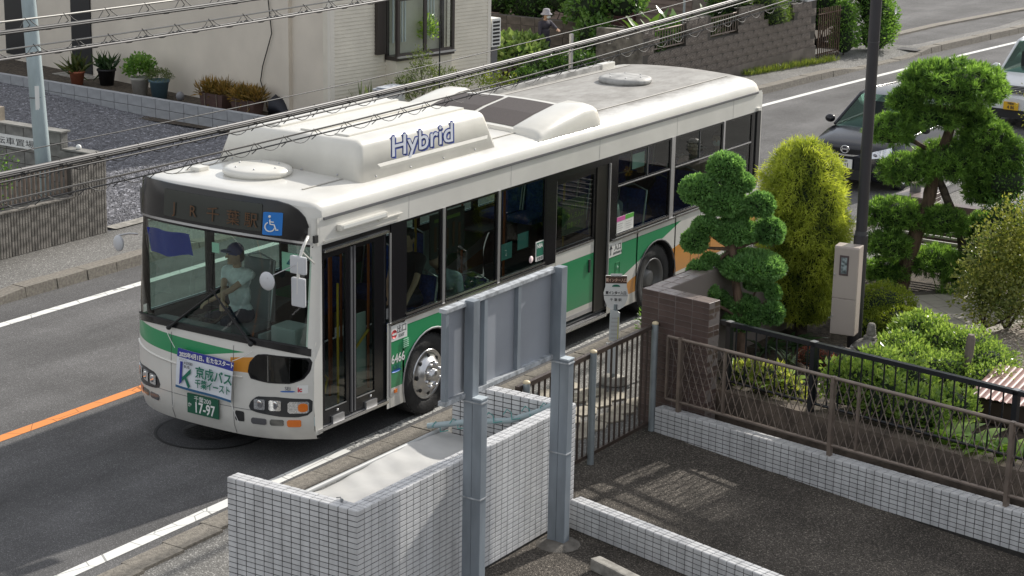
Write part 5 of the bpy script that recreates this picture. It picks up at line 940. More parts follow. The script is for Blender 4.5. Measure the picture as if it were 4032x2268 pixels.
# -- golden thread cypress
gtree = thing('golden_cypress', 'bushy golden-green thread cypress between the cloud-pruned tree and the meter pole', 'tree', (3.95, 6.82, .44))
curvy([(3.95, 6.82, .40), (3.95, 6.83, 1.2), (3.92, 6.8, 2.5)], [.085, .07, .02], 'trunk', M_bark2, gtree)
prof = [(.62, .25), (.85, .38), (1.1, .42), (1.4, .48), (1.7, .53), (2.0, .51), (2.3, .47), (2.5, .43), (2.68, .34), (2.80, .22), (2.86, .08)]
zz = np.array([p[0] for p in prof]); rrp = np.array([p[1] for p in prof]); n = 21000
z = RNG.uniform(.66, 2.88, n); a = RNG.uniform(0, 6.283, n); keep = RNG.uniform(size=n) < .25+np.interp(z, zz, rrp); z, a = z[keep], a[keep]; n = len(z)
lump = 1+.10*np.sin(a*5+z*4)+.08*np.sin(a*9-z*7)+.06*np.sin(z*17+a*3); R_ = np.interp(z, zz, rrp)*lump*RNG.uniform(.74, 1.04, n); cx_, cy_ = np.interp(z, [0, 1.5, 3], [3.95, 3.93, 3.86]), 6.80
P = np.stack([cx_+R_*np.cos(a), cy_+R_*np.sin(a), z], 1); O_ = np.stack([np.cos(a), np.sin(a), np.interp(z, [.6, 2.2, 2.9], [-.1, .2, 1.6])], 1); parts = []
tone = np.clip((R_/np.interp(z, zz, rrp)-.7)*1.9+RNG.normal(0, .15, n)+(z-1.8)*.14, 0, 1)  # yellower outer tips, plus sunlight on the upper crown put into the tone
D1 = unit(O_+RNG.normal(scale=.45, size=P.shape)); V1 = leaves(P, D1, .07, .012, tone); tip = P+D1*.06; parts.append(V1)
for q in range(3):
    D2 = unit(D1*.5+RNG.normal(scale=.5, size=P.shape)+np.array([0, 0, -.75 if q else .1])); parts.append(leaves(tip-D1*.02*q, D2, RNG.uniform(.05, .10, n), .0085, np.clip(tone+.12, 0, 1)))
npmesh('crown', *join(parts)[:2], M_gold, gtree, join(parts)[2])
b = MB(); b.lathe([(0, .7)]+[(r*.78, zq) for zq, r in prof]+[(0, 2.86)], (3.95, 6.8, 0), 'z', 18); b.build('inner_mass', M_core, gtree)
# -- the trained podocarp with star-like needle tufts
nk_ = thing('trained_podocarp', 'trained podocarp tree with tiered needle pads in front of the dark car', 'tree', (4.11, 9.59, .44))
curvy([(4.11, 9.59, .40), (4.26, 9.69, 1.09), (4.40, 9.78, 1.7), (4.44, 9.80, 2.06), (4.56, 9.88, 2.57), (4.65, 9.94, 3.05)], [.115, .105, .085, .08, .065, .045], 'trunk', M_bark, nk_, 10)
curvy([(4.44, 9.8, 2.15), (4.6, 9.91, 1.75), (4.80, 10.03, 1.18), (4.94, 10.12, .60)], [.05, .055, .06, .07], 'prop_limb', M_bark2, nk_)
curvy([(4.62, 9.92, 2.95), (4.35, 9.75, 2.98), (4.1, 9.58, 3.0)], [.04, .035, .02], 'branch', M_bark, nk_); curvy([(4.5, 9.84, 2.3), (4.2, 9.64, 2.5), (3.95, 9.48, 2.6)], [.035, .03, .015], 'branch', M_bark, nk_); curvy([(4.45, 9.8, 2.1), (4.75, 10, 2.2), (5.1, 10.2, 2.3)], [.035, .03, .015], 'branch', M_bark, nk_); curvy([(4.3, 9.7, 1.3), (4.1, 9.58, 1.35), (3.98, 9.5, 1.4)], [.035, .03, .015], 'branch', M_bark, nk_)
NP = [(4.56, 9.88, 3.30, .58, .28), (4.30, 9.72, 3.33, .34, .24), (4.85, 10.06, 3.28, .36, .22), (4.05, 9.55, 3.07, .20, .15), (4.36, 9.75, 2.84, .35, .11), (3.91, 9.46, 2.63, .28, .19), (4.10, 9.58, 2.72, .2, .14), (4.80, 10.03, 2.84, .26, .15), (4.98, 10.15, 2.56, .32, .23), (5.22, 10.30, 2.30, .27, .28), (4.58, 9.89, 2.24, .40, .23), (4.13, 9.60, 2.11, .34, .19), (4.90, 10.10, 2.13, .36, .19), (5.05, 10.19, 1.85, .27, .22), (4.03, 9.54, 1.47, .36, .20), (3.96, 9.49, 1.10, .28, .19), (4.56, 9.88, 1.43, .29, .18), (5.05, 10.19, 1.25, .18, .25), (4.54, 9.85, .82, .40, .17), (4.82, 10.0, .66, .19, .16), (3.98, 9.5, .68, .28, .14)]
for (x, y, z, rx, rz) in NP:
    c = Vector((x, y, z))+Vector((.54, -.84, 0))*random.uniform(-.12, .12); r = (rx*1.1, rx, rz*1.12); nt_ = int(2300*rx*(rx+rz)+120)
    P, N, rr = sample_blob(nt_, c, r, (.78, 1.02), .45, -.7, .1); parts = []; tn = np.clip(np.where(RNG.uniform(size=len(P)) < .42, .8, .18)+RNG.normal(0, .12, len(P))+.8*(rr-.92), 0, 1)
    for q in range(11):
        D = unit(N*.75+RNG.normal(scale=.62, size=P.shape)); parts.append(leaves(P, D, RNG.uniform(.05, .10, len(P)), .0125, tn, .03))
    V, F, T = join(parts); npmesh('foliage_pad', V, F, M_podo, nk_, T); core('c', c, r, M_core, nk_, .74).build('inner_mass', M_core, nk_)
# -- meter pole with its grey cabinet
mp_ = thing('meter_pole', 'tall dark steel pole with a grey meter cabinet in the garden', 'pole', (4.93, 6.20, .45))
M_pole = mat('dark_grey_pole', (.035, .033, .038), .4, noise=.1, nscale=2); MB().tube([(4.93, 6.20, .40), (4.93, 6.20, 1.98)], .085, 18).build('lower_shaft', M_pole, mp_); MB().tube([(4.93, 6.20, 1.96), (4.93, 6.20, 2.03)], .074, 18).build('collar', mat('grey_collar', (.06, .06, .065), .5), mp_); MB().tube([(4.93, 6.20, 2.0), (4.93, 6.20, 6.4)], .067, 18).build('upper_shaft', M_pole, mp_)
MB().tube([(4.93, 6.20, 4.28), (4.93, 6.20, 4.29)], .069, 18).build('pole_band', MATS['grey_collar'], mp_)
M_cab = mat('warm_grey_cabinet', (.43, .37, .335), .45, noise=.04, nscale=2); ca_ = rad(8); CU = Vector((math.cos(ca_), math.sin(ca_), 0)); CN = Vector((math.sin(ca_), -math.cos(ca_), 0)); C0 = Vector((4.86, 6.10, 0))
def cbx(nm, u0, u1, d0, d1, z0, z1, m, par, bev=.012):
    b = MB(); b.bbox(u0, u1, -d1, -d0, z0, z1, bev); b.v = [(C0+CU*x+(-CN)*y+Vector((0, 0, z_)))[:] for x, y, z_ in b.v]; return b.build(nm, m, par)
cab = cbx('meter_cabinet', -.15, .15, .0, .20, .80, 1.885, M_cab, mp_, .014); d1_ = cbx('upper_door', -.145, .145, .20, .212, 1.255, 1.87, M_cab, cab, .006); d2_ = cbx('lower_door', -.145, .145, .20, .212, .81, 1.245, M_cab, cab, .006)
cbx('inspection_window', -.075, .035, .212, .218, 1.535, 1.78, mat('window_frame_purple', (.09, .065, .07), .4), cab, .004); cbx('window_pane', -.055, .015, .218, .221, 1.56, 1.755, mat('meter_face', (.22, .26, .27), .15, noise=.6, nscale=30), cab, .001); cbx('lock_knob', -.135, -.115, .212, .225, 1.53, 1.55, M_alu, cab, .004); cbx('lock_knob', -.135, -.115, .212, .225, 1.02, 1.04, M_alu, cab, .004)
b = MB(); fcv = Vector((.47, -.88, 0)).normalized(); b.lathe([(0, .0), (.055, .0), (.057, -.006)], (0, 0, 0), 'y', 18); rq = Vector((0, -1, 0)).rotation_difference(fcv); b.v = [(rq @ Vector(v) @ Matrix.Identity(3) if False else (rq @ Vector((v[0], -v[1], v[2]))))[:] for v in b.v]; b.v = [(Vector(v)+Vector((4.93, 6.20, .60))+fcv*.088)[:] for v in b.v]; b.build('white_disc', M_wsign, mp_)
# -- shrubs and small things of the garden
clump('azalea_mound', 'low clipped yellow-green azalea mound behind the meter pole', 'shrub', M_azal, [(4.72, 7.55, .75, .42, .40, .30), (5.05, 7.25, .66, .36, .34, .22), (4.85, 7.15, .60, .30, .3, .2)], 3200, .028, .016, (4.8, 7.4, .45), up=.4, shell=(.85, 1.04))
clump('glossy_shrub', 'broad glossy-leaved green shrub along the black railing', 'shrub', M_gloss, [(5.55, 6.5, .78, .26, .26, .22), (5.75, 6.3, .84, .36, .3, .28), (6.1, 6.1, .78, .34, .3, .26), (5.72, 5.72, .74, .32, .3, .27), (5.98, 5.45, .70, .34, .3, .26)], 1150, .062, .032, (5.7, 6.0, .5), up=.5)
clump('spreading_shrub', 'sprawling green shrub around the wooden post', 'shrub', M_gloss, [(6.45, 6.0, .84, .36, .34, .28), (6.75, 5.75, .78, .36, .34, .25), (6.95, 5.35, .72, .34, .30, .22), (6.4, 5.35, .74, .34, .3, .24)], 1500, .04, .024, (6.6, 5.7, .52), up=.4)
clump('railing_shrub', 'leafy green shrub growing right behind the black railing bars', 'shrub', M_gloss, [(5.75, 4.0, .82, .26, .18, .3), (6.0, 3.93, .84, .3, .18, .32), (6.3, 3.85, .80, .32, .18, .3), (6.75, 3.72, .80, .3, .18, .26), (5.85, 4.7, .82, .3, .24, .28), (6.3, 4.5, .8, .3, .24, .26), (6.9, 4.2, .74, .3, .24, .24)], 900, .07, .034, (5.8, 4.35, .5), up=.5)
clump('thin_yellow_bush', 'thin bush with yellowing leaves at the edge of the garden path', 'shrub', M_yel_l, [(5.85, 8.2, 1.0, .38, .34, .45), (6.2, 8.3, 1.3, .42, .4, .5), (6.0, 8.6, 1.7, .42, .4, .45), (6.55, 8.6, 1.55, .45, .4, .5), (6.7, 8.9, 2.05, .45, .45, .4), (6.15, 8.7, 1.15, .4, .4, .4), (6.75, 8.3, 1.0, .4, .4, .45)], 620, .06, .03, (6.1, 8.3, .5), shell=(.2, 1.15), spread=1., dark=False, low=-1)
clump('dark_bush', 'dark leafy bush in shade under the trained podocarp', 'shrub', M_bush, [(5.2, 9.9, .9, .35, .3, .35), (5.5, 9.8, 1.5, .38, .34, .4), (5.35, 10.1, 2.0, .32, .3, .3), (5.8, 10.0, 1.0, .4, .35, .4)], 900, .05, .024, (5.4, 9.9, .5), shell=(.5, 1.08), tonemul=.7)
clump('berry_bush', 'sparse twiggy bush with red berries above the white van', 'shrub', M_yel_l, [(5.45, 10.9, 3.0, .30, .3, .34), (5.65, 11.1, 2.65, .28, .3, .34), (5.55, 11.0, 2.25, .3, .3, .3), (5.85, 11.2, 3.3, .2, .2, .4)], 200, .045, .02, (5.7, 11.1, .45), shell=(.3, 1.15), spread=1., dark=False, low=-1, tonemul=.8)
clump('red_leaf_shrub', 'small red-leaved shrub at the foot of the meter pole', 'shrub', M_red_l, [(4.74, 5.35, .62, .16, .14, .14), (4.92, 5.38, .60, .13, .12, .12)], 3000, .02, .012, (4.8, 5.35, .46), up=.3)
for i, (x, y, n_, L_, w_) in enumerate(((4.42, 5.5, 26, .36, .03), (5.62, 7.55, 14, .34, .07), (5.85, 7.35, 12, .3, .06))): strap('strap_leaf_plant', ['pale-edged strap-leaf tuft beside the red shrub', 'dark spiky tuft at the near edge of the paved corner', 'dark spiky tuft beside the thin yellow bush'][i], 'plant', M_strap if i else leafmat('pale_strap', (.03, .09, .03), (.30, .38, .25)), (x, y, .46), n_, L_, w_, .7, .8)
for i, (x, y) in enumerate(((7.1, 3.62), (7.45, 3.5), (7.8, 3.45), (4.45, 4.28), (4.85, 4.2))): strap('broad_leaf_plant', 'broad pale green leaves behind the black railing', 'plant', M_broad, (x, y, .52), 20, .5, .15, .8, .6, 'leafy plants behind the railing', .08)
for i, (x, y) in enumerate(((3.95, 7.9), (4.2, 7.6), (4.45, 8.05), (4.15, 6.15), (3.95, 5.75))): strap('shade_lily', 'strap-leaved lily in the shade under the golden cypress', 'plant', M_strap, (x, y, .45), 18, .42, .045, .9, .9, 'lilies under the golden cypress')
strap('grass_tuft', 'tall yellow-green grass tuft on the garden gravel', 'grass', M_grass, (7.05, 6.6, .58), 60, .55, .012, .3, .45, None, .12)
strap('reed_tuft', 'fresh green grass tuft hanging by the paved corner', 'grass', M_podo, (4.75, 9.75, .45), 70, .35, .012, .7, .7, None, .12)
# stone lantern head, rocks, stump post, red tin roof, gate pillar with lamp
M_stone = mat('weathered_stone', (.21, .195, .175), .9, noise=.4, nscale=14, bump=.7, bscale=60)
sl2 = thing('stone_lantern', 'weathered stone lantern top standing by the glossy shrub', 'lantern', (5.22, 6.0, .46)); b = MB(); b.lathe([(.0, 0), (.17, 0), (.22, .04), (.15, .10), (.06, .14)], (5.22, 6.0, .66), 'z', 14); b.build('roof', M_stone, sl2); b = MB(); b.bbox(5.15, 5.29, 5.93, 6.07, .79, .83, .01); b.build('cap_base', M_stone, sl2); b = MB(); b.lathe([(.055, 0), (.06, .02), (.047, .13), (.035, .15), (0, .152)], (5.22, 6.0, .83), 'z', 14); b.build('finial', M_stone, sl2); b = MB(); b.lathe([(.13, 0), (.12, .2)], (5.22, 6.0, .46), 'z', 12); b.build('body', M_stone, sl2)
def rock(nm, lab, c, r, m=M_stone):
    b = MB(); b.ball(c, r, 12, 8); b.v = [(x+random.uniform(-1, 1)*r[0]*.1, y+random.uniform(-1, 1)*r[1]*.1, z+random.uniform(-1, 1)*r[2]*.1) for x, y, z in b.v]; o = b.build(nm, m); o.modifiers.new('s', 'SUBSURF').render_levels = 1; return tag(o, lab, 'rock')
rock('garden_rock', 'dark rock behind the red-leaved shrub', (4.95, 5.75, .5), (.22, .15, .22), mat('dark_rock', (.08, .07, .065), .9, noise=.4, nscale=9, bump=.7)); rock('mossy_rock', 'rounded rock beside the stone lantern', (5.1, 5.85, .52), (.24, .18, .17))
wp_ = MB(); wp_.tube([(6.62, 5.42, .45), (6.625, 5.43, .8), (6.64, 5.44, 1.17), (6.642, 5.44, 1.22)], [.05, .05, .052, .035], 12); tag(wp_.build('wooden_stake', mat('weathered_wood', (.19, .155, .135), .9, noise=.35, nscale=12, bump=.6, stretch=(1, 1, .15))), 'round weathered wooden stake in the sprawling shrub', 'post')
tr_ = thing('tin_roof', 'small corrugated reddish tin roof behind the black railing', 'roof', (7.7, 5.0, .6)); M_tin = mat('red_tin', (.30, .17, .15), .5, noise=.15, nscale=4)
for k in range(24):
    u0 = 6.95+k*.075; MB().grid([[(u0+.0375*(1+math.cos(t)), yv, .80+.016*math.sin(t)+(yv-4.6)*.12-(u0-6.95)*.02) for t in np.linspace(math.pi, 0, 6)] for yv in (4.55, 5.5)]).build('corrugation', M_tin, tr_)
b = MB(); b.box(6.98, 8.7, 4.65, 5.4, .5, .74); b.build('shed_body', M_brd, tr_)
gp = thing('gate_pillar', 'brown tiled gate pillar with a pale top by the road', 'pillar', (3.0, 12.6, 0)); b = MB(); b.box(2.95, 3.40, 12.22, 12.95, 0, 1.16); b.build('pillar_core', M_bgrout, gp)
lay('brown_tile', gp, ME_bt, rect_layout((2.95, 12.22, -.02), (1, 0, 0), (0, 0, 1), 2, 17, .225, PH)+rect_layout((3.40, 12.22, -.02), (0, 1, 0), (0, 0, 1), 3, 17, .243, PH)); lay('cap_tile', gp, ME_bc, rect_layout((2.95, 12.22, 1.16), (1, 0, 0), (0, 1, 0), 2, 7, .225, .104))
lp = thing('pillar_lamp', 'round white globe lamp on the gate pillar', 'lamp', (3.12, 12.6, 1.166)); b = MB(); b.lathe([(.085, 0), (.085, .1), (.075, .12)], (3.12, 12.6, 1.166), 'z', 16); b.build('lamp_base', mat('lamp_base_grey', (.12, .12, .12), .6), lp); b = MB(); b.lathe([(.075, .12), (.11, .17), (.125, .24), (.115, .31), (.07, .36), (0, .37)], (3.12, 12.6, 1.166), 'z', 18); b.build('globe', mat('opal_globe', (.78, .76, .68), .35), lp)
for z_ in (.19, .25, .31): b = MB(); b.lathe([(.128, z_-.006), (.131, z_), (.128, z_+.006)], (3.12, 12.6, 1.166), 'z', 18); b.build('guard_ring', M_rub, lp)
b = MB(); b.box(3.40, 5.1, 12.7, 12.9, 0, 1.0); gw = tag(b.build('low_garden_wall', M_btile), 'low brown tiled wall running from the gate pillar', 'wall')
fl2 = thing('yellow_flower', 'single yellow flower on a stem in front of the gate pillar', 'flower', (3.42, 11.0, .44)); MB().tube([(3.42, 11.0, .44), (3.42, 11.0, 1.22)], .008, 5).build('stem', M_podo, fl2)
for k in range(6): a = k*1.047; b = MB(); b.prism([(3.42, 11, 1.22), (3.42+.07*math.cos(a-.35), 11-.02, 1.23+.07*math.sin(a-.35)), (3.42+.085*math.cos(a), 11-.03, 1.23+.085*math.sin(a)), (3.42+.07*math.cos(a+.35), 11-.02, 1.23+.07*math.sin(a+.35))], (0, .004, 0)); b.build('petal', mat('petal_yellow', (.75, .45, .02), .6), fl2)
# slatted bench-like screen in the shade
ss = thing('slatted_screen', 'pale slatted screen in the shade behind the podocarp trunk', 'screen', (3.75, 10.6, .45)); M_slat = mat('pale_slat', (.5, .48, .45), .6)
for k in range(7): MB().box(3.7, 4.7, 10.6, 10.63, .62+k*.075, .65+k*.075).build('slat', M_slat, ss)
for x_ in (3.66, 4.7): MB().box(x_, x_+.05, 10.6, 10.65, .45, 1.2).build('upright', M_bark2, ss)
# flower pot on the footway
fp_ = thing('white_flower_pot', 'white flower pot with white flowers behind the bar fence', 'flower pot', (2.62, 5.35, 0)); b = MB(); b.lathe([(0, 0), (.09, 0), (.13, .2), (.135, .22), (.12, .22), (.11, .18), (0, .18)], (2.62, 5.35, .32), 'z', 18); b.build('pot', M_wsign, fp_); b = MB(); b.lathe([(.02, 0), (.02, .32)], (2.62, 5.35, 0), 'z', 8); b.lathe([(.14, .0), (.12, .02), (.02, .03)], (2.62, 5.35, 0), 'z', 12); b.build('stand', M_rub, fp_)
P, N, rr = sample_blob(420, (2.62, 5.35, .70), (.17, .17, .2), (.3, 1.1), .2, -.9); V, F, T = leaves(P, unit(N+RNG.normal(scale=.6, size=P.shape)), .08, .025, RNG.uniform(.2, 1, len(P)), .1); npmesh('foliage', V, F, M_bush, fp_, T)
P, N, rr = sample_blob(60, (2.62, 5.35, .72), (.17, .17, .2), (.9, 1.1), .2, -.3); V, F, T = leaves(P, unit(N+RNG.normal(scale=.8, size=P.shape)), .03, .03, RNG.uniform(.5, 1, len(P)), .1); npmesh('blossoms', V, F, M_wsign, fp_)

# -- taller trees of the garden beyond the paved corner: they shade the lot
for i, (x, y, zc, r_) in enumerate(((8.0, 9.1, 4.75, .95), (9.6, 9.4, 4.9, 1.15), (7.4, 11.4, 6.0, 1.0))):
    clump('garden_tree', ['round-crowned leafy tree above the corrugated tin roof', 'tallest leafy tree at the back of the garden', 'slender leafy tree behind the thin yellow bush'][i], 'tree', M_bush, [(x+dx*r_, y+dy*r_, zc+dz*r_, r_*.55, r_*.55, r_*.45) for dx, dy, dz in ((0, 0, .3), (.6, .1, 0), (-.45, .3, -.1), (.1, -.6, -.2), (.1, .6, .1), (-.3, -.4, .25), (.4, .4, -.4))], 70, .16, .08, (x, y, .5), shell=(.3, 1.1), dark=False, low=-1, spread=.9)

clump('yellow_green_cover', 'yellow-green low plants at the railing foot beside the brown wall', 'plant', leafmat('lime_leaf', (.12, .20, .03), (.50, .52, .14), trans=.4), [(4.45, 4.25, .62, .22, .14, .16), (4.8, 4.17, .66, .22, .14, .18), (5.05, 4.1, .6, .2, .12, .14)], 900, .08, .035, (4.7, 4.2, .48), up=.5)
clump('tawny_bush', 'dense tawny-green bush beside the garden path', 'shrub', leafmat('tawny_leaf', (.07, .12, .03), (.33, .35, .13), trans=.4, rough=.35), [(5.62, 8.35, .95, .3, .28, .42), (5.95, 8.15, .85, .34, .3, .36), (5.75, 8.5, 1.4, .3, .3, .36), (6.3, 8.0, .85, .36, .3, .36)], 520, .06, .03, (5.8, 8.3, .48), shell=(.3, 1.15), dark=False)
# ================================================================== ACROSS THE ROAD
def SC(p, k): return CAM+(Vector(p)-CAM)*k
# -- the cream house: rendered gable wall, boarded road front with a bay window
M_rend = mat('cream_render', (.71, .645, .55), .9, noise=.07, nscale=.9, bump=.15, bscale=120); M_sid = mat('cream_siding', (.70, .655, .555), .6, noise=.05, nscale=3); M_trim = mat('cream_trim', (.74, .70, .62), .6); M_found = mat('foundation_tan', (.30, .255, .20), .9, noise=.2, nscale=6)
M_wfr = mat('dark_brown_sash', (.045, .036, .033), .4); M_pane = glass('house_glass', (.8, .85, .83), base=.0, refl=.6); M_blackdoor = mat('dark_shutter', (.012, .013, .016), .4)
HK = Vector((-10.17, 15.38, 0)); HB = Vector((-math.cos(rad(10.8)), math.sin(rad(10.8)), 0)); HS = Vector((math.cos(rad(81.5)), math.sin(rad(81.5)), 0)); HO = Vector((HS.y, -HS.x, 0)); HBN = Vector((-HB.y, HB.x, 0))  # HBN faces the lot
if HBN.y > 0: HBN = -HBN
house = thing('cream_house', 'cream house with a plain rendered side and a boarded front with bay window', 'house', (-10.2, 15.4, .2)); HT = 3.75
def hq(s_, z, o=0): return HK+HS*s_+HO*o+Vector((0, 0, z))
def hb(t, z, o=0): return HK+HB*t+HBN*o+Vector((0, 0, z))
def slab(nm, f, a0, a1, z0, z1, o0, o1, m, par=house):
    b = MB(); b.prism([f(a0, z0, o0)[:], f(a1, z0, o0)[:], f(a1, z1, o0)[:], f(a0, z1, o0)[:]], tuple(f(0, 0, o1)-f(0, 0, o0))); return b.build(nm, m, par)
slab('rendered_wall', hb, 1.35, 16, .26, HT, -.02, -.2, M_rend); slab('rendered_wall', hb, .06, 1.34, .26, HT, -.06, -.2, M_rend); slab('wall_pilaster', hb, 1.22, 1.42, .2, HT, .03, -.06, M_rend); slab('foundation', hb, 0, 16, 0, .26, -.03, -.2, M_found)
slab('corner_trim', hb, -.02, .06, .2, HT, .012, -.1, M_trim); slab('corner_trim', hq, -.02, .07, .2, HT, .016, -.05, M_trim); slab('siding_backing', hq, .0, 4.7, .2, HT, -.02, -.2, M_sid); slab('corner_trim', hq, 4.6, 4.7, .2, HT, .02, -.05, M_trim); slab('house_rear', hq, 4.64, 4.7, .2, HT, -.05, -9, M_sid)
b = MB(); b.prism([hb(-.3, HT, .3)[:], hb(16.2, HT, .3)[:], hb(16.2, HT, -5)[:], hb(-.3, HT, -5)[:]], (0, 0, .12)); b.build('roof', mat('dark_roof', (.08, .08, .085), .7), house)
def board(s0, s1, z, o=0.):
    b = MB(); h = .072; b.add([hq(s0, z, o+.016)[:], hq(s1, z, o+.016)[:], hq(s1, z+h, o+.004)[:], hq(s0, z+h, o+.004)[:], hq(s0, z, o)[:], hq(s1, z, o)[:]], [(0, 1, 2, 3), (4, 5, 1, 0)]); b.build('siding_board', M_sid, house)
z = .26
while z < HT-.05:
    if z < 1.36: board(.07, 4.6, z)
    else: board(.07, 1.48, z); board(3.34, 4.6, z)
    z += .0745
# bay window
BO = .36; s0, s1, zb0, zb1 = 1.52, 3.20, 1.50, 3.3
bay = slab('bay_window', hq, s0, s1, zb0-.08, zb0, BO, 0, M_wfr); slab('bay_apron', hq, s0+.02, s1-.02, .9, zb0-.08, BO-.06, 0, M_sid, bay); slab('bay_top', hq, s0-.05, s1+.05, zb1, zb1+.1, BO+.04, 0, M_wfr, bay)
for s_ in (s0, s1-.07): slab('bay_post', hq, s_, s_+.07, zb0, zb1, BO, BO-.07, M_wfr, bay); slab('bay_post', hq, s_, s_+.07, zb0, zb1, .06, 0, M_wfr, bay)
slab('meeting_stile', hq, 2.30, 2.38, zb0, zb1, BO-.01, BO-.05, M_wfr, bay); slab('glazing_bar', hq, s0+.07, 2.30, 2.62, 2.65, BO-.015, BO-.045, M_wfr, bay); slab('glazing_bar', hq, 2.38, s1-.07, 2.62, 2.65, BO-.015, BO-.045, M_wfr, bay); slab('sill_rail', hq, s0+.07, s1-.07, zb0, zb0+.07, BO-.01, BO-.05, M_wfr, bay)
[MB().quad(hq(a, zb0+.07, BO-.03), hq(c, zb0+.07, BO-.03), hq(c, zb1, BO-.03), hq(a, zb1, BO-.03)).build('pane', M_pane, bay) for a, c in ((s0+.07, 2.30), (2.38, s1-.07))]
b = MB(); b.quad(hq(s0+.03, zb0, .06), hq(s0+.03, zb0, BO-.07), hq(s0+.03, zb1, BO-.07), hq(s0+.03, zb1, .06)); b.build('pane', M_pane, bay); slab('sill_board', hq, s0, s1, zb0-.02, zb0+.01, BO+.05, BO-.02, M_alu, bay)
slab('shutter_box', hq, 1.22, 1.46, zb0+.05, HT, .10, .0, M_wfr); slab('window_interior', hq, s0+.08, s1-.08, zb0-.05, zb1+.1, -.03, -.05, mat('room_dark', (.03, .026, .022), .9))
for k in range(9): s_ = s0+.12+k*.085+(.5 if k > 4 else 0); b = MB(); b.grid([[hq(s_+.035*math.sin(t)+.04*t/6, zq, .10+.02*math.cos(t*2)) for t in np.linspace(0, 6, 7)] for zq in (1.75, 3.3)]); b.build('curtain_fold', mat('white_curtain', (.75, .78, .78), .8), bay)
P, N, rr = sample_blob(260, tuple(hq(2.62, 1.95, .18)), (.16, .22, .3), (.3, 1.1)); V, F, T = leaves(P, unit(N+RNG.normal(scale=.6, size=P.shape)), .09, .04, RNG.uniform(.2, 1, len(P)), .1); npmesh('window_plant', V, F, M_broad, bay, T)
slab('dark_door', hb, 8.05, 8.80, .30, HT-.4, .01, -.05, M_blackdoor); slab('door_step', hb, 7.7, 8.9, .1, .28, .5, .0, M_conc); slab('dark_shutter', hb, 10.2, 11.5, .4, HT-.4, .01, -.05, M_blackdoor)
MB().tube([hb(1.9, 3.7, .02), hb(1.75, 3.2, .02), hb(1.85, 2.6, .02), hb(1.75, 1.9, .02), hb(2.05, 1.2, .02), hb(2.12, .9, .02), hb(1.95, .5, .02), hb(1.9, .3, .02)], .012, 5).build('wall_cable', M_rub, house)
acu2 = thing('air_conditioner', 'white outdoor air-conditioner unit at the corner of the cream house', 'air conditioner', tuple(hq(4.95, 0, -.1))); 
def abx(nm, a, b_, c, d, e, f, m, par): B_ = MB(); B_.bbox(a, b_, c, d, e, f, .012); B_.v = [(hq(y, z_, -.3+x))[:] for x, y, z_ in B_.v]; return B_.build(nm, m, par)
abx('casing', .0, .30, 4.76, 5.04, 1.36, 1.97, M_wsign, acu2)
for k in range(7): abx('louvre', .302, .312, 4.79, 5.0, 1.40+k*.078, 1.445+k*.078, M_rub, acu2)
for k in range(7): B_ = MB(); B_.box(.05, .25, 0, .01, 1.40+k*.078, 1.445+k*.078); B_.v = [hq(4.752+y, z_, -.3+x)[:] for x, y, z_ in B_.v]; B_.build('louvre', M_rub, acu2)
abx('bracket', .05, .25, 4.8, 5.0, .2, 1.36, M_greyr, acu2)
tag(MB().quad((-24, 13.7, .27), (-7.9, 13.5, .27), (-7.9, 36, .27), (-24, 36, .27)).build('house_plot', M_soil), kind='structure')
# -- low grey block wall along the lot (each block its own piece)
M_blk1 = mat('new_grey_block', (.34, .35, .365), .85, noise=.1, nscale=4, bump=.2); gw2 = thing('grey_block_wall', 'low new grey block wall along the front of the cream house', 'wall', (-14, 13.95, .1)); GU = Vector((.9976, -.0698, 0)); GN = Vector((-.0698, -.9976, 0)); G0 = Vector((-20.6, 14.38, .02))
b = MB(); b.prism([(G0-GN*.008)[:], (G0+GU*12.85-GN*.008)[:], (G0+GU*12.85-GN*.11)[:], (G0-GN*.11)[:]], (0, 0, .615)); b.build('wall_core', mat('block_joint', (.13, .13, .13), .9), gw2)
ME_gb = tile_mesh('block', .390, .190, .010, M_blk1, .006); lay('block', gw2, ME_gb, rect_layout(G0-GN*.008+Vector((0, 0, .02)), GU, (0, 0, 1), 32, 3, .4, .2)); ME_gc = tile_mesh('coping_block', .394, .115, .012, M_blk1, .005); lay('coping_block', gw2, ME_gc, rect_layout(G0+Vector((0, 0, .615))+GN*.004, GU, -GN, 32, 1, .4, .116))
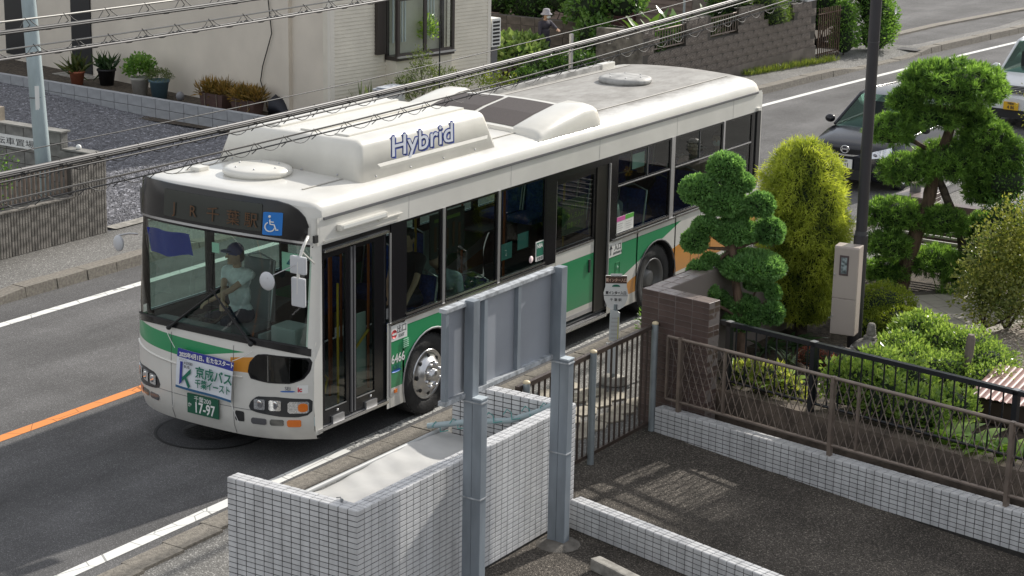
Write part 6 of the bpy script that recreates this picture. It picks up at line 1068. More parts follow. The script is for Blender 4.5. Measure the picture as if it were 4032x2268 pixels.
# -- plants in pots along it
M_terra = mat('terracotta', (.36, .12, .065), .8, noise=.15, nscale=8); M_wpot = mat('white_pot', (.50, .48, .44), .7, noise=.1, nscale=6); M_bpot = mat('blue_grey_pot', (.09, .16, .20), .6); M_brpot = mat('brown_planter', (.11, .065, .055), .6, noise=.1, nscale=8); M_bkpot = mat('black_pot', (.012, .012, .013), .6)
def pot(nm, lab, p, r, h, m, leafm, kind, group=None, box=False):
    p = SC(p, 1.0288); t = thing(nm, lab, 'potted plant', (p.x, p.y, .27), group=group); b = MB(); z0 = .27
    if box:
        w_, d_ = r; b.add([(p.x+GU.x*a*w_*k_-GN.x*c*d_*k_, p.y+GU.y*a*w_*k_-GN.y*c*d_*k_, z0+zq) for zq, k_ in ((0, .85), (h, 1), (h, .93), (h*.9, .92)) for a, c in ((-1, -1), (1, -1), (1, 1), (-1, 1))], [(0, 1, 5, 4), (1, 2, 6, 5), (2, 3, 7, 6), (3, 0, 4, 7), (4, 5, 9, 8), (5, 6, 10, 9), (6, 7, 11, 10), (7, 4, 8, 11), (8, 9, 13, 12), (9, 10, 14, 13), (10, 11, 15, 14), (11, 8, 12, 15), (12, 13, 14, 15)]); b.build('planter', m, t)
        for k in (-.5, .5): MB().tube([(p.x+GU.x*k*w_+GN.x*(d_+.01), p.y+GU.y*k*w_+GN.y*(d_+.01), z0+h), (p.x+GU.x*k*w_+GN.x*(d_*.9+.015), p.y+GU.y*k*w_+GN.y*(d_*.9+.015), z0+.03)], .01, 4).build('cord', M_found, t)
        rr_ = w_
    else: b.lathe([(0, 0), (r*.72, 0), (r*.97, h*.86), (r*1.06, h*.88), (r*1.06, h), (r*.9, h), (r*.85, h*.9), (0, h*.9)], (p.x, p.y, z0), 'z', 18); b.build('pot', m, t); rr_ = r
    if kind == 'bush':
        P, N, q = sample_blob(900, (p.x, p.y, z0+h+.2), (rr_*1.7, rr_*1.5, .26), (.4, 1.08), .4, -.6); V, F, T = leaves(P, unit(N+RNG.normal(scale=.6, size=P.shape)), .085, .06, RNG.uniform(.2, 1, len(P)), .1)
    elif kind == 'small':
        P, N, q = sample_blob(700, (p.x, p.y, z0+h+.06), (rr_*1.3, rr_*1.3, .15), (.5, 1.08), .4, -.4); V, F, T = leaves(P, unit(N+RNG.normal(scale=.5, size=P.shape)), .06, .015, RNG.uniform(.2, 1, len(P)), .1)
    else:
        n_ = 340 if box else 36; Lf, wf = (.22, .03) if box else (.48, .06); P = np.stack([p.x+GU.x*RNG.uniform(-rr_, rr_, n_)*.95, p.y+RNG.uniform(-.1, .1, n_), np.full(n_, z0+h*.9)], 1); D = unit(RNG.normal(scale=.55, size=P.shape)+np.array([0, 0, .85])); V, F, T = join([leaves(P+D*(RNG.uniform(0, .22, (n_, 1)) if box else 0), D, Lf*RNG.uniform(.6, 1.1, n_), wf, RNG.uniform(0, 1, n_), .15) for _ in range(2)])
    npmesh('foliage', V, F, leafm, t, T); return t
pot('potted_lily', 'strap-leaved plant in a terracotta pot beside the dark door', (-16.62, 14.95, .5), .17, .30, M_terra, leafmat('lily_leaf', (.02, .06, .015), (.12, .13, .04)), 'strap'); pot('potted_palm_lily', 'dark broad-leaved plant in a black pot beside the terracotta pot', (-16.1, 15.3, .5), .2, .36, M_bkpot, M_strap, 'strap'); pot('potted_hydrangea', 'bushy bright green plant in a white pot against the house', (-14.63, 14.75, .5), .20, .40, M_wpot, M_bush, 'bush'); pot('potted_herb', 'low plant in a blue-grey pot beside the white pot', (-14.1, 14.75, .5), .21, .40, M_bpot, leafmat('pale_herb', (.05, .08, .03), (.2, .24, .11)), 'small')
pot('planter_box', 'brown planter box of reddish-green leaves beside the blue-grey pot', (-12.5, 14.66, .5), (.34, .16), .30, M_brpot, M_dry, 'strapbox', None, True); pot('planter_box', 'brown planter box of drying leaves at the corner of the house', (-11.55, 14.5, .5), (.33, .16), .30, M_brpot, M_dry, 'strapbox', None, True)
p = SC((-13.36, 14.55, .5), 1.0288); b = MB(); b.ball((p.x, p.y, .42), (.09, .09, .1), 12, 8); tag(b.build('garden_lamp', mat('grey_ball', (.22, .22, .23), .6)), 'small grey ball lamp between pots at the house foot', 'lamp')
p = SC((-11.0, 14.7, .5), 1.0288); b = MB(); b.grid([[(p.x-.05+.45*u, p.y+.22*math.cos(k*1.25)*(1-u*.3), .27+.42*abs(math.sin(k*.9+.5))*(1-u*u)+.03*math.sin(k*3+u*9)) for u in np.linspace(0, 1, 9)] for k in range(6)]); tag(b.build('dark_tarpaulin', mat('dark_blue_sheet', (.02, .022, .032), .6)), 'dark sheet heaped beside the planter boxes', 'sheet')
strap('sansevieria', 'upright spiky leaves below the cream siding', 'plant', leafmat('snake_leaf', (.03, .06, .03), (.22, .26, .13)), tuple(Vector((-9.75, 15.9, .27))), 26, .95, .055, .15, .35, None, .18)
clump('siding_shrub', 'olive-green shrub growing under the bay window', 'shrub', leafmat('olive_leaf', (.035, .065, .02), (.20, .25, .09)), [(-9.05, 17.0, 1.15, .35, .45, .3), (-9.15, 16.5, .95, .35, .4, .25), (-8.95, 17.6, 1.0, .35, .42, .26), (-9.1, 16.95, 1.5, .2, .22, .25)], 420, .075, .022, (-9.1, 17, .27), shell=(.4, 1.1), dark=False, low=-1)
tag(MB().tube([(-8.75, 17.1, .3), (-8.75, 17.1, 2.3)], .014, 6).build('garden_cane', M_blk), 'thin dark cane standing in the shrub by the bay window', 'cane')
nb_ = MB(); nb_.bbox(-9.3, -8.9, 15.6, 16.25, 1.03, 1.06, .005); nb_.bbox(-9.25, -8.9, 15.65, 16.2, 1.07, 1.09, .005); nb_ = tag(nb_.build('stacked_boards', mat('pale_blue_board', (.5, .53, .58), .6)), 'pale printed boards lying beside the cream siding', 'boards'); MB().box(-9.28, -8.95, 15.62, 16.2, .27, 1.03).build('box_below', M_lining, nb_)
clump('low_yellow_plant', 'small yellow-green plant between the boards and the bay window', 'plant', M_grass, [(-8.6, 18.3, .95, .3, .3, .25), (-8.5, 18.9, .85, .35, .35, .25)], 300, .07, .03, (-8.6, 18.5, .27), shell=(.4, 1.1), dark=False)
# -- ribbed block wall with the railing on the left, its return wall and the notice
M_rib = mat('ribbed_block', (.20, .185, .165), .92, noise=.4, nscale=6, bump=.8, bscale=70); M_blk2 = mat('old_grey_block', (.21, .205, .19), .9, noise=.25, nscale=5, bump=.4)
rwl = thing('ribbed_block_wall', 'weathered ribbed block wall with a brown railing beside the footway', 'wall', (-7.8, 4.5, .1))
def ribmesh(nm, w_, h_, n_=7):
    b = MB(); p_ = w_/n_; a = -w_/2; t = .022; pts = []
    for k in range(n_): pts += [(a+k*p_, 0), (a+k*p_+p_*.18, t), (a+k*p_+p_*.82, t), (a+(k+1)*p_, 0)]
    b.grid([[(x, -h_/2, z_) for x, z_ in pts], [(x, h_/2, z_) for x, z_ in pts]], False); b.f = [f[::-1] for f in b.f]; me = bpy.data.meshes.new(nm); me.from_pydata(b.v, [], [f[::-1] for f in b.f]); me.materials.append(M_rib); return me
ME_rb = ribmesh('ribbed_block', .394, .222); XW = -7.72
MB().box(XW-.14, XW-.006, -2, 6.57, .0, .80).build('wall_core', mat('rib_joint', (.09, .08, .07), .95), rwl); MB().box(XW-.14, XW-.006, 5.89, 6.57, .8, 1.375).build('pier_core', MATS['rib_joint'], rwl)
lay('ribbed_block', rwl, ME_rb, rect_layout((XW-.006, 6.57-.4*21, .13), (0, 1, 0), (0, 0, 1), 21, 3, .4, .225)+rect_layout((XW-.006, 6.57-.4*2+.1, .80), (0, 1, 0), (0, 0, 1), 2, 2, .345, .225)); MB().box(XW-.15, XW+.03, 5.86, 6.58, 1.30, 1.38).build('pier_cap', M_rib, rwl); MB().box(XW-.15, XW+.03, -2, 5.88, .80, .82).build('wall_cap', M_rib, rwl)
rl = thing('brown_wall_railing', 'dark brown railing standing on the ribbed block wall', 'fence', (-7.78, 3, .82)); MB().box(XW-.09, XW-.05, -2, 5.87, 1.36, 1.40).build('top_rail', M_brd, rl); MB().box(XW-.09, XW-.05, -2, 5.87, .86, .89).build('bottom_rail', M_brd, rl)
yv = 2.0
while yv < 5.84: MB().tube([(XW-.07, yv, .88), (XW-.07, yv, 1.37)], .022, 8).build('upright_bar', M_brn, rl); yv += .095
rt = thing('grey_return_wall', 'stepped old grey block wall running back from the ribbed pier', 'wall', (-8.5, 6.5, .1)); ME_ob = tile_mesh('block', .39, .19, .008, M_blk2, .005)
MB().box(-8.5, XW-.14, 6.42, 6.56, .0, 1.36).build('wall_core', MATS['rib_joint'], rt); MB().box(-14, -8.5, 6.42, 6.56, 0, 1.62).build('wall_core', MATS['rib_joint'], rt); MB().box(-8.46, XW-.14, 6.39, 6.6, 1.36, 1.385).build('coping', M_blk2, rt); MB().box(-14, -8.46, 6.39, 6.6, 1.62, 1.645).build('coping', M_blk2, rt); MB().box(-10.4, -9.9, 6.40, 6.6, 1.645, 1.86).build('end_pier', M_found, rt)
lay('block', rt, ME_ob, rect_layout((-8.5, 6.42, .12), (1, 0, 0), (0, 0, 1), 2, 6, .31, .205)+rect_layout((-8.5, 6.42, .02), (-1, 0, 0), (0, 0, -1), 1, 1, .4, .2)[:0]+rect_layout((-12.5, 6.42, .03), (1, 0, 0), (0, 0, 1), 10, 8, .4, .2))
b = MB(); b.box(-8.499, -8.49, 6.42, 6.56, 1.38, 1.62); b.build('step_face', M_blk2, rt)
ns_ = MB(); ns_.box(-10.35, -8.92, 6.385, 6.40, 1.285, 1.47); ns_ = tag(ns_.build('parking_notice', M_wsign), 'white bicycle-parking notice fixed to the old grey wall', 'sign'); text('notice_lettering', '自転車置場', .125, M_txt, (-10.12, 6.383, 1.325), (1, 0, 0), (0, 0, 1), ns_, sx=1.75)
b = MB(); b.ball((-8.2, 6.5, 1.42), .045, 10, 8); tag(b.build('white_ball', M_wsign), 'small white ball lying on the low block wall', 'ball')
clump('rose_bush', 'thin rose bush with pink blooms behind the brown railing', 'shrub', M_bush, [(-8.6, 4.9, .95, .4, .4, .4), (-8.7, 5.3, 1.15, .3, .3, .35), (-8.5, 4.4, 1.0, .35, .4, .4)], 260, .05, .028, (-8.6, 4.9, .13), shell=(.3, 1.15), dark=False, low=-1)
# the utility pole on the lot's corner
up_ = thing('utility_pole', 'pale blue-grey steel utility pole with a paper label', 'pole', (-8.55, 6.05, 0)); b = MB(); b.tube([(-8.42, 6.03, .0), (-8.56, 6.03, 2.2), (-8.72, 6.03, 4.6), (-8.9, 6.03, 7.5)], [.128, .118, .108, .095], 20); b.build('shaft', mat('pale_blue_steel', (.36, .43, .45), .5, metal=.25, noise=.18, nscale=4, stretch=(1, 1, .3)), up_); MB().tube([(-8.565, 6.03, 2.22), (-8.566, 6.03, 2.24)], .121, 20).build('band', M_greyr, up_); b = MB(); b.grid([[(-8.555+.121*math.cos(t), 6.03+.121*math.sin(t), z_) for t in np.linspace(-1.1, -.55, 5)] for z_ in (2.05, 2.42)]); b.build('paper_label', M_wsign, up_)
# -- split-stone garden wall farther on, with grilles
M_spl = mat('split_stone_block', (.20, .17, .145), .95, noise=.45, nscale=9, bump=1., bscale=30, stretch=(3, 3, 1)); M_spl2 = mat('plinth_concrete', (.17, .145, .125), .9, noise=.3, nscale=3)
sw = thing('split_stone_wall', 'brown split-stone garden wall with piers and barred openings', 'wall', (-7.2, 27, .1)); SU_ = Vector((.192, .979, .062)).normalized(); SN_ = Vector((.979, -.192, 0)).normalized(); S0 = Vector((-7.79, 23.7, 0)); SH = .19
def swp(s_, z, o=0): return S0+Vector((.1925, .9813, .062))*s_+SN_*o+Vector((0, 0, z))
def splitmesh(nm, w_, h_):
    n_, m_ = 5, 3; V = []; F = []
    for j in range(m_+1):
        for i in range(n_+1): ed = i in (0, n_) or j in (0, m_); V.append((-w_/2+w_*i/n_, -h_/2+h_*j/m_, 0 if ed else random.uniform(.005, .014)))
    for j in range(m_):
        for i in range(n_): a = j*(n_+1)+i; F.append((a, a+1, a+n_+2, a+n_+1))
    me = bpy.data.meshes.new(nm); me.from_pydata(V, [], F); me.materials.append(M_spl); return me
ME_sp = splitmesh('split_block', .39, .184); segs = [(0, .42, 7), (.42, 1.58, 4), (1.58, 2.45, 7), (2.45, 3.62, 4), (3.62, 4.5, 7), (4.5, 5.72, 4), (5.72, 6.62, 6)]
ML = []
for a, c, n_ in segs:
    b = MB(); zt_ = .15+n_*SH; b.prism([swp(a, -.3, -.006)[:], swp(c, -.3, -.006)[:], swp(c, zt_, -.006)[:], swp(a, zt_, -.006)[:]], tuple(SN_*-.18)); b.build('wall_core', MATS['rib_joint'], sw)
k_ = 6.62/17
for j in range(7):
    for i in range(-1, 17):
        s_ = (i+.5+(.5 if j % 2 else 0))*k_
        if s_ < .05 or s_ > 6.6: continue
        top = [n_ for a, c, n_ in segs if a <= s_ < c+1e-6][0]
        if j < top:
            p_ = swp(s_, .15+(j+.5)*SH, -.004); ML.append(Matrix(((SU_.x, 0, SN_.x, p_.x), (SU_.y, 0, SN_.y, p_.y), (SU_.z, 1, SN_.z, p_.z), (0, 0, 0, 1))))
lay('split_block', sw, ME_sp, ML); b = MB(); b.prism([swp(-.02, -.4, .02)[:], swp(6.66, -.4, .02)[:], swp(6.66, .15, .02)[:], swp(-.02, .15, .02)[:]], tuple(SN_*-.2)); b.build('plinth', M_spl2, sw)
b = MB(); b.prism([swp(0, -.3)[:], (swp(0, -.3)+Vector((-1.35, .25, 0)))[:], (swp(0, 1.42)+Vector((-1.35, .25, 0)))[:], swp(0, 1.48)[:]], (0, .18, 0)); b.build('return_wall', M_conc_dark, sw); b = MB(); b.prism([swp(6.2, 1.29, .02)[:], swp(6.64, 1.29, .02)[:], swp(6.64, 1.31, -.22)[:], swp(6.2, 1.31, -.22)[:]], (0, 0, .13)); b.build('pier_cap', mat('white_metal_cap', (.6, .6, .6), .4), sw)
for a, c in ((.44, 1.56), (2.47, 3.60)):
    gr = MB(); gr.tube([swp(a, .98, -.08), swp(c, .98, -.08)], .022, 6); gr = gr.build('grille', M_brn, sw); MB().tube([swp(a, 1.40, -.08), swp(c, 1.40, -.08)], .022, 6).build('grille_top_rail', M_brn, gr)
    s_ = a+.06
    while s_ < c: MB().tube([swp(s_, .98, -.08), swp(s_, 1.40, -.08)], .013, 5).build('grille_bar', M_brn, gr); s_ += .095
bfz = thing('brown_bar_fence', 'rusty brown upright-bar fence at the end of the stone wall', 'fence', (-6.5, 30.9, .15))
for k in range(11): xx, yv = -6.55+.012*k, 30.5+k*.10; MB().tube([(xx, yv, .2), (xx-.02, yv, 1.45)], .016, 5).build('upright_bar', M_bark, bfz)
MB().tube([(-6.57, 30.45, 1.3), (-6.45, 31.6, 1.32)], .018, 5).build('rail', M_bark, bfz); MB().tube([(-6.57, 30.45, .3), (-6.45, 31.6, .32)], .018, 5).build('rail', M_bark, bfz)
clump('wall_end_bush', 'bright green bush beside the brown bar fence', 'shrub', M_bush, [(-6.5, 32.0, .55, .35, .4, .5), (-6.55, 32.0, 1.1, .3, .35, .45)], 420, .085, .045, (-6.5, 32, .13), up=.3); clump('flowering_bush', 'green bush with a white flower at the corner of the side road', 'shrub', M_bush, [(-6.2, 33.3, .5, .45, .55, .5), (-6.3, 33.4, 1.15, .5, .55, .55), (-6.5, 33.2, 1.7, .5, .5, .5), (-6.2, 33.8, .8, .4, .4, .6)], 420, .09, .042, (-6.2, 33.4, .13), up=.3); clump('dark_corner_tree', 'dark leafy tree behind the brown bar fence', 'tree', M_bush, [(-7.4, 32.4, 1.3, .7, .8, .9), (-7.6, 31.6, 1.9, .6, .7, .6), (-7.3, 33.4, 2.0, .6, .6, .7)], 260, .11, .05, (-7.4, 32.4, .2), tonemul=.6)
for z_ in (1.2,): b = MB(); b.lathe([(0, 0), (.07, .01), (.09, .03)], (-5.72, 33.35, z_), 'x', 10); tag(b.build('white_flower', M_wsign), 'large white trumpet flower on the corner bush', 'flower')
clump('wall_top_shrub', 'feathery green shrub spilling over the split-stone wall', 'shrub', leafmat('feathery_leaf', (.04, .10, .015), (.22, .32, .07)), [(-6.95, 28.75, 1.45, .35, .5, .38), (-7.05, 28.4, 1.8, .4, .5, .35), (-7.2, 29.1, 1.9, .4, .5, .35), (-7.3, 27.2, 2.0, .4, .5, .3)], 900, .05, .014, (-7.1, 28.7, .6), up=.2)
MB_ = MB(); MB_.tube([(-7.62, 25.3, 1.5), (-7.62, 25.3, 2.35)], .03, 8); tag(MB_.build('wall_post', M_gal), 'short grey post on the split-stone wall', 'post')
# grass verge at the wall foot
n_ = 1500; P = np.stack([RNG.uniform(-6.95, -6.55, n_), RNG.uniform(27.2, 30.9, n_), np.full(n_, .14)], 1); P[:, 0] = -7.02+.19*(P[:, 1]-27.2)+RNG.uniform(0, .28, n_)**1.3; P[:, 2] = .13+.0*P[:, 1]; D = unit(RNG.normal(scale=.35, size=P.shape)+np.array([0, 0, 1.])); V, F, T = leaves(P, D, RNG.uniform(.08, .22, n_), .014, RNG.uniform(0, 1, n_), .1); tag(npmesh('verge_grass', V, F, M_grass, None, T), 'strip of green grass at the foot of the split-stone wall', 'grass', kind='stuff')
# -- yard between the houses: block wall, leafy plants, second house
M_dkblk = mat('dark_yard_block', (.115, .10, .088), .9, noise=.3, nscale=4, bump=.4); yw = thing('dark_yard_wall', 'dark block wall behind the gardener', 'wall', (-11.5, 25.2, .2)); MB().box(-15, -9.2, 25.22, 25.36, .1, 1.30).build('wall_core', MATS['rib_joint'], yw); lay('block', yw, tile_mesh('block', .39, .19, .01, M_dkblk, .006), rect_layout((-14.8, 25.22, .1), (1, 0, 0), (0, 0, 1), 14, 6, .4, .2))
h2_ = thing('brown_boarded_house', 'house with brown boarded wall behind the yard plants', 'house', (-13, 30, .2)); MB().box(-22, -9.6, 29.5, 34, .1, 5.2).build('wall_core', M_dkblk, h2_); M_bs = mat('brown_siding', (.27, .20, .165), .7, noise=.1, nscale=3)
for k in range(36): b = MB(); z_ = .3+k*.13; b.add([(-22, 29.47, z_), (-9.6, 29.47, z_), (-9.6, 29.492, z_+.13), (-22, 29.492, z_+.13), (-22, 29.495, z_), (-9.6, 29.495, z_)], [(0, 1, 2, 3), (4, 5, 1, 0)]); b.build('siding_board', M_bs, h2_)
MB().box(-12.2, -11.2, 29.40, 29.46, .4, 2.6).build('dark_doorway', mat('dark_red_door', (.07, .025, .022), .6), h2_)
M_yard = leafmat('yard_leaf', (.03, .09, .018), (.17, .30, .075), rough=.32, spec=.5, trans=.3)
M_bush_d = leafmat('shaded_bush_leaf', (.018, .055, .012), (.11, .21, .05), rough=.4, trans=.25)
clump('papery_shrub', 'pale large-leaved shrub in front of the gardener', 'shrub', leafmat('pale_big_leaf', (.05, .13, .025), (.27, .36, .13), rough=.5, trans=.3), [(-10.9, 22.9, .85, .6, .55, .32), (-10.4, 22.7, .72, .5, .5, .3), (-11.2, 22.6, .70, .4, .4, .28), (-10.55, 23.1, .95, .5, .4, .22)], 170, .17, .13, (-10.8, 22.8, .25), up=.7, spread=.4)
clump('white_bloom_shrub', 'dense green shrub with pale flowers below the gardener', 'shrub', M_bush_d, [(-9.2, 22.6, .55, .55, .55, .45), (-9.7, 22.4, .5, .4, .4, .4), (-8.9, 22.9, .6, .4, .4, .4), (-9.6, 21.9, .4, .4, .4, .3)], 420, .09, .05, (-9.3, 22.5, .25), up=.3)
clump('yard_climber', 'leafy climber beside the gardener', 'plant', M_yard, [(-9.6, 24.6, 1.1, .45, .4, .5), (-9.2, 24.5, .8, .4, .4, .4), (-10.0, 25.0, 1.6, .6, .4, .5), (-9.3, 25.3, 1.9, .6, .5, .5)], 200, .13, .08, (-9.5, 24.6, .25), up=.2); clump('back_hedge', 'dark mixed hedge above the dark block wall', 'hedge', M_bush_d, [(-12.4, 26.2, 1.5, .7, .5, .6), (-11.4, 26.3, 1.7, .7, .5, .5), (-10.6, 26.5, 1.9, .6, .5, .6), (-13.2, 26.0, 1.6, .7, .5, .5)], 220, .14, .05, (-12, 26.2, .3), tonemul=.75)
for i, (x, y) in enumerate(((-8.9, 26.3), (-8.5, 26.6), (-8.2, 26.9), (-8.7, 27.2), (-9.3, 26.7), (-8.0, 27.5))): strap('canna_plant', 'tall broad-leaved canna behind the split-stone wall', 'plant', M_yard, (x, y, .4), 16, 1.75, .26, .5, .35, 'cannas behind the split-stone wall', .15)
clump('garden_hedge', 'dense dark evergreen hedge along the inside of the stone wall', 'hedge', M_bush_d, [(-7.8, 28.4, 1.5, .6, .8, .8), (-7.6, 29.6, 1.6, .6, .8, .7), (-8.2, 30.2, 2.0, .8, .8, .8), (-7.7, 27.6, 1.7, .4, .5, .7), (-7.95, 25.2, 1.0, .25, .6, .5), (-8.0, 24.4, .9, .25, .5, .5)], 260, .11, .05, (-7.8, 28.6, .3), tonemul=.75)
b = MB(); b.box(-8.75, -8.70, 22.1, 22.2, .2, 1.5); [b.box(-10.0+k*.22, -9.98+k*.22, 24.1, 24.12, .3, 1.4) for k in range(0)]; tag(b.build('yard_gate_post', M_alu), 'thin metal gate post beside the gardener', 'post')
# -- vehicles
def car(nm, lab, loc, rotz, L, Wd, H, paint_, hoodz, wsb, wst, glassm, roof_end, plate, plate_col, ink, grille=None, kei=False):
    t = thing(nm, lab, 'car', loc, rotz); w_ = Wd/2
    def bd(B, n_, m, par=t): return B.build(n_, m, par, world=False)
    S = [(.0, .50, .34, .58, .62), (.03, .70, .26, .64, .69), (.09, .84, .21, .69, hoodz-.18), (.22, .93, .18, .74, hoodz-.11), (.6, .985, .17, .80, hoodz-.04), (wsb, 1., .17, .90, hoodz+.03), (wsb+.5, 1., .17, .94, hoodz+.06), (L*.6, 1., .17, .97, hoodz+.08), (L*.85, .985, .2, 1.0, hoodz+.1), (L-.08, .93, .25, 1.0, hoodz+.08), (L, .86, .32, .95, hoodz-.02)]
    rows = []
    for y, k, zb, zs, zt in S: W_ = w_*k; half = [(W_*.80, zb), (W_*.97, zb+.06), (W_, (zb+zs)/2), (W_*.985, zs), (W_*.90, zt-.02), (W_*.6, zt+.015), (0, zt+.03)]; rows.append([(x, y, z_) for x, z_ in half]+[(-x, y, z_) for x, z_ in half[-2::-1]])
    B = MB(); B.grid(rows); B.poly(rows[0][::-1]); B.poly(rows[-1]); bd(B, 'body', paint_)
    zr = H; G_ = [(wsb, .90, hoodz+.04), (wst, .70, zr-.05), (wst+.35, .70, zr), (roof_end, .68, zr-.03), (L-.12, .76, hoodz+.1)]
    def prow(i): y, k, z_ = G_[i]; return [(w_*k*u, y+(0 if i else .10*u*u), z_+.02*(1-u*u)) for u in np.linspace(1, -1, 9)]
    B = MB(); B.grid([prow(0), prow(1)]); bd(B, 'windscreen', glassm); B = MB(); B.grid([prow(1), prow(2), prow(3)]); bd(B, 'roof', paint_); B = MB(); B.grid([prow(3), prow(4)]); bd(B, 'rear_window', glassm)
    for s in (1, -1):
        e = 0 if s > 0 else 8; base = [(s*w_*.94, wsb+.15, hoodz+.03), (s*w_*.95, L*.6, hoodz+.08), (s*w_*.86, L-.12, hoodz+.1)]
        B = MB(); B.add([base[0], base[1], base[2], prow(3)[e], prow(2)[e], prow(1)[e]], [(0, 1, 3, 4, 5) if False else (0, 1, 2, 3, 4, 5)]); bd(B, 'side_window', glassm); B = MB(); B.tube([prow(0)[e], prow(1)[e], prow(2)[e], prow(3)[e]], .028, 6); bd(B, 'pillar', paint_)
        B = MB(); B.ball((s*(w_+.10), wsb+.28, hoodz+.10), (.10, .07, .075), 12, 8); mo = bd(B, 'door_mirror', paint_)
        for yw in (.72, L-.68):
            B = MB(); B.lathe([(.18, 0), (.27, .0), (.295, -.03*s), (.295, -.16*s), (.2, -.18*s)], (s*(w_-.0), yw, .295), 'x', 22); wo = bd(B, 'wheel', M_tyre); B = MB(); B.lathe([(0, -.01*s), (.08, .0), (.17, -.02*s), (.19, 0)], (s*(w_-.005), yw, .295), 'x', 18); B.build('rim', M_rim, wo, world=False)
        hz = hoodz-.22; B = MB(); x0_, x1_ = (w_*.50, w_*.93); B.grid([[(s*(x0_+(x1_-x0_)*u), float(np.interp((x0_+(x1_-x0_)*u)/w_, [.5, .7, .84, .93, .99], [0, .03, .09, .22, .5]))-.035+.07*k*(.4+u), hz-.085+.05*u+k*(.10+.06*u)) for u in np.linspace(0, 1, 9)] for k in (0, .5, 1)]); hl_ = bd(B, 'headlamp', M_lens); B = MB(); B.ball((s*(x0_+.14), .025, hz-.02), (.05, .02, .04), 10, 6); B.build('lamp_bulb', mat('lamp_bulb_dark', (.2, .2, .22), .1, metal=.8), hl_, world=False)
    B = MB(); B.box(-w_*.62, w_*.62, -.012, .02, .22, .40); bd(B, 'lower_intake', M_rub)
    B = MB(); B.grid([[(w_*.80*u, -.012+.16*u*u, hoodz-.30+.02*abs(u)+k*.03) for u in np.linspace(-1, 1, 11)] for k in (0, 1)]); bd(B, 'chrome_strip', M_chrome)
    B = MB(); B.grid([[(w_*.62*u, -.006+.10*u*u, hoodz-.27+k*(.10 if not kei else .16)) for u in np.linspace(-1, 1, 9)] for k in (0, 1)]); gl_ = bd(B, 'grille', M_black if not kei else mat('grille_dark', (.03, .03, .03), .4))
    if kei:
        for k in range(4): B = MB(); B.grid([[(w_*.6*u, -.014+.10*u*u, hoodz-.245+k*.036+j*.014) for u in np.linspace(-1, 1, 9)] for j in (0, 1)]); B.build('grille_bar', M_alu, gl_, world=False)
    pz = .42 if not kei else .40; B = MB(); B.box(-.165, .165, -.045, -.03, pz, pz+.165); pt = bd(B, 'number_plate', plate_col)
    for s_, sz, zz_, sx_ in ((plate[0], .05, pz+.115, .9), (plate[1], .105, pz+.018, .85)):
        o_ = text('plate_text', s_, sz, ink, (0, 0, 0), (1, 0, 0), (0, 0, 1), None, 'CENTER', sx=sx_, bold=.002); o_.data.transform(Matrix.Translation((0, -.047, zz_))); o_.parent = pt
    B = MB(); B.box(-w_*.9, w_*.9, .9, L-.5, .25, hoodz); bd(B, 'cabin_interior', M_dark)
    for x_ in (-.36, .36): B = MB(); B.bbox(x_-.22, x_+.22, wsb+.95, wsb+1.1, hoodz-.1, hoodz+.38, .05); bd(B, 'front_seat', M_seatf)
    return t
M_cblack = mat('black_car_paint', (.008, .009, .014), .2, coat=.3, spec=.4); M_cwhite = mat('white_car_paint', (.70, .71, .72), .2, coat=.8); M_cgl = glass('car_glass', (.30, .42, .38), base=.0, refl=.45)
hc = car('black_hatchback', 'black hatchback car waiting behind the bus', (.03, 17.12, 0), rad(-2.5), 3.95, 1.69, 1.52, M_cblack, .93, .98, 1.75, M_cgl, 3.3, ('千葉531', '53-21'), M_wsign, M_txt)
eb = MB(); eb.box(-.062, -.042, -.03, -.018, .70, .80); eb.box(.042, .062, -.03, -.018, .70, .80); eb.box(-.042, .042, -.03, -.018, .742, .762); eb.build('front_emblem', M_chrome, hc, world=False); eb = MB(); eb.tube([(.082*math.cos(t), -.02, .75+.066*math.sin(t)) for t in np.linspace(0, 6.283, 21)], .007, 5, False); eb.build('emblem_ring', M_chrome, hc, world=False)
car('white_van', 'small white car with a yellow number plate behind the black hatchback', (.32, 25.1, 0), rad(-4), 3.4, 1.48, 1.72, M_cwhite, 1.02, .75, 1.35, M_cgl, 3.1, ('千葉581', '4 86'), mat('plate_yellow', (.72, .42, .02), .5), M_txt, kei=True)
# ================================================================== PEOPLE
M_skin = mat('skin', (.46, .28, .19), .55, noise=.06, nscale=12); M_hairb = mat('black_hair', (.012, .010, .010), .5); M_hairbr = mat('brown_hair', (.06, .03, .015), .5)
def capsule(b, a, c, ra, rc, seg=10):
    a, c = Vector(a), Vector(c); b.tube([a, a.lerp(c, .33), a.lerp(c, .66), c], [ra, ra+(rc-ra)*.33, ra+(rc-ra)*.66, rc], seg); b.ball(a, ra, seg, 6); b.ball(c, rc, seg, 6)
def fused(nm, b, m, parent, vox=.012, sm=2):
    """the overlapping volumes become one continuous skin"""
    o = b.build(nm, m, parent, world=False); r_ = o.modifiers.new('r', 'REMESH'); r_.mode = 'VOXEL'; r_.voxel_size = vox; r_.use_smooth_shade = True; s_ = o.modifiers.new('s', 'SMOOTH'); s_.iterations = sm; s_.factor = .5; return o
def elbow(s, h, side, drop=.09): m = (Vector(s)+Vector(h))/2; return m+Vector((side*.05, .02, -drop))
